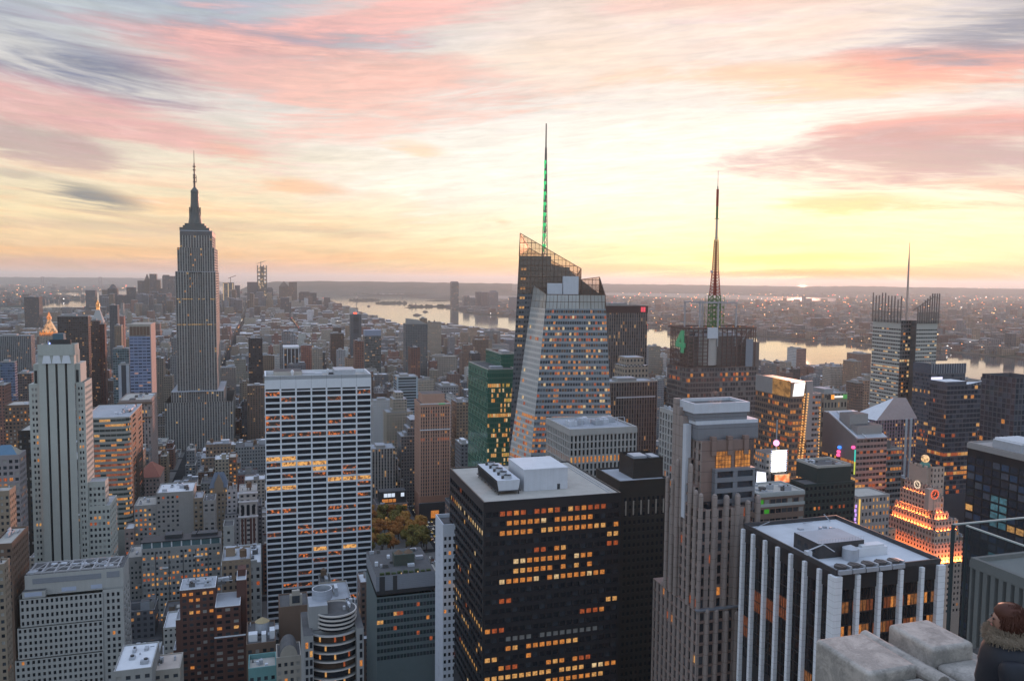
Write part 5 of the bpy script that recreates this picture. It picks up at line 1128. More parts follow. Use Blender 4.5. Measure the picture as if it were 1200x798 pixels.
# media tower with a leaning prow, glowing sign and a vertical string of lamps
M_REU = mat('bronze_cladding', (.20, .145, .115), .5, .2, .2); M_REUP = mat('grey_band', (.30, .29, .29), .6, .1, .3)
b = Bld('office_tower', 'bronze office tower with a blank white screen at its top and strings of lamps', 926.5, 466, 560)
W, D, H = b.X(964), b.Dp(885.5, 0), b.H; zb_ = b.Z(566)
xm = b.X(947)
b.tier(0, 0, xm, D, 0, H, 'fl', flo=3.9, cols=6, pf=.14, sf=.40, rec=.15, zmin=zb_, side={'l': dict(cols=16)})
b.tier(xm, 1.5, W, D, 0, b.Z(462, W, 1.5), 'f', flo=3.9, cols=5, pf=.1, sf=.52, rec=.4, zmin=zb_, m=1)
def rule16(face, j, i, rows, cols):
    k = rows - 1 - j; lowmid = cols != 5
    p = .62 if (lowmid and k > 2 and (i > 5 or face == 'f')) else .25
    return b.rng.choice((3, 3, 7, 5)) if b.rng.random() < p else 0
b.windows(0, wm=[GS[0], GS[1], GD[2]] + LIT + [glow('bronze_office', (.9, .30, .08), .45, 1.0, .6)], rule=rule16); b.walls([M_REU, M_REUP])
zt1, zt2 = b.Z(446, 0, 2), b.Z(444, 0, D * .6)
b.part('gold_screen', glow('gold_lit_panel', (.85, .42, .12), .42, .7, .25), lambda m: m.box(-.3, .5, H, 0, D * .50, zt1))
b.part('crown_wall', [M_REU, M_REUP], lambda m: (m.box(0, 0, H, xm, D, zt1 - 1, 0), m.box(-.3, D * .5, H, 0, D, zt1, 1), m.box(b.X(944.5), -.4, H - 30, b.X(952), 1.4, b.Z(447), 1)))
s0, s1 = b.X(929), b.X(942.5)
b.part('video_screen', glow('blank_white_screen', (1.0, .96, .95), 1.5, sample=True), lambda m: m.face([(s0 - .6, -.7, b.Z(464.5, s0)), (s1 - 1.2, -.7, b.Z(463.5, s1)), (s1, -.7, b.Z(448, s1)), (s0 + .6, -.7, b.Z(449, s0))]))
xa0, xa1 = b.X(936.5, -.8, zb_), b.X(946.5, -.8, b.Z(462))
b.part('lamp_string', glow('amber_lamps', (1.0, .50, .16), 1.1), lambda m: [m.box(xa0 + (xa1 - xa0) * t + o, -1.3, zb_ + (b.Z(463) - zb_) * t, xa0 + (xa1 - xa0) * t + .9 + o, -.72, zb_ + (b.Z(463) - zb_) * t + 1.0) for t in np.linspace(0, 1, 34) for o in (0,)] + [m.box(xa0 - 2.6 + (xa1 - xa0) * t, -1.2, zb_ + (b.Z(463) - zb_) * t, xa0 - 2.0 + (xa1 - xa0) * t, -.72, zb_ + (b.Z(463) - zb_) * t + .9) for t in np.linspace(0, 1, 34)])
b.part('lamp_string', glow('amber_lamps', (1.0, .50, .16), 1.1), lambda m: [m.box(W - 1, .9, zb_ + (b.Z(480) - zb_) * t, W - .5, 1.45, zb_ + (b.Z(480) - zb_) * t + .8) for t in np.linspace(0, 1, 26)])
b.roof(xm, 1.5, W, D, b.Z(462, W, 1.5), M_ROOFBLUE, M_REUP, .8, .5)

# slim sign tower with bright screens and a pink ball on a pole
b = Bld('sign_tower', 'slim tower with glaring white screens and a pink ball on its roof pole', 898, 531, 505)
W, H = b.X(923), b.H; D = 12
b.tier(0, 0, W, D, 0, H, 'fl', flo=3.8, bay=2.4, pf=.3, sf=.5, rec=.2, zmin=b.Z(600)); b.windows(.2); b.walls(M_REUP)
bx, by = b.X(909.5, 4, H), 4
b.part('ball_pole', M_STEEL, lambda m: m.cyl(bx, by, H, b.Z(492, bx, by), .35, None, 8)); b.part('pink_ball', glow('pink_ball', (1.0, .35, .62), 2.2, sample=True), lambda m: m.lathe(bx, by, [(1.9 * math.cos(a) + .02, b.Z(519, bx, by) + 1.9 * math.sin(a)) for a in np.linspace(-1.5, 1.5, 9)], 14))
b.part('video_screen', glow('glaring_screen', (1.0, .93, .80), 3.0, sample=True), lambda m: m.box(b.X(905, -1), -1.4, b.Z(553, 4, -1), b.X(921, -1), -.8, b.Z(528, 4, -1)))
b.part('screen_bulbs', glow('blue_white_bulbs', (.55, .65, 1.0), 1.3), lambda m: [m.box(q, -1.3, b.Z(552 - 2.6 * i, 4, -1), q + .6, -.9, b.Z(551.2 - 2.6 * i, 4, -1)) for i in range(10) for q in (b.X(903.6, -1), b.X(921.6, -1))])
b.part('video_screen', glow('white_blue_screen', (.86, .88, 1.0), 1.5), lambda m: m.face([(b.X(887, -6), -6, b.Z(567, 0, -6)), (b.X(899.5, -6), -6, b.Z(567, 0, -6)), (b.X(898, -6), -6, b.Z(553, 0, -6)), (b.X(887.5, -6), -6, b.Z(551, 0, -6))]))
b.part('red_screen', glow('red_orange_screen', (1.0, .16, .04), 1.2, .8, .35, dark=(1.0, .55, .25)), lambda m: m.box(b.X(909, -5), -5.4, b.Z(566, 0, -5), b.X(925.5, -5), -4.8, b.Z(557, 0, -5)))
b.part('bracket', M_DARKMETAL, lambda m: (m.box(b.X(888, -5), -5.9, 0, b.X(926, -5), -.1, b.Z(568, 0, -5)), m.box(b.X(888, -5), -5.85, b.Z(568, 0, -5), b.X(898, -5), -.1, b.Z(553, 0, -5)), m.box(b.X(910, -5), -4.7, b.Z(568, 0, -5), b.X(925, -5), -.1, b.Z(557, 0, -5))))

def dark_rows(p0, mats=(0, 0, 1), lm=(3, 4, 5)):
    return lambda face, j, i, rows, cols: None
# dark green hotel block with stacked roof boxes
M_DKGR = mat('dark_green_cladding', (.035, .05, .05), .5, .2, .2)
b = Bld('hotel', 'dark green block with stacked box roofs behind the white striped tower', 958, 612, 400)
x0, D = b.X(945), b.Dp(927.5, b.X(945)); W = b.X(1005.5, 0, b.Z(566)); H = b.Z(566, W, 0)
zz0 = b.Z(640)
b.tier(x0, 2, W, D + 2, 0, H, 'fl', flo=3.5, cols=12, pf=.45, sf=.5, rec=.25, zmin=zz0)
zU = b.Z(549.5, 0, 4); xu0, xu1 = b.X(958, 5, zU), b.X(997.5, 5, zU); Du = b.Dp(945, xu0, zU)
b.wall.box(xu0, 5, H, xu1, max(Du, 22), zU, 0, skip='tb')
def rule18(face, j, i, rows, cols):
    k = rows - 1 - j
    if k == 3 and i in (2, 3, 6, 8, 9): return 5 if i > 2 else 3
    return 3 if (k, i) in ((5, 5), (5, 9), (7, 6), (8, 10), (5, 1)) else 0
b.windows(0, rule=rule18); b.walls(M_DKGR); b.roof(x0, 2, W, D + 2, H, M_ROOFDARK, M_DKGR, .7, .6); b.roof(xu0, 5, xu1, max(Du, 22), zU, M_ROOFDARK, M_ROOFGREY, 1.2, .7)
clutter(b, xu0 + 1, 7, xu1 - 2, max(Du, 22) - 2, zU, 6, 1.5)
# low white and brown banded block
b = Bld('office_block', 'low block with white and brown bands and green lit windows, beside the pink granite tower', 889, 580, 365)
W, H = b.X(943), b.H; D = b.Dp(880, 0); D = max(D, 18)
M_BANDB, M_BANDW = mat('brown_band', (.20, .14, .115), .8), mat('white_band', (.42, .44, .44), .7)
b.tier(0, 0, W, D, 0, H - 1.2, 'fl', flo=4.4, cols=8, pf=.12, sf=.55, rec=.25, zmin=b.Z(640), m=0)
b.windows(.02, wm=[GD[0], GD[1], GD[2]] + LIT + [glow('green_window', (.05, .45, .02), .5)], rule=lambda f, j, i, r, c: 7 if (r - 1 - j in (0, 1) and i == 0 + 1 * (j % 2) ) else None)
b.walls([M_BANDB, M_BANDW]); b.part('white_course', M_BANDW, lambda m: [m.box(-.15, -.15, H - 4.4 * k - 1.2 - q, W + .15, -.003, H - 4.4 * k - .9 - q + 1.1) for k, q in ((0, 0), (1, .2))])
b.roof(0, 0, W, D, H, M_ROOFGREY, M_BANDW, .8, .5); clutter(b, 3, 3, W - 3, D - 2, H, 7, 2.2)

# banded dark block and pale grid block left of the floodlit tower
b = Bld('office_tower', 'dark office tower with pale horizontal bands left of the floodlit stepped tower', 1010.5, 529, 590)
W, D, H = b.X(1057.5), max(20, b.Dp(1000, 0)), b.H
b.tier(0, 0, W, D, 0, H, 'fl', flo=4.0, cols=14, pf=.06, sf=.42, rec=.35, zmin=b.Z(620))
b.windows(.12, dark=(0, 0, 1), litm=(3, 5, 5), rule=lambda f, j, i, r, c: (5 if b.rng.random() < .6 else 3) if r - 1 - j == 0 and f == 'f' and b.rng.random() < .7 else None); b.walls(mat('grey_band_dark', (.17, .165, .17), .7))
b.roof(0, 0, W, D, H, M_ROOFDARK, M_REUP, .8, .5); b.part('penthouse', [M_NYG, M_ROOFDARK], lambda m: m.box(3, 4, H, W * .8, D - 2, H + 6, 0, 1)); b.part('roof_frame', M_STEEL, lambda m: (m.bar((W * .4, 3, H), (W * .3, 3, H + 5), .6), m.bar((W * .3, 3, H + 5), (W * .45, 3, H + 6.5), .6)))
b = Bld('office_block', 'pale block with square windows and a violet lit edge beside the floodlit tower', 1005.5, 583, 480)
W, D, H = b.X(1043), 18, b.H
b.tier(0, 0, W, D, 0, H, 'fl', flo=4.0, cols=9, pf=.5, sf=.5, rec=.35, zmin=b.Z(640)); b.windows(.22, dark=(0, 0, 1), litm=(4, 3, 4)); b.walls(mat('pinkish_stone', (.36, .31, .30), .8, .1)); b.roof(0, 0, W, D, H, M_ROOFGREY, M_REUP, .6, .5)
b.part('edge_light', glow('yellow_tube', (1.0, .62, .12), 1.1), lambda m: m.box(.8, -.4, b.Z(622), 1.6, -.02, H - 1)); b.part('edge_light', glow('violet_tube', (.62, .35, 1.0), 1.2), lambda m: [m.box(-1.6 - .5 * (k % 2), -.4, H - 6 - 2.6 * k, -.8 - .3 * (k % 2), .2, H - 4.2 - 2.6 * k) for k in range(9)])

# sloped roof block with coloured light tubes
b = Bld('office_tower', 'grey tower with a sloping glazed roof and coloured lamps on its side', 1004, 514, 560)
W, H = b.X(1040), b.H; D = b.Dp(964, 0)
zhi = b.Z(483, 0, D * .86)
w = b.wall
b.facade('f', 0, 0, W, D, b.Z(580), H, flo=4, cols=9, pf=.1, sf=.5, rec=.2); b.facade('l', 0, 0, W, D, b.Z(590), b.Z(536, 0, 10), flo=4, cols=16, pf=.06, sf=.5, rec=.2); b.foot(0, 0, W, D)
w.face([(0, D, b.Z(536, 0, 10)), (0, 0, b.Z(536, 0, 10)), (0, 0, H), (0, D * .86, zhi), (0, D, zhi)], 0); w.face([(0, 0, H), (W, 0, H), (W, D * .86, zhi), (0, D * .86, zhi)], 1); w.box(0, 0, 0, W, D, b.Z(590), 0, skip='tb'); w.face([(0, D * .86, zhi), (W, D * .86, zhi), (W, D, zhi), (0, D, zhi)], 1); w.face([(W, 0, 0), (W, D, 0), (W, D, zhi), (W, D * .86, zhi), (W, 0, H)], 0); w.face([(W, D, 0), (0, D, 0), (0, D, zhi), (W, D, zhi)], 0)
b.windows(.14, dark=(0, 1, 1)); b.walls([mat('taupe_panel', (.22, .20, .20), .6, .1, .2), M_STEEL])
b.part('roof_house', [M_REUP, M_ROOFDARK], lambda m: (m.box(W * .15, 4, H - 2, W * .95, D * .45, H + 8, 0, 1), m.box(W * .1, D * .3, H, W * .7, D * .6, H + 15, 0, 1))); b.part('edge_rail', M_ROOFWHITE, lambda m: (m.bar((.3, 0, H + .6), (.3, D * .86, zhi + .6), .9), m.bar((W * .3, 0, H + .6), (W * .3, D * .86, zhi + .6), .5)))
for px, py, c in ((985, 524, (.05, .25, 1.0)), (984, 529, (.9, .1, .3)), (983.5, 533, (.1, .3, 1.0)), (1001, 524, (1.0, .1, .35))):
    y = b.Dp(px, 0, b.Z(py, 0, 10)); b.part('neon_lamp', glow('neon_%d' % (px * 7 + py), c, 1.6), lambda m: m.lathe(-.8, y, [(1.0, b.Z(py, 0, y) - 1), (1.5, b.Z(py, 0, y)), (1.0, b.Z(py, 0, y) + 1)], 10))
b.part('neon_tube', [glow('neon_teal', (.05, .75, .62), .9), glow('neon_lime', (.75, .85, .12), .8)], lambda m: (m.box(-.7, .3, b.Z(541), -.1, .9, b.Z(527), 0), m.box(-.7, .3, b.Z(556), -.1, .9, b.Z(541), 1)))

# hotel with pink and white stripes
b = Bld('hotel', 'hotel with violet pink stripes, two white vertical bands and a sloped pink roof', 1023, 493, 740)
W, H = b.X(1075), b.H; D = 30
b.tier(0, 0, W, D, 0, H, 'f', flo=3.4, cols=16, pf=.4, sf=.35, rec=.2, zmin=b.Z(560), pm=1); b.windows(.16, litm=(3, 4, 3)); b.walls([mat('violet_glass_band', (.16, .13, .20), .4), mat('pink_panel', (.36, .25, .28), .6)])
b.part('white_band', M_TRAV, lambda m: [m.box(b.X(q, -.6), -.7, 30, b.X(q + 2.4, -.6), -.02, H + .5) for q in (1061.5, 1067)])
b.part('sloped_roof', [mat('pink_grey_roof', (.34, .27, .26), .8), M_ROOFWHITE], lambda m: (m.face([(W * .08, 0, H), (W, 0, H), (W, D * .5, b.Z(466, W, D * .5)), (W * .72, D * .5, b.Z(466, W * .7, D * .5))], 0), m.face([(W, 0, H), (W, D, H), (W, D * .5, b.Z(466, W, D * .5))], 0), m.face([(W * .08, 0, H), (W * .72, D * .5, b.Z(466, W * .7, D * .5)), (0, D, H)], 1), m.face([(0, D, H), (W * .72, D * .5, b.Z(466, W * .7, D * .5)), (W, D * .5, b.Z(466, W, D * .5)), (W, D, H)], 0)))

# two dark glass towers by the river on the right
M_SMK = mat('smoke_spandrel', (.09, .095, .115), .3, .2, .2, spec=.6); GN = [glass('navy_glass', (.035, .042, .06), .08, 0, .5, .7), glass('navy_glass_pale', (.09, .10, .13), .1, 0, .5, .7)]
b = Bld('office_tower', 'blue grey glass tower with a faceted top behind the dark slanted one', 1092, 427, 820)
W, H = b.X(1132), b.H; D = b.Dp(1070.5, 0)
b.tier(0, 0, W, D, 0, H, 'fl', flo=4.0, cols=12, pf=.08, sf=.3, rec=.1, zmin=b.Z(560), top=10, side={'l': dict(cols=14)}); b.windows(.10, wm=[GN[0], GN[1], GN[1]] + LIT); b.walls(M_SMK)
b.part('glazed_crown', [GN[1], M_STEEL], lambda m: (m.box(-.2, -.2, H - 9.5, W + .2, D + .2, H + .4, 0), [m.box(W * i / 14 - .15, -.5, H - 9.5, W * i / 14 + .15, -.21, H + .6, 1) for i in range(15)]))
b.part('lit_sign', glow('pale_violet_sign', (.82, .78, 1.0), 1.3), lambda m: m.box(b.X(1091.5, -1, b.Z(444)), -1, b.Z(445.5), b.X(1104.5, -1, b.Z(444)), -.52, b.Z(442)))
b = Bld('office_tower', 'dark glass tower with a slanting pale crest and orange lit lower storeys, by the river', 1110, 452, 690)
W, H = b.X(1170), b.H; D = b.Dp(1090, 0)
b.tier(0, 0, W, D, 0, H, 'fl', flo=4.1, cols=15, pf=.06, sf=.30, rec=.1, zmin=b.Z(580), side={'l': dict(cols=9)})
def rule19(face, j, i, rows, cols):
    k = rows - 1 - j; p = {10: .25, 14: .85, 16: .5, 17: .4, 18: .95, 19: .3, 21: .3, 22: .3}.get(k, .10 if k > 11 else .03)
    return b.rng.choice((3, 3, 4, 5)) if b.rng.random() < p else b.rng.choice((0, 0, 0, 1))
b.windows(0, wm=[GN[0], GN[1], GN[1]] + LIT, rule=rule19); b.walls(M_SMK)
zhi = b.Z(441.5, W, 0); xk = b.X(1137)
b.part('crest', [GN[1], M_ROOFWHITE, M_STEEL], lambda m: (m.face([(xk, -.2, H), (W, -.2, H), (W, -.2, zhi), (xk, -.2, b.Z(450, xk))], 0), m.face([(xk, -.2, b.Z(450, xk)), (W, -.2, zhi), (W, 1.2, zhi), (xk, 1.2, b.Z(450, xk))], 1), m.face([(xk, 1.2, H), (xk, 1.2, b.Z(450, xk)), (W, 1.2, zhi), (W, 1.2, H)], 0), m.face([(W, -.2, H), (W, D, H), (W, D, H + 4), (W, -.2, zhi)], 0), m.box(0, 2, H, xk - 2, D, H + 3, 0, 1), [m.box(xk + (W - xk) * i / 9 - .15, -.4, H - .5, xk + (W - xk) * i / 9 + .15, -.21, H + (zhi - H) * i / 9, 2) for i in range(10)]))
b.roof(0, 1.3, W, D, H, M_ROOFWHITE, M_SMK, .3, .4)

# black glass hotel at the right edge, its side running towards us
M_BLK3 = mat('black_grid', (.02, .022, .028), .35, .2, .3)
b = Bld('hotel', 'black glass hotel with a few cyan lit window columns at the right edge', 1345, 568, 265)
D, H = b.Dp(1134.5, 0), b.H; W = 34
b.facade('l', 0, 0, W, D, 30, H - 2, flo=3.3, cols=18, pf=.14, sf=.25, rec=.12, top=3); b.wall.box(0, 0, 0, W, D, 30, 0, skip='tb'); b.wall.box(0, 0, 30, W, D, H - 2, 0, skip='ltb'); b.wall.box(-.3, -.3, H - 2, W, D + .3, H, 1, skip=''); b.foot(0, 0, W, D)
def rule20(face, j, i, rows, cols):
    k = rows - 1 - j
    if i in (3, 4) and (k in (4, 5, 6, 7, 11, 12, 13, 17, 18, 19, 20, 21)): return 7
    if (k, i) in ((5, 8), (6, 9), (7, 6), (7, 5), (5, 12), (9, 9), (6, 0)): return 4
    return (0, 0, 8, 0, 1)[(i * 3 + k * 7) % 5]
b.windows(0, wm=[GN[0], GN[1], GN[1]] + LIT + [glow('cyan_window', (.10, .28, .36), .55, .9, .6), glass('blue_reflection', (.05, .08, .14), .1)], rule=rule20); b.walls([M_BLK3, M_REUP])
b.roof(0, 0, W, D, H, M_ROOFDARK, M_REUP, .5, .5)
b.part('roof_unit', [M_STEEL, M_ROOFWHITE], lambda m: (m.box(3, D - 22, H, 16, D - 9, H + 3.2, 0, 1), [m.box(4 + i * 2.1, D - 23, H + 3.2, 5.4 + i * 2.1, D - 9, H + 3.9, 1) for i in range(6)], m.bar((4, D - 30, H), (12, D - 26, H + 7), .4), m.bar((12, D - 26, H + 7), (16, D - 32, H), .4)))
clutter(b, 3, 4, W - 3, D - 26, H, 9, 2.5)
# stone striped block seen through the glass
M_STRIPE = mat('ribbed_limestone', (.34, .33, .31), .8, .12, .2, streak=.1)
b = Bld('office_tower', 'ribbed stone block seen through the glass screen, its piers wavy in the pane', 1290, 716, 112)
D, H = b.Dp(1137.5, 0), b.H; W = 60
b.facade('l', 0, 0, W, D, 30, H - 1.2, rows=1, cols=max(12, round(D / 1.5)), pf=.52, sf=.002, rec=.8); b.wall.box(0, 0, 0, W, D, 30, 0, skip='tb'); b.wall.box(0, 0, 30, W, D, H - 1.2, 0, skip='ltb'); b.wall.box(-.1, -.1, H - 1.2, W, D + .1, H, 0, skip='tb'); b.foot(0, 0, W, D)
b.windows(0, rule=lambda f, j, i, r, c: 0 if i % 3 else 1); b.walls(M_STRIPE)
b.roof(0, 0, W, D, H - .3, M_ROOFGREY, M_STRIPE, .7, .7); [b.part('lit_window', LIT[0], lambda m: m.box(.55, D * q, H - 34, .79, D * q + .6, H - 31)) for q in np.linspace(.45, .97, 11)]; b.part('roof_upstand', M_ROOFWHITE, lambda m: (m.box(9, 6, H - .3, 9.5, D - 8, H + .7), m.box(9.5, D - 8.5, H - .3, W - 4, D - 8, H + .7)))
# tower sliver at the far right edge
b = Bld('office_tower', 'dark sliver of a glass tower cut by the right edge of the view', 1191, 443, 600)
W, H = b.X(1225), b.H
b.tier(0, 0, W, 30, 0, H, 'fl', flo=4.0, cols=8, pf=.2, sf=.2, rec=.2, zmin=b.Z(580)); b.windows(.04, wm=[GN[0], GN[0], GN[1]] + LIT); b.walls(M_SMK)
# ---------------------------------------------------------------- mid-rise neighbours, placed one by one
M_BEIGE = mat('beige_stone', (.36, .335, .30), .85, .1, .25, streak=.1); M_GREYB = mat('grey_brick', (.30, .30, .295), .85, .12, .25, streak=.1, grain=.05); M_PALEG = mat('pale_grey_stone', (.40, .405, .40), .85, .1, .25, streak=.1)
M_DKRED = mat('dark_red_brick', (.105, .055, .048), .9, .15, .3, streak=.1, grain=.06); M_BROWN = mat('brown_brick', (.16, .11, .085), .9, .14, .3, streak=.1); M_TAN = mat('tan_brick', (.27, .22, .17), .9, .12, .25, streak=.1)
M_PINKB = mat('pink_grey_stone', (.30, .25, .24), .85, .1, .25, streak=.08)
def mid(name, label, xl, xr, yt, Y, D=None, side=None, wallm=None, bay=3.0, flo=3.5, pf=.5, sf=.5, rec=.35, lit=.10, yb=None, rm=None, faces=None, top=1.2, nclut=4, tanks=0, par=.9, cat='building', n=60, hclut=2.6, **kw):
    b = Bld(name, label, xl, yt, Y, cat); b.W = b.X(xr)
    right = xl < 290
    b.D = D or (b.Dp(side, b.W) if right else b.Dp(side, 0))
    b.tier(0, 0, b.W, b.D, 0, b.H, faces or ('fr' if right else 'fl'), bay=bay, flo=flo, pf=pf, sf=sf, rec=rec, top=top, zmin=max(0, b.Z(yb)) if yb else 0, **kw)
    b.windows(lit, n=n); b.walls(wallm)
    b.roof(0, 0, b.W, b.D, b.H, rm or M_ROOFGREY, wallm, par, .45)
    if nclut: clutter(b, 1, 1.5, b.W - 1.5, b.D - 1.5, b.H, nclut, hclut, tanks)
    return b
# wide pale block with terraces, bottom left
b = Bld('office_block', 'wide pale stepped office block with a framed roof plant, bottom left', 23, 702.5, 400)
H = b.H; W = b.X(120); W2 = b.X(144); D = b.Dp(149, W2, H); D = 22
zc1, zc2 = b.Z(736.5, 0, -1.2), b.Z(774, 0, -2.4); zb_ = b.Z(815)
c = dict(flo=3.35, pf=.48, sf=.42, rec=.5)
b.tier(0, 0, W, D, zc1, H, 'f', cols=17, **c); b.tier(W, .9, W2, D, zc1, H + 1, 'fr', cols=3, top=1.2, edge=1.2, **c)
b.tier(-1.2, -1.2, W, D, zc2, zc1, 'f', cols=17, **c); b.tier(W + .01, -.3, W2 + .3, D, zc2, zc1 + 1, 'fr', cols=3, edge=1.2, **c)
b.tier(-2.4, -2.4, W, D, 0, zc2, 'f', cols=17, zmin=zb_, **c); b.tier(W + .02, -1.5, W2 + .6, D, 0, zc2 + 1, 'fr', cols=3, edge=1.2, zmin=zb_, **c)
xw = b.X(7.5, 12, b.Z(699)); b.tier(xw, 10, -2.41, D + 14, 0, b.Z(701, xw, 10), 'f', cols=3, zmin=zb_, **c); b.tier(xw - 12, 8, xw, D + 10, 0, b.Z(738, xw, 8), 'f', cols=5, zmin=zb_, **c)
def rule30(f, j, i, r, cc): return 3 if b.rng.random() < .02 else 0
b.windows(0, rule=rule30); b.walls(M_PALEG)
zm = b.Z(674.5, 1, 4); zr = zm
b.part('plant_storey', [M_PALEG, M_ROOFDARK, M_LOUV], lambda m: (m.box(1.5, 4, H, W2 - .2, D, zm, 0, 1), m.box(5, 3.85, H + 6, W - 1, 3.99, zm - 2.0, 2), m.box(W + 1.5, 3.85, H + 6, W2 - 2, 3.99, zm - 1.6, 2), m.box(1, .8, H, W * .30, 3.9, H + 3.4, 0, 1)))
b.part('plant_window', mat('blue_white_panel', (.42, .48, .62), .6), lambda m: (m.box(2, .74, H + .8, W * .26, .79, H + 2.9), m.box(W * .48, 3.93, H + .8, W * .66, 3.98, H + 3), m.box(W * .84, 3.93, H + .8, W * .98, 3.98, H + 3)))
b.part('roof_frame', M_PORT, lambda m: [m.box(3 + i * (W2 - 6) / 7 - .3, 4.5, zm, 3 + i * (W2 - 6) / 7 + .3, D - .5, zm + .7) for i in range(8)] + [m.box(2, q, zm + .05, W2 - 2, q + .6, zm + .8) for q in (5, D * .5, D - 1.5)] + [m.bar((3 + i * (W2 - 6) / 7, 5, zm + .7), (3 + (i + 1) * (W2 - 6) / 7, D - 2, zm + .7), .35) for i in range(7)])
clutter(b, 4, 6, W2 - 3, D - 2, zm - .6, 7, 1.2); b.part('fan_unit', M_STEEL, lambda m: m.cyl(W * .12, 7, zm, zm + .9, 2.2, None, 16)); b.roof(xw, 10, -2.41, D + 14, b.Z(701, xw, 10), M_ROOFBLUE, M_PALEG, .6, .4)
# grey hotel-like block with glass roof storey
b = mid('apartment_block', 'grey block with a blue green glass roof storey and scattered lit windows, centre left', 166, 258, 645, 520, D=24, wallm=M_GREYB, bay=2.5, flo=3.45, pf=.42, sf=.5, lit=.20, yb=800, faces='fr', top=.6, n=100)
zr = b.Z(636, 0, 2)
b.part('glass_storey', [glass('blue_green_glass', (.09, .16, .18), .1, 0, .4, .7), M_DARKMETAL, M_ROOFWHITE], lambda m: (m.box(0, 1.2, b.H + .1, b.W, 14, zr, 0, 1), [m.box(b.W * q - .4, 1.0, b.H, b.W * q + .4, 1.19, zr, 2) for q in np.linspace(.0, 1, 9)], m.box(-.4, .5, zr, b.W + .4, 14.5, zr + .5, 1, 1)))
b.part('bay_line', mat('grey_shadow_joint', (.12, .12, .125)), lambda m: [m.box(b.W * q - .35, -.04, 0, b.W * q + .35, -.003, b.H - 2) for q in (.17, .34, .52, .68, .84)])
b.part('balcony_wall', M_TRAV, lambda m: [m.box(b.W * q, -.7, b.H - z, b.W * (q + .11), -.05, b.H - z + .8) for q, z in ((.22, 13), (.66, 7), (.5, 30), (.3, 42))])
b.part('roof_shed', [M_DARKMETAL, M_ROOFDARK], lambda m: (m.box(b.W * .28, 5, zr, b.W * .5, 13, zr + 3, 0, 1), m.box(b.W * .62, 6, zr, b.W * .96, 13, zr + 2.2, 0, 1), m.bar((b.W * .68, 5, zr + 2), (b.W * .74, 5, zr + 7), .5)))
mid('apartment_block', 'darker narrow wing of grey brick left of the glass roofed block', 147.5, 166, 655, 528, D=26, wallm=M_GREYB, bay=2.7, flo=3.45, lit=.10, yb=800, faces='f', nclut=2)
b = mid('office_block', 'grey block with a mostly blank front and a white roof, above the glass roofed block', 183, 226.5, 579, 600, D=30, wallm=M_GREYB, rm=M_ROOFWHITE, bay=3.3, flo=3.6, lit=.03, yb=680, faces='fr', nclut=5, skip=lambda i, j, c, r: i > c * .45 and not (i == int(c * .5)))
mid('office_block', 'grey block with warm lit windows beside the blank fronted block', 157, 183, 594, 596, D=26, wallm=M_GREYB, bay=3.1, flo=3.6, lit=.32, yb=690, faces='f', nclut=3)
mid('office_block', 'small pale block with a white roof at the foot of the art deco tower', 146, 157, 621, 590, D=16, wallm=M_PINKB, rm=M_ROOFWHITE, bay=2.6, lit=.3, yb=690, faces='f', nclut=0)
mid('office_block', 'narrow tan block right of the blank fronted grey block', 226.6, 238, 585, 606, D=22, wallm=M_TAN, rm=M_ROOFBLUE, bay=3.4, lit=.1, yb=660, faces='fr', nclut=2)
mid('office_block', 'narrow grey block with one window column left of the gabled tower', 238, 252, 588, 598, D=20, wallm=M_GREYB, rm=M_ROOFDARK, bay=4.2, lit=.15, yb=660, faces='fr', nclut=2)
b = mid('office_tower', 'buff tower with a pointed gable and steep blue roofs', 245.5, 267.5, 572, 680, D=16, wallm=M_TAN, bay=3.1, flo=3.6, pf=.5, lit=.10, yb=660, faces='fr', nclut=0, par=0)
b.part('gable_roof', [mat('blue_slate', (.13, .16, .21), .7, .2), M_TAN], lambda m: (m.frustum(-.4, -.4, b.W + .4, b.D + .4, b.H, b.W * .25, b.D * .5 - .2, b.W * .75, b.D * .5 + .2, b.Z(553, b.W / 2, b.D / 2), 0), m.face([(b.W * .26, -.6, b.H - 4), (b.W * .74, -.6, b.H - 4), (b.W * .74, -.6, b.H + 4), (b.W * .5, -.6, b.H + 12), (b.W * .26, -.6, b.H + 4)], 1), m.face([(b.W * .26, -.6, b.H + 4), (b.W * .5, -.6, b.H + 12), (b.W * .5, 6, b.H + 12), (b.W * .26, 6, b.H + 4)], 0), m.face([(b.W * .5, -.6, b.H + 12), (b.W * .74, -.6, b.H + 4), (b.W * .74, 6, b.H + 4), (b.W * .5, 6, b.H + 12)], 0)))
mid('apartment_block', 'dark block with a column of red lit windows right of the gabled tower', 268, 277, 537, 735, D=20, wallm=M_BROWN, bay=2.8, lit=.5, yb=640, faces='f', nclut=0)
b = mid('office_block', 'narrow ornate white fronted tower with red brick below three arches', 280, 301, 577, 600, D=22, wallm=M_PALEG, bay=4.2, flo=3.8, pf=.5, lit=.05, yb=670, faces='fr', nclut=4, tanks=1)
b.part('brick_panel', M_DKRED, lambda m: [m.box(b.W * q, -.06, b.H - 42, b.W * q + b.W * .12, -.003, b.H - 20) for q in (.10, .28, .58, .76)]); b.part('cornice', M_TRAV, lambda m: [m.box(-.8, -1.0, b.H - z, b.W + .8, -.02, b.H - z + 1.0) for z in (1, 7.5, 19)]); b.part('arch', GD[0], lambda m: [m.prism([(b.W * (q - .09), -.08), (b.W * (q + .09), -.08), (b.W * (q + .09), -.03), (b.W * (q - .09), -.03)], b.H - 17, b.H - 10.5) for q in (.2, .5, .8)])
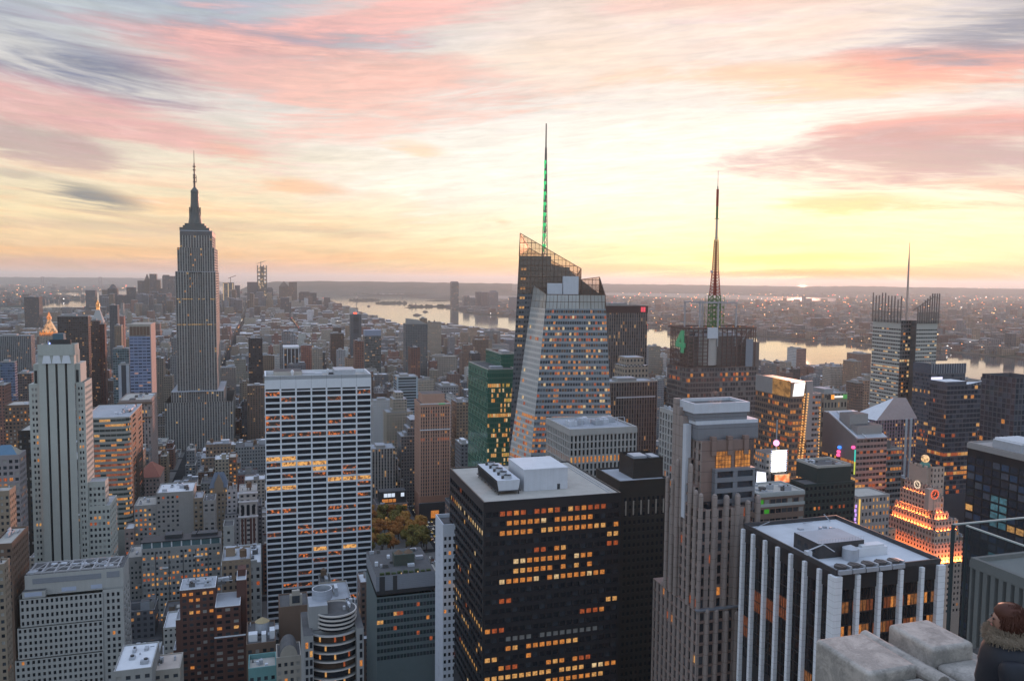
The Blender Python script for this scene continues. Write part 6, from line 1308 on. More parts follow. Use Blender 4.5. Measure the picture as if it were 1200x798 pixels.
mid('office_block', 'small blank grey tower below the gabled tower', 261.5, 274, 618, 520, D=14, wallm=M_GREYB, rm=M_ROOFDARK, bay=5.5, flo=5.2, pf=.75, sf=.6, lit=0, yb=690, faces='fr', nclut=0)
b = mid('office_block', 'low pale block with a roof full of white equipment beside the white slab tower', 259, 306, 664, 470, D=36, wallm=M_PALEG, rm=M_ROOFWHITE, bay=4.0, flo=4.4, pf=.55, sf=.45, lit=.05, yb=790, faces='f', nclut=24, hclut=3.4)
b.part('pediment', M_PALEG, lambda m: m.prism([(b.W * .2, -.3), (b.W * .9, -.3), (b.W * .9, 1), (b.W * .2, 1)], b.H + .9, b.H + 2.4)); b.part('duct', M_STEEL, lambda m: [m.box(3, q, b.H, b.W - 6, q + 1, b.H + 1.6) for q in (9, 17, 25)])
# dark red brick apartment house with white copings
b = Bld('apartment_house', 'dark red brick apartment house with white roof copings and terraces', 210.5, 692, 400)
H, W = b.H, b.X(252.5); zT = b.Z(727, -2, 0); zT2 = b.Z(763, -4, 0); zw = b.Z(712, b.X(252.5), -7); W2 = b.X(281.5, -7, zw); zt2 = b.Z(748, W, -8)
c = dict(flo=3.2, pf=.42, sf=.48, rec=.3)
zb_ = max(0, b.Z(830))
b.tier(0, 0, W, 16, 0, H, 'f', cols=5, zmin=zb_, top=.8, edge=.5, **c); b.tier(-2.2, .5, -.01, 14, 0, zT, '', ); b.tier(-3.6, 1, -2.21, 14, 0, zT2, '')
b.tier(W + .01, -7, W2, 12, 0, zw, 'fr', cols=3, zmin=zb_, side={'r': dict(cols=5)}, **c); b.tier(W - .5, -8, W2 + 2.4, -7.01, 0, zt2, 'fr', cols=3, zmin=zb_, **c)
zk = b.Z(679.5, W2, 4); b.tier(W2 - 2, 4, b.X(288.5, 4, zk), 18, 0, zk, 'r', cols=4, zmin=zb_, **c)
b.windows(.16, dark=(0, 0, 1, 2)); b.walls(M_DKRED)
for q in ((0, 0, W, 16, H), (W + .01, -7, W2, 12, zw), (W2 - 2, 4, b.X(288.5, 4, zk), 18, zk), (-2.2, .5, -.01, 14, zT), (-3.6, 1, -2.21, 14, zT2), (W - .5, -8, W2 + 2.4, -7.01, zt2)): b.roof(*q, M_ROOFBLUE, M_ROOFWHITE, .35, .35)
clutter(b, 2, 3, W + 8, 13, H, 9, 2); b.part('parapet_wall', M_DKRED, lambda m: m.box(W2 - 1.5, 10, zk, b.X(288, 10, zk), 17, zk + 3.5))
b = mid('apartment_block', 'low brown brick block with a wooden water tank at the foot of the white slab', 288.5, 323, 757, 372, D=26, wallm=M_BROWN, rm=M_ROOFDARK, bay=3, lit=.04, yb=830, faces='f', nclut=5)
b.part('water_tank', [M_STEEL, mat('tan_tank_roof', (.34, .27, .16), .8)], lambda m: m.lathe(b.W * .55, 13, [(3.2, b.H + 1), (3.2, b.H + 6)], 16)); b.part('tank_roof', mat('tan_tank_roof', (.34, .27, .16), .8), lambda m: m.cyl(b.W * .55, 13, b.H + 6, b.H + 8, 3.5, .1, 16)); b.part('white_bulkhead', M_ROOFWHITE, lambda m: (m.box(1, 4, b.H, 5, 8, b.H + 3.5), m.box(b.W * .52, 2, b.H, b.W * .68, 6, b.H + 4), m.box(b.W * .8, 5, b.H, b.W * .98, 10, b.H + 4)))
mid('office_block', 'teal green fronted low block in the bottom row right of the red brick house', 291, 324, 789, 345, D=14, wallm=mat('teal_paint', (.13, .27, .28), .7), rm=M_ROOFGREY, bay=3.2, lit=.03, yb=840, faces='f', nclut=4, tanks=0, par=2.2)
b = mid('low_building', 'low block with a pale blue roof along the bottom edge, left', 133, 178, 788, 330, D=26, wallm=M_GREYB, rm=M_ROOFWHITE, bay=3.5, lit=.02, yb=860, faces='f', nclut=4, par=.5, hclut=1.5)
mid('low_building', 'low block with a rust stained white roof at the bottom edge', 179, 211, 787, 345, D=16, wallm=M_BEIGE, rm=mat('rust_stained_roof', (.46, .40, .36), .8, .5, .12), bay=3.2, lit=.1, yb=860, faces='fr', nclut=3, par=.4)
b = mid('low_building', 'grey roof plant block between the pale block and the red brick house', 152, 186, 772, 380, D=16, wallm=M_GREYB, rm=M_ROOFBLUE, bay=9, flo=9, pf=.9, sf=.9, lit=0, yb=840, faces='f', nclut=6, par=.3)
# brick wall block with an arched front, arched grey block, beside the round one
b = mid('office_block', 'brown brick block with an arched gable, left of the round glass block', 327, 362, 713, 395, D=18, wallm=M_BROWN, rm=M_ROOFDARK, bay=30, flo=30, pf=.95, sf=.95, lit=0, faces='f', nclut=0, par=.6)
b.part('arch_gable', [M_BEIGE, GD[1]], lambda m: (m.prism([(b.W * .36, 2), (b.W * .78, 2), (b.W * .78, 4), (b.W * .36, 4)], b.H, b.H + 5.5, 0), m.prism([(b.W * .44, 2), (b.W * .70, 2), (b.W * .70, 4), (b.W * .44, 4)], b.H + 5.5, b.H + 7.5, 0), m.box(b.W * .44, 1.9, b.H + 1.2, b.W * .70, 1.98, b.H + 5, 1)))
b = mid('office_block', 'grey block with an arched top and yellow windows at the foot of the white slab', 324, 353, 772, 345, D=14, wallm=M_BEIGE, rm=M_ROOFDARK, bay=2.9, lit=.28, yb=840, faces='f', nclut=0, par=.6)
b.part('arch_front', M_BEIGE, lambda m: m.face([(b.W * (.5 - .36 * math.cos(a)), .3, b.H + 5.5 * math.sin(a)) for a in np.linspace(math.pi, 0, 13)])); b.part('barrel_roof', M_ROOFDARK, lambda m: [m.face([(b.W * (.5 - .36 * math.cos(a)), .32, b.H + 5.5 * math.sin(a)), (b.W * (.5 - .36 * math.cos(a)), 12, b.H + 5.5 * math.sin(a)), (b.W * (.5 - .36 * math.cos(c_)), 12, b.H + 5.5 * math.sin(c_)), (b.W * (.5 - .36 * math.cos(c_)), .32, b.H + 5.5 * math.sin(c_))]) for a, c_ in zip(np.linspace(0, math.pi, 13), np.linspace(0, math.pi, 13)[1:])])
# round fronted hotel with an open cylinder on the roof
b = Bld('hotel', 'round fronted block with ribbon balconies and an open white cylinder on its roof', 356, 748, 305)
H = b.H; W = b.X(427)
cxm, R1 = W * .53, W * .40
def arc(m, cx, cy_, r, z0, z1, a0, a1, mi=0, n=24, thick=0):
    L = [(cx + r * math.cos(a), cy_ + r * math.sin(a)) for a in np.linspace(a0, a1, n + 1)]
    for p, q in zip(L, L[1:]): m.face([(*p, z0), (*q, z0), (*q, z1), (*p, z1)], mi)
    return L
M_RIM = mat('pale_metal_rim', (.55, .52, .50), .4, .1, .4); M_GRST = mat('grey_cast_stone', (.27, .28, .29), .8, .1, .3, streak=.1)
zd0 = max(0, b.Z(850))
def body(m):
    m.box(0, 2, 0, W * .16, 26, H, 0, 1, skip='b'); m.box(W * .88, 2, 0, W, 26, b.Z(735, W, 2), 0, 1, skip='b'); m.box(W * .16, 8, 0, W * .88, 26, H - 1, 0, 1, skip='b')
b.foot(0, -6, W, 26)
b.part('wall', [M_GRST, M_ROOFDARK], body)
rr = W * .5; cyc = 14
for f in range(14):
    z = H - 1 - f * 3.5
    if z < 0: break
    bd = b.part('glazed_storey', GD[0] if f % 3 else glass('brown_glass', (.06, .04, .03), .1), lambda m: arc(m, cxm, cyc, rr - .8, z - 3.5, z - 1.0, math.pi * 1.22, math.pi * 1.78))
    b.part('balcony_band', [M_RIM, M_GRST], lambda m: (arc(m, cxm, cyc, rr, z - 1.0, z - .45, math.pi * 1.22, math.pi * 1.78, 0), [m.face([(cxm + r0 * math.cos(a), cyc + r0 * math.sin(a), zz0) for r0, a in ((rr - .9, a0), (rr, a0), (rr, a1), (rr - .9, a1))], 1) for zz0 in (z - .45, z - 1.0) for a0, a1 in zip(np.linspace(math.pi * 1.22, math.pi * 1.78, 25), np.linspace(math.pi * 1.22, math.pi * 1.78, 25)[1:])]), bd)
    for a in (4.1, 4.32, 4.66, 5.0, 5.2):
        if (f * 7 + int(a * 10)) % 5 < 2: b.part('lit_window', LIT[(f + int(a * 7)) % 3], lambda m: arc(m, cxm, cyc, rr - .74, z - 3.3, z - 1.1, a, a + .07, n=2), bd)
for sx_ in (W * .03, W * .10, W * .93):
    for f in range(10):
        b.part('window', LIT[f % 3] if (f * 3 + int(sx_)) % 5 == 0 else GD[0], lambda m: m.box(sx_, 1.93, (b.Z(735, W, 2) if sx_ > W * .5 else H) - 5 - f * 3.5, sx_ + W * .045, 1.99, (b.Z(735, W, 2) if sx_ > W * .5 else H) - 2.6 - f * 3.5))
r2 = W * .36; z2 = b.Z(722, W * .5, 6); cx2 = W * .57
b.part('upper_drum', [GD[0], M_ROOFDARK], lambda m: m.cyl(cx2, 13, H - 1.2, z2, r2 - .5, None, 36, 0, 1))
for k, z in enumerate(np.linspace(H, z2, 4)): b.part('balcony_band', M_RIM, lambda m: (arc(m, cx2, 13, r2, z - .2, z + .4, 0, 2 * math.pi, n=40), arc(m, cx2, 13, r2 - .45, z - .2, z + .4, 2 * math.pi, 0, n=40), [m.face([(cx2 + q * math.cos(a), 13 + q * math.sin(a), z + .4) for q, a in ((r2 - .45, a0), (r2, a0), (r2, a1), (r2 - .45, a1))]) for a0, a1 in zip(np.linspace(0, 6.2832, 41), np.linspace(0, 6.2832, 41)[1:])]))
xb_ = b.X(362, 8, b.Z(709)); zb2 = b.Z(711, xb_, 9)
b.part('service_tower', [M_GRST, M_ROOFBLUE], lambda m: m.box(xb_, 9, H - 1, b.X(384, 9, zb2), 20, zb2, 0, 1))
xt, rt = b.X(377.5, 17, zb2), 4.0; zt0, zt1 = zb2, b.Z(689, xt, 17)
def tube(m):
    n = 32
    for (r, fl) in ((rt, 1), (rt - .35, -1)):
        for i in range(n):
            a, c_ = 2 * math.pi * i / n * fl, 2 * math.pi * (i + 1) / n * fl
            m.face([(xt + r * math.cos(a), 17 + r * math.sin(a), zt0), (xt + r * math.cos(c_), 17 + r * math.sin(c_), zt0), (xt + r * math.cos(c_), 17 + r * math.sin(c_), zt1), (xt + r * math.cos(a), 17 + r * math.sin(a), zt1)], 0 if fl > 0 else 1)
    for i in range(n):
        a, c_ = 2 * math.pi * i / n, 2 * math.pi * (i + 1) / n
        m.face([(xt + q * math.cos(t), 17 + q * math.sin(t), zt1) for q, t in ((rt - .35, a), (rt, a), (rt, c_), (rt - .35, c_))], 2)
    m.cyl(xt, 17, zt0, zt1 - 4, rt - .36, None, n, 3)
b.part('roof_cylinder', [mat('pale_blue_metal', (.36, .40, .48), .5, .1, .5, joint=1.6), M_STEEL, M_ROOFWHITE, M_DARKMETAL], tube)
clutter(b, W * .66, 8, W * .98, 22, z2 - .4, 7, 2.2)
# left edge stack
b = mid('office_block', 'pinkish grey block with a blue glass pyramid roof at the left edge', -12, 22.5, 536, 470, side=30.5, wallm=mat('pinkish_grey', (.27, .25, .26), .85, .1), bay=3.0, flo=3.5, pf=.4, sf=.45, lit=.08, yb=650, faces='fr', nclut=0)
b.part('pyramid_roof', [mat('blue_roof_glass', (.07, .16, .26), .3, .2, .3, spec=.6), mat('pale_hip', (.33, .31, .27), .7)], lambda m: (m.face([(2, 1, b.H), (b.W - 1, 1, b.H), (b.W * .62, b.D * .45, b.Z(521, b.W * .6, b.D * .45)), (4, b.D * .45, b.Z(521, b.W * .6, b.D * .45))], 0), m.face([(b.W - 1, 1, b.H), (b.W - 1, b.D - 1, b.H), (b.W * .62, b.D * .45, b.Z(521, b.W * .6, b.D * .45))], 1)))
mid('office_block', 'tan masonry block at the left edge below the blue pyramid roof', -14, 11, 578, 430, side=18.5, wallm=M_TAN, bay=2.8, lit=.06, yb=700, faces='fr', nclut=3)
mid('office_block', 'dark tan block with rows of windows, left edge above the wide pale block', -10, 14, 640, 398, side=33, wallm=M_BROWN, bay=2.8, lit=.04, yb=720, faces='fr', nclut=4)
mid('office_block', 'small tan block at the left edge beside the wide pale block', -12, 5, 664, 372, side=11.5, wallm=M_TAN, bay=2.6, lit=.05, yb=800, faces='fr', nclut=2)
mid('office_tower', 'plain black slab left of the art deco tower', 21, 37, 506, 600, D=30, wallm=M_BLK2, rm=M_ROOFGREY, bay=3, flo=4, pf=.5, lit=.0, yb=640, faces='f', nclut=1, n=20)
mid('office_tower', 'dark brown block with several lit windows left of the art deco tower', 5, 36, 476, 780, D=30, wallm=M_BROWN, bay=3.2, lit=.14, yb=580, faces='fr', nclut=2, n=40)
# ribbon windowed block with curved corner
b = Bld('office_block', 'ribbon windowed block with a rounded corner, orange glow in its windows', 96, 491, 640)
H = b.H; W = b.X(152); D = b.Dp(166.5, W)
b.tier(0, 0, W - 6, D, 0, H, 'f', flo=4.0, cols=7, pf=.04, sf=.52, rec=.3, zmin=b.Z(625)); 
p = [(W - 6 + 6 * math.sin(a), 6 - 6 * math.cos(a)) for a in np.linspace(0, math.pi / 2, 7)]
for q0, q1 in zip(p, p[1:]): qfac(b.wall, b.panes, [(*q0, b.Z(625)), (*q1, b.Z(625)), (*q1, H), (*q0, H)], 1, round((H - b.Z(625)) / 4), .02, .52, .2, 0, 'f')
b.facade('r', 0, 6, W, D, b.Z(625), H, flo=4.0, cols=2, pf=.5, sf=.5, rec=.3, m=1); b.wall.box(0, 6, 0, W, D, b.Z(625), 0, skip='tb')
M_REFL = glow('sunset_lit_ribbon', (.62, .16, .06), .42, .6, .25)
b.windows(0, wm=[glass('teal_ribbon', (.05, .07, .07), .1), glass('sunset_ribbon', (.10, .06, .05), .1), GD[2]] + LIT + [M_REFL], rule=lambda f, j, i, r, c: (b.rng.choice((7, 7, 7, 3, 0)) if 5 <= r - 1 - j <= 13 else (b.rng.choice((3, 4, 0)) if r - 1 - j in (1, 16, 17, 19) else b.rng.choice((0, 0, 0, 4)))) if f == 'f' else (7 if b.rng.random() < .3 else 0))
b.walls([mat('pale_green_grey', (.30, .31, .29), .8, .1), M_BLK2]); b.roof(0, 0, W, D, H, M_ROOFBLUE, M_PALEG, .6, .5); clutter(b, W * .5, 3, W - 3, D - 3, H, 7, 2.5)
b = mid('office_block', 'tan block with a red pyramid roof', 162, 187, 560, 720, side=192.5, wallm=M_PINKB, bay=2.9, flo=3.6, lit=.04, yb=620, faces='fr', nclut=0, par=0)
b.part('pyramid_roof', mat('red_tile', (.26, .10, .075), .8, .2), lambda m: m.frustum(-.6, -.6, b.W + .6, b.D + .6, b.H, b.W * .45, b.D * .45, b.W * .55, b.D * .55, b.Z(541, b.W / 2, b.D / 2)))
b = mid('office_tower', 'dark corniced masonry tower with tall pilasters before the blue tower', 139, 176.5, 470, 900, side=184, wallm=M_PINKB, bay=3.2, flo=3.8, pf=.55, sf=.2, lit=.05, yb=570, faces='fr', nclut=5, top=3, pm=0)
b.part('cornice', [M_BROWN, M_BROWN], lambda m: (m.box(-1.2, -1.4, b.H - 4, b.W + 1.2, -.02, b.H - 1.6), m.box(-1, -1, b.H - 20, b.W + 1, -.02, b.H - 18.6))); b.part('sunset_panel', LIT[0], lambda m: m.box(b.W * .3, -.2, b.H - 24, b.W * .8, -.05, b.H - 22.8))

# -------- farther towers whose windows are too small to model: walls with bays
FM = {
 'brownglass': facmat('far_brown_grid', (.075, .055, .05), .7, .5, .10), 'grey': facmat('far_grey_grid', (.22, .225, .235), .5, .5, .07), 'beige': facmat('far_beige_grid', (.30, .27, .23), .45, .5, .06),
 'blue': facmat('far_blue_ribbons', (.20, .25, .38), .86, .5, .05, (.06, .08, .14)), 'red': facmat('far_red_brick', (.20, .10, .08), .42, .5, .06), 'tan': facmat('far_tan_brick', (.25, .19, .14), .45, .5, .07),
 'dark': facmat('far_dark_grid', (.055, .055, .06), .6, .55, .08), 'white': facmat('far_white_grid', (.46, .47, .48), .45, .45, .06), 'glass': facmat('far_glass', (.10, .12, .13), .85, .7, .08, (.05, .065, .075)),
 'piers': facmat('far_pier_grid', (.30, .29, .28), .5, .9, .06), 'brick2': facmat('far_brown_brick', (.15, .10, .08), .45, .5, .07), 'slate': facmat('far_slate', (.14, .15, .17), .5, .5, .06)}
RFM = [M_ROOFGREY, M_ROOFBLUE, M_ROOFDARK, M_ROOFWHITE]
def far(name, label, xl, xr, yt, Y, fm, D=None, side=None, bay=3.2, flo=3.6, tint=(1, 1, 1), extra=None, roof=1, group=None, cat='building'):
    b = Bld(name, label, xl, yt, Y, cat, group); b.W = b.X(xr); b.D = D or (b.Dp(side, b.W) if xl < 290 else b.Dp(side, 0))
    m = MB(); m.ct = tint; m.cc = (bay, flo, b.rng.randint(0, 60), 0); m.box(0, 0, 0, b.W, b.D, b.H, 0, 1, skip='b'); b.foot(0, 0, b.W, b.D)
    if extra: extra(b, m)
    m.build('wall', [FM[fm], RFM[roof]], b.e, uv=True)
    b.part('roof_house', [M_GREYB, RFM[roof]], lambda q: (q.box(b.W * .2, b.D * .2, b.H, b.W * .6, b.D * .7, b.H + 3.4, 0, 1), q.box(0, 0, b.H - .05, b.W, .5, b.H + .9), q.box(0, b.D - .5, b.H - .05, b.W, b.D, b.H + .9), q.box(-.01, .5, b.H - .05, .5, b.D - .5, b.H + .9), q.box(b.W - .5, .5, b.H - .05, b.W + .01, b.D - .5, b.H + .9)))
    return b
far('office_tower', 'dark brown slab with two lit rows behind the art deco tower', 67, 103, 371, 1320, 'brownglass', side=106)
b = far('clock_tower', 'slender tower with a pale pyramid and a glowing gold lantern at its tip', 107, 121, 378, 1950, 'grey', D=26)
b.part('pyramid', M_PALEG, lambda m: m.frustum(0, 0, b.W, b.D, b.H, b.W * .34, b.D * .34, b.W * .66, b.D * .66, b.Z(363, b.W / 2, 12))); zl = b.Z(363, b.W / 2, 12)
b.part('lantern', glow('gold_lantern', (1.0, .42, .10), 1.0, .4, .2), lambda m: m.lathe(b.W / 2, 13, [(4.4, zl), (3.6, zl + 6), (5.2, zl + 8), (4.2, zl + 15), (2, zl + 19), (.3, zl + 24)], 10))
b = far('office_tower', 'pale tower with a gold lit pyramid crown behind the art deco tower', 46, 66, 392, 1900, 'beige', D=34)
GOLD = glow('gold_lit_roof', (1.0, .50, .22), .75, .25, .08); GOLD2 = glow('gold_lit_roof_bright', (1.0, .30, .06), .95, .6, .15)
b.part('pyramid', GOLD, lambda m: m.frustum(3, 3, b.W - 3, b.D - 3, b.H + 4, b.W * .44, b.D * .44, b.W * .56, b.D * .56, b.Z(374, b.W / 2, 16))); zl = b.Z(374, b.W / 2, 16)
b.part('lantern', GOLD2, lambda m: m.lathe(b.W / 2, b.D / 2, [(5.2, zl - 1), (5, zl + 6), (3, zl + 8), (2.6, zl + 12), (.2, zl + 18)], 10)); b.part('lit_gallery', GOLD2, lambda m: (m.box(0, 0, b.H - 3, b.W, b.D, b.H + 4), [m.cyl(q, 1, b.H + 4, b.H + 9, 1.5, .3, 6) for q in np.linspace(1.5, b.W - 1.5, 6)]))
b = far('apartment_tower', 'tall slab with grey lit front and dark red sides below the gold lantern', 106, 117, 376, 1400, 'brownglass', D=14, tint=(1.6, 1.5, 1.5), bay=2.4); far('apartment_tower', 'dark maroon slab joined to the right of the grey lit slab', 116.5, 122.5, 380, 1390, 'red', D=16, tint=(.45, .3, .3))
far('apartment_tower', 'thin dark tower right of the maroon slab', 128, 137.5, 358, 1900, 'slate', D=26, tint=(.6, .6, .6)); far('apartment_tower', 'brown tower with gold band right of the maroon slab', 134, 142, 382, 1500, 'tan', D=22); far('apartment_tower', 'reddish tower peeping over the gold banded one', 138, 145, 371, 2100, 'red', D=24, tint=(1.3, 1.2, 1.2))
far('office_tower', 'pale greenish glass block left of the blue tower', 132, 151, 409, 1180, 'glass', D=22, tint=(1.4, 1.7, 1.8)); b = far('apartment_tower', 'blank white slab left of the blue tower', 138.5, 151, 428, 1120, 'white', D=14, bay=60, flo=200, tint=(.8, .85, .95))
b = far('office_tower', 'blue tower of ribbon windows with a dark topped band', 151.5, 176, 394, 1010, 'blue', side=181.5, bay=4.5, flo=3.9, extra=None)
b.part('top_band', [FM['piers'], M_BEIGE], lambda m: m.box(0, 0, b.H, b.W, b.D, b.Z(380), 1, 1)); b.part('louvre_panel', M_BROWN, lambda m: [m.box(b.W * q + .3, -.1, b.H + 1, b.W * q + b.W * .16, -.02, b.Z(380) - 3) for q in np.linspace(.01, .82, 6)])
b.part('end_wall', mat('sunset_pink_end_wall', (.36, .29, .27), .8), lambda m: m.box(b.W, 0, 0, b.W + .8, b.D, b.Z(380)))  # west side coloured pinkish, standing in for sunset light on it
far('office_tower', 'blue grey striped tower with a beige side at the left edge', 0, 17, 425, 1080, 'blue', side=20, bay=3, flo=3.6, tint=(.55, .6, .6)); far('office_tower', 'brown tower beside the blue grey striped one', 20, 37, 438, 1180, 'brownglass', D=26, tint=(1.5, 1.5, 1.5)); far('office_tower', 'wide grey tower with thin piers far left', -8, 36, 394, 1600, 'piers', D=30, tint=(.6, .65, .7)); far('office_tower', 'dark block far left before the river strip', 28, 45.5, 348, 3500, 'dark', D=60)
far('office_block', 'reddish block at the left edge', -10, 5.5, 452, 900, 'red', D=24)
# between the white slab and the black tower
b = far('office_tower', 'dark tower with white piers and a white flat roof above the white slab', 332.5, 350, 409, 1500, 'dark', D=40, bay=5); b.part('pier', M_TRAV, lambda m: [m.box(b.W * q - .5, -.9, 20, b.W * q + .5, 0, b.H) for q in np.linspace(0, 1, 5)]); b.part('white_roof', M_ROOFWHITE, lambda m: m.box(-1, -1, b.H + 1, b.W + 1, b.D + 1, b.H + 4))
far('apartment_block', 'reddish brick block above the white slab', 353, 365.5, 405, 1620, 'red', D=24, tint=(1.3, 1.2, 1.2)); far('apartment_block', 'pale grey block right of the reddish one above the white slab', 366, 378, 409, 1580, 'beige', D=24)
far('apartment_tower', 'stepped brown tower with lighter centre above the white slab', 387.5, 403, 391, 1880, 'brick2', D=26, tint=(.8, .8, .8)); far('apartment_tower', 'higher brown shaft of the stepped tower', 390.5, 400, 384, 1900, 'brick2', D=20, tint=(.8, .8, .8)); far('apartment_block', 'pale narrow block before the stepped brown tower', 395, 405, 411, 1500, 'grey', D=18, tint=(1.5, 1.5, 1.5))
b = far('apartment_tower', 'dark tall apartment tower with a red roof light', 411, 423.5, 368.5, 1850, 'slate', D=26, bay=26, flo=4.5, tint=(.55, .6, .62)); b.part('beacon', glow('red_beacon', (1, .08, .03), 3), lambda m: m.box(b.W * .3, 4, b.H + 1, b.W * .6, 8, b.H + 4))
b = far('apartment_tower', 'olive glass tower with a blue top storey', 427.5, 446.5, 394, 1700, 'glass', D=26, tint=(1.3, 1.25, 1.1)); b.part('top_storey', mat('blue_grey_top', (.25, .30, .40), .6), lambda m: m.box(0, 0, b.H, b.W, b.D, b.Z(387)))
b = far('apartment_tower', 'big dark grid tower with a slanting crest near the water', 475.5, 501, 380, 1620, 'slate', D=30, bay=3.4, flo=3.5, tint=(.75, .82, .78)); b.part('crest', M_GREYB, lambda m: m.face([(0, 0, b.H), (b.W, 0, b.H), (b.W * .55, 0, b.H + 9), (0, 0, b.Z(373))]) or m.face([(0, 3, b.H), (0, 3, b.Z(373)), (b.W * .55, 3, b.H + 9), (b.W, 3, b.H)]) or m.face([(0, 0, b.Z(373)), (b.W * .55, 0, b.H + 9), (b.W * .55, 3, b.H + 9), (0, 3, b.Z(373))]))
far('apartment_tower', 'small brown shaft behind the slanting crest', 493, 500.5, 373.5, 1700, 'tan', D=14)
far('office_block', 'white glazed block behind the brown brick tower', 465, 489.5, 442, 1150, 'glass', D=30, bay=30, flo=4, tint=(3.2, 3.3, 3.5)); far('office_block', 'wide white low block behind the brown brick tower', 438, 462, 470, 1120, 'white', D=20)
b = far('office_tower', 'cream stepped tower left of the brown brick tower', 453, 484, 484, 990, 'beige', D=30, tint=(1.05, 1.05, 1.0), extra=lambda b, m: (m.box(b.W * .25, 3, b.H, b.W * .78, b.D, b.H + 16, 0, 1), m.box(b.W * .36, 6, b.H + 16, b.W * .66, b.D - 4, b.H + 24, 0, 1)))
b = far('office_block', 'pale grey stepped block left of the brown brick tower above the park', 436, 463.5, 527, 890, 'piers', D=30, tint=(1.1, 1.1, 1.08), bay=3.4, extra=lambda b, m: [m.box(b.W, 2, 0, b.W + 3 * k, b.D, b.H - 12 * k, 0, 1) for k in (1, 2, 3)])
far('office_block', 'dark grey stepped block with a lit row, left of the brick tower', 470, 493, 512, 905, 'grey', D=30, tint=(.7, .68, .66), extra=lambda b, m: (m.box(b.W * .35, 3, b.H, b.W, b.D, b.H + 9, 0, 1), m.box(b.W * .5, 5, b.H + 9, b.W, b.D, b.H + 18, 0, 1)))
far('office_block', 'brown block right of the cream stepped tower', 479, 493, 492, 960, 'brick2', D=24, tint=(1.3, 1.3, 1.3)); far('office_tower', 'tan grid tower with one lit row left of the green tower', 535, 549, 472, 880, 'tan', D=26); far('office_block', 'grey block with a blue roof behind the tan grid tower', 517, 537, 453, 1000, 'grey', D=30, roof=1); far('office_block', 'white fronted narrow block left of the tan grid tower', 527.5, 534, 465, 960, 'white', D=22); far('office_block', 'dark block with a sloping grey roof left of the green tower', 540, 553, 521, 760, 'slate', D=24, roof=3)
b = mid('office_block', 'brown stone block with an orange lit penthouse beyond the park trees', 441, 478, 592, 850, D=26, wallm=M_PINKB, rm=M_ROOFDARK, bay=4.2, flo=4.2, pf=.45, lit=.05, yb=640, faces='f', nclut=3, n=40)
b.part('penthouse', [M_DARKMETAL, M_ROOFDARK, LIT[0], glow('pale_screen', (.75, .85, 1.0), .9)], lambda m: (m.box(4, 5, b.H, b.W - 1, 20, b.Z(577, 0, 5), 0, 1), [m.box(b.W * q, 4.9, b.H + 1, b.W * q + 3.4, 4.98, b.H + 4.5, 2) for q in (.2, .3, .42, .54)], [m.box(b.W * q, 4.9, b.H + 6.5, b.W * q + 3.6, 4.98, b.H + 10.5, 3) for q in (.26, .38, .5, .8)], [m.box(b.W * q, -.3, b.H - 6, b.W * q + 4.2, -.05, b.H - 1, 2) for q in (.05, .30, .56, .84)]))
# right of the crystal tower
b = far('office_tower', 'brown slab with a small red emblem at its top right, behind the crystal tower', 706, 759, 359, 860, 'piers', D=30, bay=2.6, tint=(.42, .36, .34)); b.part('top_band', mat('dark_maroon_band', (.06, .035, .035), .6), lambda m: m.box(-.3, -.3, b.H - 7, b.W + .3, b.D, b.H + .5)); b.part('emblem', glow('red_emblem', (.9, .08, .12), .9), lambda m: [m.box(b.W - 8 + q, -.6, b.H - 6, b.W - 5.6 + q, -.35, b.H - .8) for q in (0, 2.8)])
far('office_tower', 'ornate cream stepped building before the brown slab', 730, 766, 446, 790, 'beige', D=26, bay=3.6, flo=5, tint=(1, .95, .9), extra=lambda b, m: (m.box(b.W * .08, 3, b.H, b.W * .86, b.D, b.H + 14, 0, 1), m.box(b.W * .16, 5, b.H + 14, b.W * .74, b.D - 3, b.H + 22, 0, 1)))
b = far('office_tower', 'brown striped office block right of the crystal tower', 716, 770.5, 449, 700, 'piers', D=26, bay=2.4, flo=4.0, tint=(.62, .54, .5)); b.part('pale_course', M_TRAV, lambda m: m.box(b.W * .12, -.2, b.Z(467), b.W * .96, -.02, b.Z(465.5))); b.part('roof_edge', M_ROOFGREY, lambda m: m.box(-.2, -.2, b.H, b.W + .2, .8, b.H + 1.2))
mid('office_tower', 'white piered office block wedged left of the pink granite tower', 795.5, 806, 486, 425, side=773, wallm=M_PIERGREY, bay=3.2, flo=3.8, pf=.45, sf=.2, rec=.6, lit=.06, yb=600, nclut=3)
b = far('office_tower', 'beige curved block with a small orange and green sign near its top', 966, 993, 462, 660, 'beige', D=30, bay=3, flo=8, tint=(.85, .82, .8)); b.part('sign', [M_DARKMETAL, glow('sign_orange', (1.0, .35, .05), 1.2), glow('sign_white', (1, 1, .95), 1.0), glow('sign_green', (.10, .45, .12), .6)], lambda m: (m.box(b.W * .12, -.5, b.Z(468), b.W * .3, -.02, b.Z(463), 0), m.box(b.W * .28, -.55, b.Z(468), b.W * .42, -.02, b.Z(463), 1), m.box(b.W * .42, -.5, b.Z(466.5), b.W * .8, -.02, b.Z(464.3), 2), m.box(b.W * .80, -.5, b.Z(468), b.W * .98, -.02, b.Z(463), 3)))
far('apartment_tower', 'grey slab with a white edge by the river, right of the lattice tower', 932.5, 945, 409, 1900, 'red', D=20, tint=(1.3, 1.5, 1.6)); far('apartment_tower', 'white edge slab left of the grey slab by the river', 929.5, 933.5, 408, 1880, 'white', D=22)
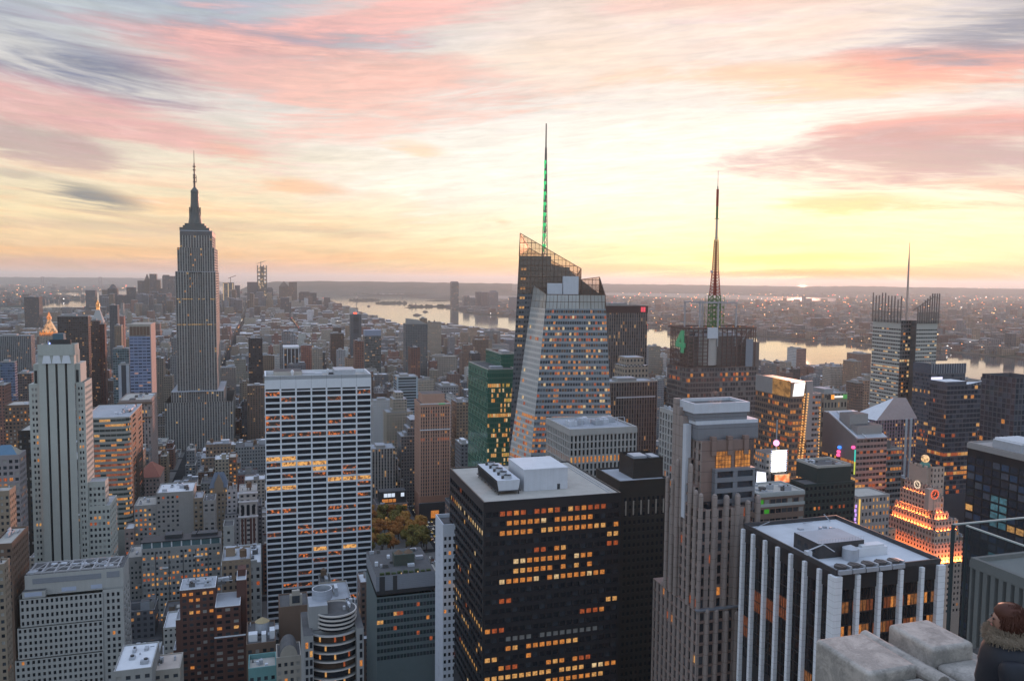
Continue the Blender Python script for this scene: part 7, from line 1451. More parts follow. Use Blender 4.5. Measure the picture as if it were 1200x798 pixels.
far('apartment_block', 'brown stepped block by the river left of the rod topped tower', 1005, 1021, 415, 1560, 'brick2', D=30, tint=(1.6, 1.5, 1.5)); far('apartment_block', 'lower pinkish block by the river', 1001, 1010, 424, 1500, 'tan', D=30, tint=(1.1, 1, 1)); far('apartment_tower', 'pink brown narrow tower left of the rod topped tower', 1011, 1019, 446, 1080, 'tan', D=20, tint=(1.1, .95, .95)); far('apartment_tower', 'dark brown narrow tower left of the pink brown one', 1004, 1011.5, 449, 1060, 'brick2', D=20)
b = far('office_block', 'low block carrying red painted signs at the right', 1165, 1180, 508, 640, 'red', D=16, tint=(1, 1, 1)); b.part('red_sign', [glow('red_sign_light', (.65, .05, .05), .7), M_ROOFWHITE], lambda m: (m.box(0, -1, b.Z(530), b.W, -.5, b.H + 6, 0), m.box(b.W * .3, -1.1, b.Z(522), b.W * .5, -1.01, b.Z(515), 1), m.box(b.W * .35, -1.1, b.Z(515), b.W * .7, -1.01, b.Z(513), 1)))
# ---------------------------------------------------------------- the city between
AVES = [-2550, -2250, -1980, -1700, -1450, -1200, -960, -720, -540, -400, -250, -100, 163, 443, 720, 990, 1265, 1535, 1800, 2100]
MAN = [Vector((x, y, 0)) for x, y in manh + NEARQ[::-1]]
def inside(p, poly):
    c = False; n = len(poly)
    for i in range(n):
        a, b = poly[i], poly[(i + 1) % n]
        if (a.y > p.y) != (b.y > p.y) and p.x < (b.x - a.x) * (p.y - a.y) / (b.y - a.y) + a.x: c = not c
    return c
fr = random.Random(21)
PARK = (-105, 150, 0, 0)
cands = []
foot = np.array(FOOT)
pk0 = gp(505, 648); pk1 = gp(437, 606); P6 = Vector((*gp(470, 628), 0))
park_w, park_s = P6.dot(WV), P6.dot(SV)
FOOT_PARK = (park_w - 62, 163 - 14, park_s - 75, park_s + 78)
def zone_h(s, w):
    if s < 900: return fr.gammavariate(3.2, 13) + 12
    if s < 1700: return fr.gammavariate(2.6, 15) + 12
    if s < 2700: return fr.gammavariate(2.6, 10) + 12 + (fr.uniform(20, 60) if fr.random() < .05 else 0)
    if s < 4600: return fr.gammavariate(2.4, 6) + 10 + (fr.uniform(15, 45) if fr.random() < .05 else 0)
    if s < 5900: return fr.gammavariate(2.2, 8) + 12 + (fr.uniform(20, 60) if fr.random() < .06 else 0)
    return fr.gammavariate(2.2, 16) + 20 + (fr.uniform(40, 110) if fr.random() < .22 else 0)
for wa, wb in zip(AVES, AVES[1:]):
    k = 5
    while True:
        s0 = 24 + 80 * k + 9; s1 = s0 + 62; k += 1
        if s0 > 9800: break
        c = WV * ((wa + wb) / 2) + SV * s0
        if c.y < 420: continue
        q = proj((c.x, c.y, 20))
        if q is None or q[0] < -260 or q[0] > 1460: continue
        if not inside(c, MAN): continue
        big = 1.0 if s0 < 1500 else 1.35 if s0 < 3000 else 1.8 if s0 < 5000 else 2.4
        rows = [(s0, s0 + 31), (s0 + 31, s1)] if s0 < 3200 else [(s0, s1)]
        for r0, r1 in rows:
            x = wa + 14
            while x < wb - 16:
                wd = min(fr.choice((9, 12, 16, 20, 24, 30, 38)) * big * fr.uniform(.85, 1.15), wb - 14 - x)
                if wb - 14 - (x + wd) < 7: wd = wb - 14 - x
                h = zone_h(s0, x)
                d0, d1 = r0 + fr.uniform(0, 1.0), r1 - fr.uniform(0, 9) * (len(rows) == 2)
                cands.append([x, x + wd - .15, d0, d1, h]); x += wd
FB = []
SHX = [-80, 40, 106, 118, 150, 320, 340, 372, 400, 440, 470, 495, 540, 600, 690, 757, 888, 1000, 1130, 1200, 1320]; SHY = [363, 363, 362, 350, 343, 343, 347, 351, 359, 372, 381, 379, 381, 389, 398, 407, 424, 431, 446, 457, 469]
for c in cands:
    m_ = 1.5
    if len(foot) and np.any((foot[:, 0] < c[1] + m_) & (foot[:, 1] > c[0] - m_) & (foot[:, 2] < c[3] + m_) & (foot[:, 3] > c[2] - m_)): continue
    if FOOT_PARK[0] < c[1] and FOOT_PARK[1] > c[0] and FOOT_PARK[2] < c[3] and FOOT_PARK[3] > c[2]: continue
    mid_ = WV * ((c[0] + c[1]) / 2) + SV * ((c[2] + c[3]) / 2)
    if not inside(mid_, MAN): continue
    q = proj((mid_.x, mid_.y, c[4]))
    if q is None or not (-60 < q[0] < 1260): continue
    # keep the sight lines the photograph has
    Yd = mid_.y
    if Yd < 1250:
        cap = 640 if q[0] < 300 and Yd < 640 else 600 if 300 <= q[0] < 620 and Yd < 760 else 560 if Yd < 760 else 518
        if 425 < q[0] < 545 and Yd < 790: cap = 672
        if q[1] < cap: c[4] = max(5, CAMZ - (cap - 328 - .01 * (q[0] - 600) + fr.uniform(0, 26)) * Yd / 960)
    if Yd > 1250:         # rooftops stay below the water line seen in the photograph
        ys = np.interp(q[0], SHX, SHY) + fr.choice((0, 1, 2, 4, 6, -2))
        if proj((mid_.x, mid_.y, c[4]))[1] < ys: c[4] = solve_py(Vector((mid_.x, mid_.y, 0)), Vector((0, 0, 1)), ys)
    if c[4] < 4: continue
    FB.append(c)
# which of them show, and how much
def hull(pts):
    pts = sorted(set(pts)); 
    def half(ps):
        h = []
        for p in ps:
            while len(h) > 1 and (h[-1][0] - h[-2][0]) * (p[1] - h[-2][1]) - (h[-1][1] - h[-2][1]) * (p[0] - h[-2][0]) <= 0: h.pop()
            h.append(p)
        return h[:-1]
    return half(pts) + half(pts[::-1])
buf = np.zeros((400, 600), bool)
def claim(w0, w1, s0, s1, h):
    P = []
    for w_ in (w0, w1):
        for s_ in (s0, s1):
            v = WV * w_ + SV * s_
            for z in (0, h):
                q = proj((v.x, v.y, z))
                if q is None: return 0
                P.append((round(q[0] / 2, 2), round(q[1] / 2, 2)))
    H_ = hull(P); ys = [p[1] for p in H_]; cnt = 0
    for y in range(max(0, int(min(ys))), min(399, int(max(ys))) + 1):
        xs = []
        for i in range(len(H_)):
            a, b_ = H_[i], H_[(i + 1) % len(H_)]
            if (a[1] > y + .5) != (b_[1] > y + .5): xs.append(a[0] + (y + .5 - a[1]) / (b_[1] - a[1]) * (b_[0] - a[0]))
        if len(xs) >= 2:
            x0, x1 = max(0, int(round(min(xs)))), min(600, int(round(max(xs))))
            if x1 > x0: r = buf[y, x0:x1]; cnt += (x1 - x0) - int(r.sum()); r[:] = True
    return cnt
allb = [(f[2], f, None) for f in FOOT] + [(c[2], c, i) for i, c in enumerate(FB)]
allb.sort(key=lambda t: t[0]); vis = {}
for s_, c, i in allb:
    n = claim(*c[:5])
    if i is not None: vis[i] = n
order = sorted(vis, key=lambda i: -vis[i])
N_OWN = 230
own = set(i for i in order[:N_OWN] if vis[i] > 0)
KINDS_F = [('beige', 'beige'), ('tan', 'tan'), ('grey', 'grey'), ('red', 'red brick'), ('brick2', 'brown brick'), ('slate', 'slate grey'), ('white', 'white'), ('dark', 'dark')]
WGT = [.22, .15, .22, .10, .13, .08, .06, .04]
def dress(m, c, r, o=(0, 0), detail=True):
    x0, x1, y0, y1, h = c[0] - o[0], c[1] - o[0], c[2] - o[1], c[3] - o[1], c[4]
    rm = r.choice((1, 1, 2, 2, 3, 3, 4))
    t = r.uniform(.75, 1.2); m.ct = (t * r.uniform(.94, 1.06), t, t * r.uniform(.94, 1.06)); m.cc = (r.uniform(2.6, 4.0), r.uniform(3.2, 4.0), r.randint(0, 90), 0)
    step = h > 34 and r.random() < .5
    h1 = h * r.uniform(.62, .86) if step else h
    m.box(x0, y0, 0, x1, y1, h1, 0, rm, skip='b')
    f = ['flat']
    if step:
        ix, iy = (x1 - x0) * r.uniform(.08, .2), (y1 - y0) * r.uniform(.05, .2); m.box(x0 + ix, y0 + iy, h1, x1 - ix, y1 - iy, h, 0, rm, skip='b'); X0, X1, Y0, Y1 = x0 + ix, x1 - ix, y0 + iy, y1 - iy; f.append('stepped')
    else: X0, X1, Y0, Y1 = x0, x1, y0, y1
    if detail:
        cc = m.cc; m.cc = (500, 500, .02, .02)
        t_ = .35
        for a in ((X0, Y0, X1, Y0 + t_), (X0, Y1 - t_, X1, Y1), (X0, Y0 + t_, X0 + t_, Y1 - t_), (X1 - t_, Y0 + t_, X1, Y1 - t_)): m.box(a[0], a[1], h, a[2], a[3], h + 1.0, 0, rm if r.random() < .3 else 5, skip='b')
        for k in range(r.randint(2, 6)):
            bw, bd = r.uniform(.10, .34) * (X1 - X0), r.uniform(.12, .34) * (Y1 - Y0); bx, by = r.uniform(X0 + .5, X1 - bw - .5), r.uniform(Y0 + .5, Y1 - bd - .5); hh = r.choice((1.2, 1.8, 2.6, 3.6, 5))
            m.box(bx, by, h, bx + bw, by + bd, h + hh, r.choice((5, 6, 0, 5, 2)), r.choice((1, 2, 3, 4, rm)), skip='b')
        if r.random() < .42 and X1 - X0 > 7:
            tx, ty = r.uniform(X0 + 2.5, X1 - 2.5), r.uniform(Y0 + 2.5, Y1 - 2.5); m.cyl(tx, ty, h + 1.5, h + 5.2, 1.9, 1.8, 10, 7); m.cyl(tx, ty, h + 5.2, h + 6.5, 2.0, .05, 10, 7); f.append('tank')
            for a in (-1, 1):
                for b_ in (-1, 1): m.box(tx + a * 1.2 - .1, ty + b_ * 1.2 - .1, h, tx + a * 1.2 + .1, ty + b_ * 1.2 + .1, h + 1.6, 7, skip='bt')
        m.cc = cc
    return rm, f
FMATS = lambda key: [FM[key], M_ROOFGREY, M_ROOFBLUE, M_ROOFDARK, M_ROOFWHITE, M_GREYB, M_STEEL, M_WOODTANK]
ANCH = [(230, 400, 'the limestone skyscraper'), (373, 560, 'the white slab tower'), (510, 530, 'the brown brick tower'), (660, 440, 'the crystal tower'), (578, 470, 'the green glass tower'), (835, 430, 'the lattice tower'), (1060, 420, 'the rod topped tower'),
        (75, 530, 'the art deco tower'), (165, 430, 'the blue ribbon tower'), (340, 420, 'the white piered tower'), (488, 420, 'the dark grid tower'), (735, 400, 'the brown slab'), (946, 420, 'the grey river slab'), (925, 500, 'the bronze tower'), (415, 400, 'the red beacon tower'), (1150, 480, 'the crested tower'), (130, 530, 'the ribbon windowed block'), (205, 620, 'the blank block'), (470, 630, 'the park trees'), (255, 590, 'the gabled tower'), (840, 560, 'the pink granite tower')]
seen_lab = {}
for i in order[:N_OWN]:
    if i not in own: continue
    c = FB[i]; key, word = fr.choices(KINDS_F, WGT)[0]
    o = WV * c[0] + SV * c[2]
    m = MB(); rm, f = dress(m, c, fr, (c[0], c[2]))
    e = m.build('city_building', FMATS(key), uv=True); e.location = (o.x, o.y, 0); e.rotation_euler = (0, 0, A_)
    ctr = o + WV * ((c[1] - c[0]) / 2); q = proj((ctr.x, ctr.y, c[4] * .8))
    a = min(ANCH, key=lambda t: (t[0] - q[0]) ** 2 + (1.4 * (t[1] - q[1])) ** 2); dx, dy = q[0] - a[0], q[1] - a[1]
    dirn = ('just left of' if dx < 0 else 'just right of') if abs(dx) > abs(dy) and abs(dx) < 45 else ('left of' if dx < 0 else 'right of') if abs(dx) > abs(dy) else ('above' if dy < 0 else 'below')
    sz = 'tall' if c[4] > 55 else 'mid-rise' if c[4] > 28 else 'low'; wdw = 'wide ' if c[1] - c[0] > 32 else 'narrow ' if c[1] - c[0] < 13 else ''
    rf = {1: 'gravel', 2: 'grey', 3: 'tarred', 4: 'white'}[rm]
    lab = f"{wdw}{sz} {word} block, {rf} roof{' with tank' if 'tank' in f else ''}, {dirn} {a[2]}"
    if lab in seen_lab:
        n = seen_lab[lab] = seen_lab[lab] + 1; lab += ', farther' if n == 2 else ', farthest'
    else: seen_lab[lab] = 1
    tag(e, lab, 'building', 'city blocks between the towers')
# the remaining buildings read as one mass
groups = {}
for i, c in enumerate(FB):
    if i in own: continue
    key = fr.choices([k for k, _ in KINDS_F], WGT)[0]; m = groups.setdefault(key, MB())
    dress(m, [c[0], c[1], c[2], c[3], c[4]], fr, (0, 0), detail=vis.get(i, 0) > 0 and c[2] < 2600)
def join_stuff(name, groups, ang):
    big = MB(); mats = []; 
    for key, m in groups.items():
        base = len(mats); mats += FMATS(key); off = len(big.v)
        big.v += m.v; big.f += [tuple(q + off for q in f) for f in m.f]; big.m += [q + base for q in m.m]; big.tint += m.tint; big.cell += m.cell
    o = big.build(name, mats, uv=True); o.rotation_euler = (0, 0, ang); return tag(o, kind='stuff')
join_stuff('distant_buildings', groups, A_)
# small lights of streets, roofs and windows
LMATS = [glow('street_lamp_orange', (1.0, .40, .09), 1.3), glow('street_lamp_amber', (1.0, .62, .26), 1.2), glow('street_lamp_red', (1.0, .10, .05), 1.2), glow('street_lamp_white', (1.0, .95, .9), 1.2)]
def lights(name, pts, seed, wts=(6, 4, 1, 1.4)):
    m = MB(); r = random.Random(seed)
    for x, y, z, s_ in pts: m.box(x - s_ / 2, y - s_ / 2, z, x + s_ / 2, y + s_ / 2, z + s_ * r.choice((.5, .8)), r.choices(range(4), wts)[0], skip='b')
    return tag(m.build(name, LMATS), kind='stuff')
pts = []
for k in range(900):
    c = fr.choice(FB); v = WV * fr.uniform(c[0], c[1]) + SV * (c[2] - fr.uniform(.5, 6)); d = v.length
    pts.append((v.x, v.y, fr.choice((5, 6, 8, c[4] * fr.random(), c[4] + 1)), max(.6, d / 960 * fr.uniform(.5, 1.0))))
for av in AVES:
    s_ = 500
    while s_ < 5200:
        v = WV * (av + fr.choice((-11, 11))) + SV * s_; q = proj((v.x, v.y, 8)); s_ += fr.uniform(70, 190)
        if q and 0 < q[0] < 1200 and inside(v, MAN): pts.append((v.x, v.y, 7, max(.7, v.length / 960 * .8)))
lights('street_lights', pts, 4)
# pavements round the blocks near enough to see
pv = MB()
for wa, wb in zip(AVES, AVES[1:]):
    for k in range(5, 30):
        s0 = 24 + 80 * k + 5; c = WV * ((wa + wb) / 2) + SV * s0
        q = proj((c.x, c.y, 0))
        if q and -200 < q[0] < 1400 and inside(c, MAN):
            L = [WV * x + SV * y for x, y in ((wa + 9.5, s0), (wb - 9.5, s0), (wb - 9.5, s0 + 70), (wa + 9.5, s0 + 70))]; pv.prism([(p.x, p.y) for p in L], 0, .15)
tag(pv.build('pavement', M_PAVE), kind='structure')
mk = MB()
for k in range(60):
    for dx in (-3.4, 0, 3.4):
        a = WV * (163 + dx) + SV * (560 + k * 9); b_ = a + SV * 3.2; u = WV * .09; mk.face([tuple(a - u + Vector((0, 0, .006))), tuple(a + u + Vector((0, 0, .006))), tuple(b_ + u + Vector((0, 0, .006))), tuple(b_ - u + Vector((0, 0, .006)))])
for k in range(8):
    s_ = 24 + 80 * (k + 7) - 6
    for j in range(9): a = WV * (155 + j * 1.9) + SV * s_; mk.face([tuple(a + Vector((0, 0, .006))), tuple(a + WV * .8 + Vector((0, 0, .006))), tuple(a + WV * .8 + SV * 3 + Vector((0, 0, .006))), tuple(a + SV * 3 + Vector((0, 0, .006)))])
tag(mk.build('road_markings', mat('road_paint', (.55, .55, .52), .8)), kind='structure')
# ---------------------------------------------------------------- far skylines, shores, boats
def fartower(name, label, xl, xr, yt, Y, fm, D=60, tint=(1, 1, 1), extra=None, group=None, cat='skyscraper'):
    b = Bld(name, label, xl, yt, Y, cat, group); b.W = b.X(xr); m = MB(); m.ct = tint; m.cc = (9, 9, b.rng.randint(0, 50), 0)
    m.box(0, 0, 0, b.W, D, b.H, 0, 1, skip='b'); b.D = D
    if extra: extra(b, m)
    m.build('wall', [FM[fm], M_ROOFBLUE, M_ROOFDARK], b.e, uv=True); return b
DT = 'far downtown towers'
for lab, xl, xr, yt, fm, tn, ex in [
    ('far slab with a pointed neighbour, left of the tallest skyscraper', 161, 169, 329, 'slate', .6, None), ('far tower with a thin pointed spire left of the tallest skyscraper', 169, 175, 328, 'tan', .5, lambda b, m: m.frustum(2, 2, b.W - 2, 40, b.H, b.W * .45, 18, b.W * .55, 22, b.H + 44, 0)),
    ('tallest far slab left of the tallest skyscraper', 175, 183.2, 321, 'slate', .7, None), ('brown far tower beside the tallest far slab', 183.3, 187.5, 328, 'tan', .7, None), ('wide far tower half hidden by the tallest skyscraper', 190, 206, 323.5, 'slate', .8, lambda b, m: m.box(4, 2, b.H, b.W * .5, 40, b.H + 8, 0)),
    ('wide lower far block below the wide far tower', 186, 205, 338, 'slate', .6, None), ('far tower under construction with bright lit edges, right of the tallest skyscraper', 261, 274, 331, 'glass', 1.5, None), ('small far tower right of the lit edged one', 275, 281, 334.5, 'slate', .7, None),
    ('far squared tower left of the tallest unfinished tower', 289.5, 302.5, 330.5, 'slate', .7, None), ('far low block right of the tallest unfinished tower', 312.5, 320, 339, 'slate', .65, lambda b, m: m.frustum(0, 0, b.W, 50, b.H, b.W * .2, 10, b.W * .8, 40, b.H + 14, 0)),
    ('far tower with a pointed green roof', 327, 338.5, 336, 'tan', .8, lambda b, m: m.frustum(0, 0, b.W, 60, b.H, b.W * .46, 28, b.W * .54, 32, b.H + 40, 0)), ('far flat topped tower beside the pointed green roof', 338.6, 348, 330.5, 'tan', .9, None),
    ('far broad dark block near the bay', 350.5, 371, 343, 'slate', .55, lambda b, m: m.box(8, 2, b.H, b.W * .6, 40, b.H + 6, 0)), ('far narrow block right of the broad dark block near the bay', 371.5, 377, 352, 'slate', .6, None), ('far slim dark tower at the tip of the shore', 380, 387, 348.5, 'slate', .55, None), ('far brown block at the tip of the shore', 386, 390, 358, 'red', .7, None),
    ('far pale slab with a flat roof, left horizon', 100, 111.5, 340, 'slate', .9, None), ('far domed block left of the far pointed towers', 126, 137, 338, 'slate', .6, lambda b, m: m.cyl(b.W / 2, 30, b.H, b.H + 26, 26, 6, 10, 0)), ('far dark block between the domed block and the pointed towers', 148, 158, 336.5, 'slate', .55, None), ('low far block left of the domed block', 116, 127, 346, 'slate', .7, None),
    ('low far block under the dark far block', 137, 150, 346, 'slate', .7, None)]:
    Yd = 6100 if xl > 158 else 5200
    if 345 < xl < 392: Yd = 6000
    b = fartower('far_tower', lab, xl, xr, yt, Yd, fm, tint=(tn * .55, tn * .56, tn * .6), extra=ex, group=DT)
    if 'lit edges' in lab: b.part('lit_edge', LIT[3], lambda m: [m.box(b.W * q, -3, 60, b.W * q + 6, -.5, b.H - 6) for q in (.02, .45, .86)]); b.part('crane', M_DARKMETAL, lambda m: (m.bar((b.W * .7, 20, b.H), (b.W * .7, 20, b.H + 40), 4), m.bar((b.W * .5, 20, b.H + 30), (b.W * 1.2, 20, b.H + 52), 4)))
b = Bld('far_tower', 'tallest unfinished far tower, an open steel frame glinting against the sky', 301, 311, 6150, 'skyscraper', DT); b.W = b.X(312.5)
def frame(m):
    n = 12
    for k in range(n):
        z = b.H * k / n; m.box(0, 0, z, b.W, 60, z + b.H / n * (.42 if k > 6 else .9), 0)
    for q in (0, .3, .62, .9): m.box(b.W * q, -2, 0, b.W * q + b.W * .12, 62, b.H, 0)
    m.box(b.W * .3, 10, 0, b.W * .7, 50, b.H - 8, 0)
b.part('steel_frame', mat('far_steel', (.10, .095, .09), .7), frame); b.part('work_light', LIT[3], lambda m: [m.box(b.W * b.rng.uniform(.05, .9), -4, b.H * b.rng.uniform(.3, .96), b.W * .95, -2.1, 0) if 0 else m.box((lambda x, z: x)(b.W * q, 0), -4, b.H * z, b.W * q + 7, -2.1, b.H * z + 9) for q, z in [(b.rng.uniform(.02, .88), b.rng.uniform(.25, .95)) for _ in range(34)]])
b.part('crane', M_DARKMETAL, lambda m: (m.bar((b.W * .4, 20, b.H), (b.W * .4, 20, b.H + 30), 4), m.bar((0, 20, b.H + 12), (b.W * .9, 20, b.H + 34), 3)))
for k in range(34):
    xl = b.rng.uniform(108, 385) if k % 3 else b.rng.uniform(150, 350); wd = b.rng.uniform(4, 11); yt = b.rng.uniform(339, 355) + (6 if xl > 350 else 0)
    fartower('far_tower', ['small dark far block in the hazy downtown cluster', 'small brown far block in the hazy downtown cluster', 'small grey far block in the hazy downtown cluster'][k % 3], xl, xl + wd, yt, b.rng.uniform(4700, 5900), ('slate', 'tan', 'slate')[k % 3], tint=((.42, .42, .45), (.5, .48, .45), (.75, .75, .78))[k % 3], group=DT)
JC = 'towers across the water'
for lab, xl, xr, yt, Yd, tn in [('lone tall glass tower on the far shore', 529, 537.6, 331.5, 6900, .7), ('low far shore block right of the lone glass tower', 544, 550.5, 348, 7300, .75), ('pale far shore block behind the lone glass tower', 551, 557, 350, 7600, .95), ('left of three far shore towers', 558.5, 564, 342, 7200, .7), ('middle of three far shore towers', 565.5, 572, 342.3, 7150, .7), ('domed right one of three far shore towers', 573, 584, 343, 7100, .72), ('far shore block beside the crystal tower', 598, 606, 348, 7000, .8), ('far shore slab right of the brown slab', 762, 767, 362, 6600, .9), ('far shore slab seen right of the tall antenna', 872, 879, 364, 6000, .95), ('low wide far shore block below the lone glass tower', 538, 556, 360, 7000, .75), ('far shore pier block left of the crystal tower', 575, 600, 364, 6700, .9)]:
    ex = (lambda b, m: m.frustum(0, 0, b.W, 50, b.H, b.W * .25, 10, b.W * .75, 40, b.H + 18, 0)) if 'domed' in lab else (lambda b, m: m.frustum(0, 0, b.W, 60, b.H, b.W * .12, 8, b.W * .88, 52, b.H + 12, 0)) if 'lone' in lab else None
    fartower('far_tower', lab, xl, xr, yt, Yd, 'glass' if 'lone' in lab else 'slate', tint=(tn, tn, tn * 1.08), extra=ex, group=JC, D=50)
# harbour statue on its island, bridge, boats
p = at_z(417.8, 351.4, 0); e = tag(empty('harbour_statue', (p.x, p.y, 0)), 'tiny statue on a pedestal on its island in the bay', 'statue')
M_PAT = mat('statue_copper', (.10, .15, .13), .7)
MB_ = MB(); MB_.frustum(-20, -20, 20, 20, 0, -11, -11, 11, 11, 20); MB_.frustum(-10, -10, 10, 10, 20, -7, -7, 7, 7, 47); MB_.build('pedestal', M_BEIGE, e)
MB_ = MB(); MB_.lathe(0, 0, [(6, 47), (5.2, 62), (4.4, 72), (3.6, 78), (1.8, 80), (2.6, 84), (1.6, 88), (.1, 89)], 10); MB_.bar((-3, 0, 76), (-5.5, 0, 92), 2.2); MB_.build('figure', M_PAT, e)
e = tag(empty('suspension_bridge', (0, 0, 0)), 'distant suspension bridge with two grey towers on the left horizon', 'bridge')
t0, t1 = at_y(49.8, 324.6, 17500), at_y(117.5, 324.8, 17200); M_BR = mat('bridge_steel', (.12, .14, .17), .7)
for t in (t0, t1):
    m = MB(); [m.box(t.x + q - 11, t.y - 12, 0, t.x + q + 11, t.y + 12, t.z) for q in (-22, 22)]; [m.box(t.x - 12, t.y - 10, t.z * k - 14, t.x + 12, t.y + 10, t.z * k) for k in (1, .6)]; m.build('bridge_tower', M_BR, e)
dzk = 66; d = (t1 - t0); lo, hi = t0 - d * .42, t1 + d * .42
m = MB(); m.bar((lo.x, lo.y, dzk), (hi.x, hi.y, dzk), 26, 0, 9); m.build('deck', M_BR, e)
m = MB()
cat = lambda a, b_, za, zb, sag: [m.bar(Vector((a.x + (b_.x - a.x) * u, a.y + (b_.y - a.y) * u, za + (zb - za) * u - sag * 4 * u * (1 - u))), Vector((a.x + (b_.x - a.x) * v, a.y + (b_.y - a.y) * v, za + (zb - za) * v - sag * 4 * v * (1 - v))), 5) for u, v in zip(np.linspace(0, 1, 13), np.linspace(0, 1, 13)[1:])]
cat(t0, t1, t0.z, t1.z, 120); cat(lo, t0, dzk, t0.z, 20); cat(t1, hi, t1.z, dzk, 20); m.build('cable', M_BR, e)
for (px, py, L, lab) in ((489, 369.5, 62, 'larger ferry crossing the bay'), (498.5, 365.6, 42, 'smaller ferry farther out in the bay'), (432, 359, 30, 'tiny boat near the islands'), (470, 349, 46, 'tiny ship before the far islands'), (1040, 428, 20, 'small boat on the river left of the rod topped tower')):
    p = at_z(px, py, -1.5); e = tag(empty('ferry', (p.x, p.y, -1.6), .15), lab, 'boat', 'boats on the water')
    m = MB(); m.prism([(-L / 2, -5), (L * .38, -5), (L / 2, 0), (L * .38, 5), (-L / 2, 5)], -.5, 4); m.build('hull', mat('boat_hull', (.10, .09, .09), .6), e); m = MB(); m.box(-L * .42, -4, 4, L * .3, 4, 9); m.box(-L * .2, -3, 9, L * .12, 3, 13); m.build('cabin', mat('boat_cabin', (.35, .30, .26), .6), e)
# the built up far shores
def shore_mass(name, poly_px, n, hs, seed, size=(14, 60), minY=0, keys=('slate', 'tan', 'red', 'grey'), py_pow=1.0, waterfront=None):
    r = random.Random(seed); g = {}; L = []
    P2 = [Vector((x, y, 0)) for x, y in poly_px]; x0, x1 = min(p.x for p in P2), max(p.x for p in P2); y0, y1 = min(p.y for p in P2), max(p.y for p in P2)
    while n > 0:
        px, py = r.uniform(x0, x1), y0 + (y1 - y0) * r.random() ** py_pow
        if not inside(Vector((px, py, 0)), P2): n -= .2; continue
        n -= 1; x, y = gp(px, py); sc = max(1, y / 6500)
        w, d_, h = r.uniform(*size) * sc, r.uniform(12, 40) * sc, hs(r)
        m = g.setdefault(r.choice(keys), MB()); t = r.uniform(.4, 1.0); m.ct = (t, t, t); m.cc = (9, 6, r.randint(0, 60), 0); a = x * math.cos(A_) + y * math.sin(A_), -x * math.sin(A_) + y * math.cos(A_)
        m.box(a[0], a[1], 0, a[0] + w, a[1] + d_, h, 0, r.choice((1, 2, 3, 3, 3)), skip='b')
        if r.random() < .14: L.append((x, y - 3, r.uniform(2, h + 3), max(3, y / 960 * r.uniform(.45, .95))))
    join_stuff(name, g, A_); return L
hN = lambda r: r.gammavariate(2.2, 5) + 6 + (r.uniform(20, 60) if r.random() < .03 else 0)
lp = shore_mass('far_shore_buildings', [(520, 359.5), (560, 368), (605, 370.5), (757, 382.5), (888, 393), (1020, 403), (1100, 411), (1200, 419), (1260, 424), (1260, 352), (1100, 350), (1000, 354), (860, 352), (700, 347), (560, 352)], 6500, hN, 31, py_pow=.85)
lp += shore_mass('far_shore_buildings', [(560, 340), (700, 336), (900, 341), (1260, 347), (1260, 352), (1010, 352), (990, 348), (860, 345), (700, 340.5), (600, 343)], 1400, hN, 32, size=(20, 50))
lp += shore_mass('far_shore_buildings', [(-30, 333.6), (160, 336), (160, 338.6), (105, 341.6), (60, 342), (40, 345), (100, 348), (104, 350), (40, 356), (-30, 361)], 1500, hN, 33, size=(16, 50))
lp += [(*gp(px, py), 8, max(4, gp(px, py)[1] / 960 * .8)) for px, py in [(fr.uniform(700, 1215), 336 + abs(fr.gauss(0, 1)) * 14) for _ in range(420)] if py < 400 + (px - 900) * .06]
LMATS = [glow('far_lamp_orange', (1.0, .34, .08), 4.0), glow('far_lamp_amber', (1.0, .6, .25), 4.0), glow('far_lamp_red', (1.0, .08, .05), 4.0), glow('far_lamp_white', (1.0, .95, .9), 4.0)]
lights('far_shore_lights', lp, 9, (6, 4, 1.6, .5))
tw = MB()
for k in range(240):
    px, py = fr.choice([(fr.uniform(440, 476), 355.4), (fr.uniform(410, 446), 352), (fr.uniform(476, 526), 359.3), (fr.uniform(415, 500), 344.8)]); x, y = gp(px, py); s_ = fr.uniform(10, 26)
    tw.cyl(x, y, 0, s_ * fr.uniform(.4, 1.0), s_ * .8, s_ * .3, 6)
tag(tw.build('island_trees', mat('far_trees', (.03, .04, .025), .95)), kind='stuff')
p = at_z(457, 354.8, 0); e = tag(empty('island_hall', (at_z(485, 359.4, 0).x, at_z(485, 359.4, 0).y, 0)), 'tiny domed hall on the island pier in the bay', 'building')
m = MB(); m.box(-30, -15, 0, 30, 15, 16); [m.cyl(q, 0, 16, 40, 5, 1, 8) for q in (-18, 18)]; m.build('hall', M_BROWN, e)
# ---------------------------------------------------------------- the park, the avenue traffic
tr = random.Random(5)
def leafmat(name, c1, c2):
    m = bpy.data.materials.new(name); m.use_nodes = True; t = m.node_tree; k = NT(t); b = t.nodes['Principled BSDF']
    g = t.nodes.new('ShaderNodeNewGeometry'); n = k.noise(g.outputs['Position'], .35, 3, .6); k.put(b.inputs['Base Color'], k.mix(k.ss(k.m('ADD', n, k.m('MULTIPLY', g.outputs['Random Per Island'], .5)), .45, .95), c1, c2)); b.inputs['Roughness'].default_value = .8; b.inputs['Specular IOR Level'].default_value = .1; return m
LEAF = [leafmat('autumn_leaves_rust', (.28, .105, .03), (.42, .19, .06)), leafmat('autumn_leaves_green', (.11, .115, .035), (.24, .18, .05)), leafmat('autumn_leaves_orange', (.36, .16, .04), (.48, .27, .08))]
M_BARK = mat('bark', (.07, .055, .045), .95, .2, 1)
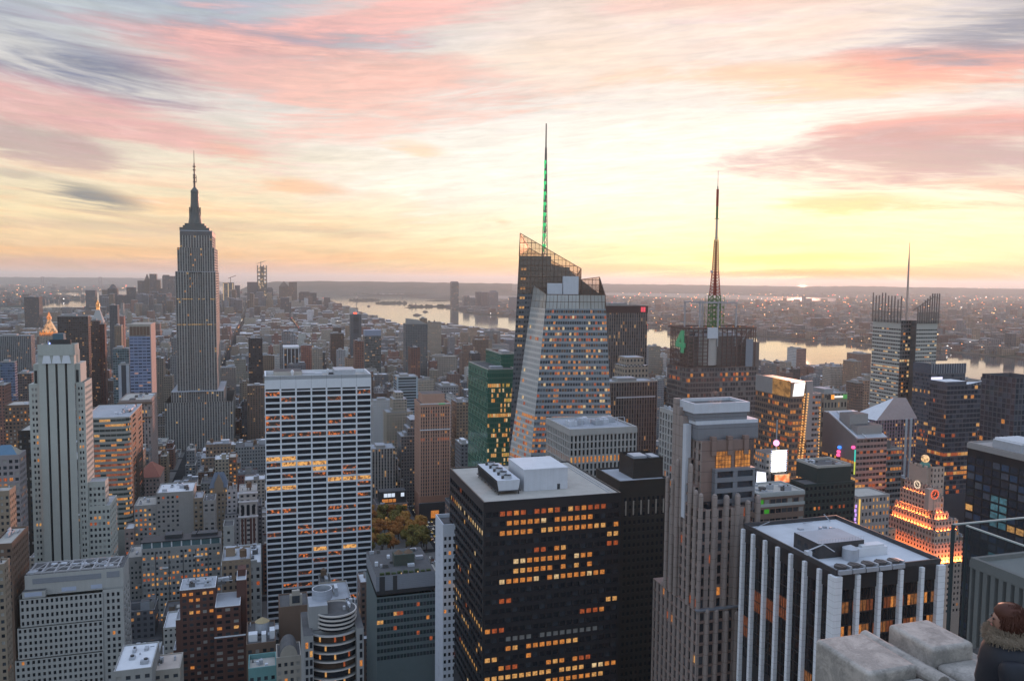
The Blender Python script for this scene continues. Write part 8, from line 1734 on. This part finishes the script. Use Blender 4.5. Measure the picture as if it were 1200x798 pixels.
def crown_mesh(seed):
    r = random.Random(seed); m = MB(); blobs = [(r.uniform(-3.8, 3.8), r.uniform(-3.8, 3.8), r.uniform(9, 16.5), r.uniform(2.0, 3.6)) for _ in range(13)]
    for k in range(2300):
        bx, by, bz, br = r.choice(blobs); v = Vector((r.gauss(0, 1), r.gauss(0, 1), r.gauss(0, 1))).normalized() * br * r.uniform(.55, 1.05); c = Vector((bx, by, bz)) + v
        n = (v.normalized() + Vector((r.uniform(-.6, .6), r.uniform(-.6, .6), r.uniform(-.3, .8)))).normalized(); u = n.orthogonal().normalized(); w = n.cross(u); s_ = r.uniform(.45, .9)
        m.face([c + u * s_, c + w * s_ * .7, c - u * s_, c - w * s_ * .7])
    return m
protos = [crown_mesh(k) for k in range(3)]; crowns = []
tm = MB(); tm.cyl(0, 0, 0, 8.5, .55, .28, 8)
for a in (0, 2.1, 4.2, 1.0): tm.bar((0, 0, 6.5), (3.2 * math.cos(a), 3.2 * math.sin(a), 13), .26)
tcol = ['rust red', 'olive green', 'bright orange']; n_t = 0
for j in range(7):
    for i in range(12):
        w_ = FOOT_PARK[0] - 4 + i * 10.5 + tr.uniform(-3, 3); s_ = FOOT_PARK[2] + 22 + j * 17 + tr.uniform(-4, 4)
        v = WV * w_ + SV * s_; q = proj((v.x, v.y, 16))
        if w_ > 147 or q is None or q[0] < 425: continue
        ci = tr.choices((0, 1, 2), (3, 4 if j < 3 else 2, 2))[0]; ki = tr.randint(0, 2)
        e = tag(empty('park_tree', (v.x, v.y, 0), tr.uniform(0, 6.28)), f"{tcol[ci]} leaved autumn tree in the park, {['front edge', 'front', 'front half', 'middle', 'back half', 'back', 'back edge'][j]} row", 'tree', 'autumn trees in the park'); e.scale = [tr.uniform(.82, 1.15)] * 3
        if (ki, ci) not in [c[0] for c in crowns]:
            o = protos[ki].build('crown', LEAF[ci], e); crowns.append(((ki, ci), o))
        else:
            o = [c[1] for c in crowns if c[0] == (ki, ci)][0].copy(); COL.objects.link(o); o.parent = e
        if not n_t: trunk0 = tm.build('trunk', M_BARK, e)
        else: o = trunk0.copy(); COL.objects.link(o); o.parent = e
        n_t += 1
# cars on the avenue
CARP = [('yellow taxi', mat('taxi_yellow', (.55, .33, .03), .4, .05)), ('white car', mat('car_white', (.6, .6, .6), .35, .05)), ('black car', mat('car_black', (.02, .02, .022), .3, .05)), ('dark red car', mat('car_red', (.22, .03, .025), .35, .05)), ('silver van', mat('car_silver', (.35, .36, .38), .35, .05))]
M_TYRE = mat('tyre', (.02, .02, .02), .9); M_HEAD, M_TAIL = glow('headlight', (1.0, .92, .75), 2.0), glow('tail_light', (1.0, .06, .03), 1.8)
def car_proto(mt):
    e = empty('car', (0, 0, 0)); m = MB(); m.frustum(-.9, -2.25, .9, 2.25, .35, -.88, -2.2, .88, 2.2, .85); m.frustum(-.82, -1.3, .82, 1.3, .85, -.66, -.9, .66, .8, 1.45); m.build('body', mt, e)
    m = MB(); m.frustum(-.84, -1.22, .84, 1.22, .90, -.69, -.86, .69, .76, 1.38); m.build('window', GD[0], e)
    for x in (-.85, .85):
        for y in (-1.4, 1.4): m = MB(); [m.face([(x + s_ * .12, y + .33 * math.cos(a), .33 + .33 * math.sin(a)) for a in np.linspace(0, 6.283, 13)[:-1] * s_]) for s_ in (-1, 1)]; [m.face([(x - .12, y + .33 * math.cos(a), .33 + .33 * math.sin(a)), (x + .12, y + .33 * math.cos(a), .33 + .33 * math.sin(a)), (x + .12, y + .33 * math.cos(c_), .33 + .33 * math.sin(c_)), (x - .12, y + .33 * math.cos(c_), .33 + .33 * math.sin(c_))]) for a, c_ in zip(np.linspace(0, 6.283, 13), np.linspace(0, 6.283, 13)[1:])]; m.build('wheel', M_TYRE, e)
    for x in (-.62, .62): m = MB(); m.box(x - .2, 2.2, .55, x + .2, 2.32, .8); m.build('headlight', M_HEAD, e); m = MB(); m.box(x - .2, -2.34, .6, x + .2, -2.2, .82); m.build('tail_light', M_TAIL, e)
    return e
def copy_tree(o, parent=None):
    c = o.copy(); COL.objects.link(c); c.parent = parent
    for ch in [q for q in KIDS[o.name]]: copy_tree(ch, c)
    return c
KIDS = {}
protos_c = [(n, car_proto(mt)) for n, mt in CARP]
bpy.context.view_layer.update()
for o in COL.objects: KIDS[o.name] = []
for o in COL.objects:
    if o.parent: KIDS[o.parent.name].append(o)
used = set(); s_ = 640
k = 0
while s_ < 1010:
    for lane in (-5.1, -1.7, 1.7, 5.1):
        if tr.random() < .45: continue
        n, pr = protos_c[tr.choices(range(5), (4, 2, 3, 1, 2))[0]]
        e = pr if n not in used else copy_tree(pr); used.add(n)
        v = WV * (163 + lane) + SV * (s_ + tr.uniform(-3, 3)); e.location = (v.x, v.y, .01); up_ = lane < 0 or tr.random() < .3
        e.rotation_euler = (0, 0, A_ + math.pi)
        tag(e, f"{n} driving up the avenue beside the park, {['curb lane by the park', 'inner lane by the park', 'inner lane of the far side', 'far curb lane'][(-5.1, -1.7, 1.7, 5.1).index(lane)]}", 'car', 'cars on the avenue')
    s_ += tr.uniform(8, 15)

for n, pr in protos_c:
    if n not in used:
        for c_ in KIDS[pr.name]: bpy.data.objects.remove(c_)
        bpy.data.objects.remove(pr)
# ---------------------------------------------------------------- the terrace at our feet
def stonemat():
    m = bpy.data.materials.new('weathered_limestone'); m.use_nodes = True; t = m.node_tree; k = NT(t); b = t.nodes['Principled BSDF']; tc = t.nodes.new('ShaderNodeTexCoord'); V = tc.outputs['Object']
    n1, n2, n3 = k.noise(V, 4.6, 9, .72, .5), k.noise(V, 14, 6, .7), k.noise(V, 60, 4, .7)
    c = k.mix(k.ss(n1, .42, .60), (.31, .29, .268), (.45, .41, .375)); c = k.mix(k.m('MULTIPLY', k.ss(n2, .52, .72), .38), c, (.10, .098, .09)); c = k.mix(k.m('MULTIPLY', k.ss(n1, .60, .70), .6), c, (.56, .52, .49))
    g = k.m('ADD', .72, k.m('MULTIPLY', n3, .56)); k.put(b.inputs['Base Color'], k.mix(1.0, c, k.xyz(g, g, g), 'MULTIPLY')); b.inputs['Roughness'].default_value = .9; b.inputs['Specular IOR Level'].default_value = .15
    bp = t.nodes.new('ShaderNodeBump'); bp.inputs['Strength'].default_value = .3; bp.inputs['Distance'].default_value = .012; t.links.new(k.m('ADD', n3, k.m('MULTIPLY', n2, .8)), bp.inputs['Height']); t.links.new(bp.outputs[0], b.inputs['Normal']); return m
M_STONE = stonemat()
M_DECK = mat('deck_paving', (.10, .10, .10), .9, .2, 1.5)
Yb = 6.6
q = at_y(984, 744, Yb); ztop = q.z; o = q - WV * 0
e = tag(empty('stone_parapet', (q.x, q.y, ztop), A_), 'weathered limestone parapet of rounded coping blocks in the bottom right foreground', 'parapet')
lx = lambda px, y=0.0, z=0.0: solve_px(Vector((q.x, q.y, ztop + z)) + SV * y, WV, px)
def rounded(name, x0, y0, z0, x1, y1, z1, r, m_=M_STONE, seg=5):
    m = MB(); m.box(x0, y0, z0, x1, y1, z1); ob = m.build(name, m_, e)
    import bmesh
    bm = bmesh.new(); bm.from_mesh(ob.data); bmesh.ops.remove_doubles(bm, verts=bm.verts, dist=1e-5); bm.to_mesh(ob.data); bm.free()
    bv = ob.modifiers.new('edge', 'BEVEL'); bv.width = r; bv.segments = seg
    for p in ob.data.polygons: p.use_smooth = True
    ob.modifiers.new('wn', 'WEIGHTED_NORMAL')
    return ob
xa, xb_ = lx(955, 0), lx(1010, 0); L = -3.4
rounded('coping_block', xa, -.62, -1.3, xb_, 0, 0, .032)
rounded('lower_stone', xa + .02, L, -1.3, xb_ + .01, -.625, -.085, .03)
zs_ = -.10
m = MB(); rr = .062; n = 16; xm = xb_ + .115
for i in range(n):
    a, c_ = 2 * math.pi * i / n, 2 * math.pi * (i + 1) / n
    m.face([(xm + rr * math.cos(a), -.75, zs_ + rr * math.sin(a)), (xm + rr * math.cos(a), .10, zs_ + rr * math.sin(a)), (xm + rr * math.cos(c_), .10, zs_ + rr * math.sin(c_)), (xm + rr * math.cos(c_), -.75, zs_ + rr * math.sin(c_))][::-1])
for yy, o in ((.10, 0), (-.75, 1)):
    F = [(xm + rr * math.cos(2 * math.pi * i / n), yy, zs_ + rr * math.sin(2 * math.pi * i / n)) for i in range(n)]; m.face(F[::-1] if o else F)
ob = m.build('roll_moulding', M_STONE, e)
for p in ob.data.polygons: p.use_smooth = len(p.vertices) == 4
x2, x3 = lx(1040, .08, 0), lx(1087, .08, 0)
rounded('channel_stone', xb_ + .004, L, -1.3, x2 + .02, .05, -.15, .02)
rounded('coping_block', x2, -.42, -1.3, x3, .08, .0, .035)
rounded('lower_stone', x2 + .03, L, -1.4, x3 + .01, -.425, -.12, .04)
rounded('end_stone', x3 + .003, L, -1.4, x3 + .30, .02, -.24, .03)
rounded('base_course', xa - .05, L - .1, -6, x3 + 1.0, .40, -1.31, .03)
# deck floor the visitor stands on, wall of the building below
hp = at_y(1181, 727, 5.6); floor_z = hp.z + .115 - 1.66
fl = MB(); fl.box(x3 + .32, -9, floor_z - ztop - .3, x3 + 7, 1.2, floor_z - ztop); ob = tag(fl.build('terrace_floor', M_DECK), kind='structure'); ob.location = (q.x, q.y, ztop); ob.rotation_euler = (0, 0, A_)
ob2 = MB(); ob2.box(xa - .6, -12, -ztop, x3 + 7, -3.4 - .1, -6.1); ob2.box(x3 + 1.1, -3.5, -ztop, x3 + 7, 1.1, floor_z - ztop - .31); ob2 = ob2.build('terrace_wall', M_STONE); tag(ob2, kind='structure'); ob2.location = (q.x, q.y, ztop); ob2.rotation_euler = (0, 0, A_)
# glass screen with its corner
Yg = 7.3
gt, gb = at_y(1118, 615.5, Yg), at_y(1108, 786, Yg)
e = tag(empty('glass_screen', (gt.x, gt.y, gb.z), A_), 'frameless glass screen with a corner joint and a steel foot, in front of the visitor', 'glass screen')
hg = gt.z - gb.z
def paneglass():
    m = bpy.data.materials.new('screen_pane_glass'); m.use_nodes = True; t = m.node_tree; k = NT(t); pb = t.nodes['Principled BSDF']; pb.inputs['Base Color'].default_value = (.10, .12, .13, 1); pb.inputs['Roughness'].default_value = .05
    tr_ = t.nodes.new('ShaderNodeBsdfTransparent'); tr_.inputs[0].default_value = (.80, .82, .83, 1); gl_ = t.nodes.new('ShaderNodeBsdfGlossy'); gl_.inputs['Roughness'].default_value = .03; gl_.inputs[0].default_value = (.9, .95, 1, 1)
    df = t.nodes.new('ShaderNodeBsdfDiffuse'); df.inputs[0].default_value = (.5, .52, .54, 1); a_ = t.nodes.new('ShaderNodeMixShader'); b_ = t.nodes.new('ShaderNodeMixShader')
    tc = t.nodes.new('ShaderNodeTexCoord'); n_ = k.noise(tc.outputs['Object'], 1.3, 5, .6); k.put(a_.inputs[0], k.m('ADD', k.m('MULTIPLY', n_, .05), .0)); t.links.new(tr_.outputs[0], a_.inputs[1]); t.links.new(df.outputs[0], a_.inputs[2])
    lw = t.nodes.new('ShaderNodeLayerWeight'); lw.inputs[0].default_value = .12; k.put(b_.inputs[0], k.m('MULTIPLY', lw.outputs['Fresnel'], .45)); t.links.new(a_.outputs[0], b_.inputs[1]); t.links.new(gl_.outputs[0], b_.inputs[2]); t.links.new(b_.outputs[0], t.nodes['Material Output'].inputs[0]); return m
M_PANE = paneglass(); M_EDGED = mat('dark_glass_edge', (.05, .065, .07), .2, .1, 2, spec=.6); M_EDGE = mat('polished_edge', (.34, .40, .40), .25, .1, 2, spec=.6)
m = MB(); m.box(0, 0, 0, 4.2, .016, hg); m.build('pane', M_PANE, e)
m = MB(); m.box(.085, -4.0, 0, .101, -.05, hg); m.build('pane', M_PANE, e)
m = MB(); m.box(-.012, -.004, 0, .012, .02, hg + .004); m.build('pane_edge', M_EDGED, e)
m = MB(); m.box(.0, -.002, hg, 4.2, .018, hg + .012); m.build('top_edge', M_EDGE, e)
m = MB(); m.box(.083, -4.0, hg, .103, -.05, hg + .012); m.build('top_edge', M_EDGE, e)
m = MB(); m.box(.084, -.06, 0, .104, -.048, hg); m.build('pane_edge', M_EDGED, e)
m = MB(); m.box(-.06, -.05, -.02, .30, .06, .03); m.box(-.05, -.5, -.02, .16, -.055, .03); m.build('steel_foot', mat('brushed_steel', (.45, .45, .44), .3, .1, 3, metal=.7), e)
m = MB(); m.box(-.04, -.04, -1.2, .28, .05, -.021); m.build('foot_post', M_DARKMETAL, e)
# visitor in a dark padded coat with a fur collar, looking left
def person():
    E = tag(empty('person', (hp.x, hp.y, floor_z)), 'person in a dark padded coat with a fur collar looking left behind the glass', 'person')
    H0 = 1.66
    fwd = Vector((-.93, .36, 0)).normalized(); rt = Vector((fwd.y, -fwd.x, 0))
    g = lambda f, r, z: tuple(fwd * f + rt * r + Vector((0, 0, z)))
    def skinned(name, V, Ed, mt, sub=2, root=0):
        me = bpy.data.meshes.new(name); me.from_pydata([v[0] for v in V], Ed, []); o_ = bpy.data.objects.new(name, me); COL.objects.link(o_); o_.parent = E
        sk = o_.modifiers.new('skin', 'SKIN'); sk.use_smooth_shade = True
        for i, v in enumerate(V): me.skin_vertices[0].data[i].radius = v[1] if isinstance(v[1], tuple) else (v[1], v[1]); me.skin_vertices[0].data[i].use_root = i == root
        sb = o_.modifiers.new('sub', 'SUBSURF'); sb.levels = sub; sb.render_levels = sub
        me.materials.append(mt); return o_
    M_SKIN = mat('skin', (.36, .20, .15), .6, .05, 3); M_COAT = mat('dark_padded_coat', (.016, .018, .026), .55, .25, 6); M_HAIR = mat('auburn_hair', (.075, .026, .016), .6, .35, 18); M_FUR = mat('fur_collar', (.25, .20, .15), .95, .4, 24)
    def loft(name, rings, mt, n=18, par=None):
        m_ = MB(); pts = [[g(cf + rf * math.cos(2 * math.pi * i / n), cr + r_ * math.sin(2 * math.pi * i / n), z) for i in range(n)] for z, cf, cr, rf, r_ in rings]
        for A2, B2 in zip(pts, pts[1:]):
            for i in range(n): m_.face([A2[i], A2[(i + 1) % n], B2[(i + 1) % n], B2[i]][::-1])
        m_.face(pts[-1][::-1]); m_.face(pts[0])
        ob_ = m_.build(name, mt, par or E)
        import bmesh
        bm = bmesh.new(); bm.from_mesh(ob_.data); bmesh.ops.remove_doubles(bm, verts=bm.verts, dist=1e-5); bmesh.ops.recalc_face_normals(bm, faces=bm.faces); bm.to_mesh(ob_.data); bm.free()
        for p in ob_.data.polygons: p.use_smooth = True
        return ob_
    V = [(g(0, 0, .92), (.13, .11)), (g(-.01, 0, 1.12), (.12, .10)), (g(-.01, 0, 1.32), (.14, .10)), (g(0, 0, 1.42), .06), (g(.02, 0, 1.47), .05), (g(.025, 0, 1.545), (.072, .088)), (g(.01, 0, 1.60), (.066, .078)),
         (g(0, .10, .84), .085), (g(.02, .10, .47), .058), (g(0, .10, .08), .042), (g(.15, .11, .035), .035), (g(0, -.10, .84), .085), (g(.02, -.10, .47), .058), (g(0, -.10, .08), .042), (g(.15, -.11, .035), .035),
         (g(-.01, .17, 1.35), .05), (g(-.02, .25, 1.10), .038), (g(.06, .25, .88), .030), (g(.09, .245, .80), .03), (g(-.01, -.17, 1.35), .05), (g(-.02, -.25, 1.10), .038), (g(.06, -.25, .88), .030), (g(.09, -.245, .80), .03)]
    Ed = [(0, 1), (1, 2), (2, 3), (3, 4), (4, 5), (5, 6), (0, 7), (7, 8), (8, 9), (9, 10), (0, 11), (11, 12), (12, 13), (13, 14), (2, 15), (15, 16), (16, 17), (17, 18), (2, 19), (19, 20), (20, 21), (21, 22)]
    for s0, r_ in ((18, .245), (22, -.245)):      # five slightly curled fingers on each hand
        for k, (df, ln) in enumerate(((.030, .070), (.010, .082), (-.010, .078), (-.028, .060))):
            V += [(g(.095 + df, r_, .770), .009), (g(.105 + df, r_, .770 - ln * .6), .008), (g(.100 + df - .012, r_, .770 - ln), .007)]; i = len(V); Ed += [(s0, i - 3), (i - 3, i - 2), (i - 2, i - 1)]
        V += [(g(.125, r_, .795), .010), (g(.150, r_, .760), .008)]; i = len(V); Ed += [(s0, i - 2), (i - 2, i - 1)]
    body = skinned('body', V, Ed, M_SKIN)
    m_ = MB(); m_.frustum(-.018, -.014, .018, .014, 0, -.006, -.006, .006, .006, .03)
    fm = MB()
    for u0, z0, r0 in ((.105, 1.535, .016),): fm.face([g(.095, -.014, z0 - .012), g(.095, .014, z0 - .012), g(.092, 0, z0 + .03)]); fm.face([g(.128, 0, z0 - .006), g(.095, -.014, z0 - .012), g(.092, 0, z0 + .03)]); fm.face([g(.095, .014, z0 - .012), g(.128, 0, z0 - .006), g(.092, 0, z0 + .03)]); fm.face([g(.095, -.014, z0 - .012), g(.128, 0, z0 - .006), g(.095, .014, z0 - .012)])
    fm.build('nose', M_SKIN, body)
    for s_ in (-1, 1):
        em = MB(); c_ = g(.094, s_ * .032, 1.558); em.lathe(c_[0], c_[1], [(.002, c_[2] - .008), (.009, c_[2]), (.002, c_[2] + .008)], 8); em.build('eye', mat('eye_dark', (.03, .02, .02), .2), body)
        em = MB(); c_ = g(.012, s_ * .082, 1.54); em.lathe(c_[0], c_[1], [(.004, c_[2] - .03), (.014, c_[2] - .008), (.017, c_[2] + .018), (.006, c_[2] + .032)], 8); em.build('ear', M_SKIN, body)
    mm_ = MB(); a_, b_ = g(.098, -.022, 1.503), g(.098, .022, 1.503); mm_.bar(a_, b_, .008); mm_.build('mouth', mat('lips', (.28, .09, .08), .5), body)
    # hair: many fine locks over a cap
    loft('hair', [(1.47, -.055, 0, .050, .070), (1.52, -.035, 0, .080, .090), (1.57, -.018, 0, .098, .098), (1.615, -.008, 0, .098, .094), (1.65, -.008, 0, .075, .072), (1.668, -.01, 0, .03, .03)], M_HAIR, 24)
    hb = MB(); r = random.Random(3)
    for k in range(2600):
        a1 = r.uniform(.75, 5.53); z = r.uniform(1.47, 1.672); s_ = math.sqrt(max(.05, 1 - ((z - 1.575) / .10) ** 2)); p_ = Vector(g(-.018 + .105 * s_ * math.cos(a1), .103 * s_ * math.sin(a1), z)); q_ = p_ + Vector((r.uniform(-.014, .014), r.uniform(-.014, .014), -r.uniform(.02, .05))); hb.bar(p_, q_, .0035)
    hb.build('hair_locks', M_HAIR, body)
    loft('coat', [(.62, 0, 0, .18, .235), (.70, 0, 0, .195, .25), (.82, 0, 0, .185, .245), (.84, 0, 0, .195, .25), (.95, 0, 0, .185, .235), (.97, 0, 0, .19, .24), (1.08, 0, 0, .178, .23), (1.10, 0, 0, .186, .236), (1.21, -.01, 0, .178, .232), (1.23, -.01, 0, .182, .236), (1.32, -.01, 0, .165, .235), (1.38, -.01, 0, .135, .205), (1.42, -.005, 0, .105, .14), (1.45, 0, 0, .08, .085)], M_COAT, 28)
    for s_ in (-1, 1):
        sk_ = [(g(-.005, s_ * .19, 1.35), .105), (g(-.01, s_ * .245, 1.25), .105), (g(-.02, s_ * .262, 1.10), .09), (g(.02, s_ * .258, .98), .08), (g(.06, s_ * .25, .87), .065)]
        skinned('sleeve', sk_, [(0, 1), (1, 2), (2, 3), (3, 4)], M_COAT)
        skinned('trouser_leg', [(g(0, s_ * .10, .90), .10), (g(.01, s_ * .10, .70), .09), (g(.02, s_ * .10, .47), .07), (g(.0, s_ * .10, .10), .055)], [(0, 1), (1, 2), (2, 3)], mat('dark_trousers', (.03, .03, .035), .8))
        skinned('boot', [(g(-.05, s_ * .10, .07), .05), (g(.03, s_ * .10, .06), .055), (g(.16, s_ * .11, .04), .042)], [(0, 1), (1, 2)], mat('boot_leather', (.03, .022, .018), .5))
    fu = MB(); r = random.Random(8)
    for k in range(5200):
        a1 = r.uniform(0, 6.283); tt = r.uniform(0, 6.283); R_ = .108; rt_ = .052 * r.uniform(.6, 1.0); rr_ = R_ + rt_ * math.cos(tt); p_ = Vector(g(.0 + rr_ * math.cos(a1) * .95, rr_ * math.sin(a1) * 1.12, 1.44 + rt_ * math.sin(tt))); d_ = Vector(g(math.cos(a1) * math.cos(tt), math.sin(a1) * math.cos(tt), math.sin(tt))); q_ = p_ + d_.normalized() * r.uniform(.008, .022) + Vector((r.uniform(-.006, .006), r.uniform(-.006, .006), r.uniform(-.012, .004))); fu.bar(p_, q_, .0022)
    fu.build('fur_collar', M_FUR, E)
    loft('collar', [(1.395, 0, 0, .12, .14), (1.42, 0, 0, .128, .148), (1.455, 0, 0, .118, .132), (1.47, 0, 0, .08, .09)], M_FUR, 24)
person()

# puffs of steam over two roofs
def steam(px, py, Y, r, lab):
    p = at_y(px, py, Y); e = tag(empty('steam', p), lab, 'steam'); 
    m = bpy.data.materials.get('steam_vapour')
    if not m:
        m = bpy.data.materials.new('steam_vapour'); m.use_nodes = True; t = m.node_tree; t.nodes.clear(); k = NT(t); v = t.nodes.new('ShaderNodeVolumePrincipled'); v.inputs['Color'].default_value = (.95, .9, .88, 1); v.inputs['Anisotropy'].default_value = .3
        tc = t.nodes.new('ShaderNodeTexCoord'); n = k.noise(tc.outputs['Object'], .55, 4, .6); le = t.nodes.new('ShaderNodeVectorMath'); le.operation = 'LENGTH'; t.links.new(tc.outputs['Object'], le.inputs[0]); k.put(v.inputs['Density'], k.m('MULTIPLY', k.ss(n, .46, .70), .13)); o = t.nodes.new('ShaderNodeOutputMaterial'); t.links.new(v.outputs[0], o.inputs['Volume'])
    mb = MB(); rr = random.Random(int(px))
    for dx, dz, q in ((0, 0, 1), (.9, .8, .8), (.3, 1.7, .7), (1.5, 1.5, .55)): mb.lathe(dx * r, 0, [(.02, dz * r - q * r)] + [(q * r * math.cos(a), dz * r + q * r * math.sin(a)) for a in np.linspace(-1.2, 1.2, 7)] + [(.02, dz * r + q * r)], 12)
    ob = mb.build('vapour', m, e)
    rm = ob.modifiers.new('union', 'REMESH'); rm.mode = 'VOXEL'; rm.voxel_size = r * .22
    return ob
steam(834, 474, 285, 2.2, 'small puff of steam over the grey crown of the pink granite tower'); steam(671, 310, 600, 2.8, 'small puff of steam behind the lattice top of the crystal tower')
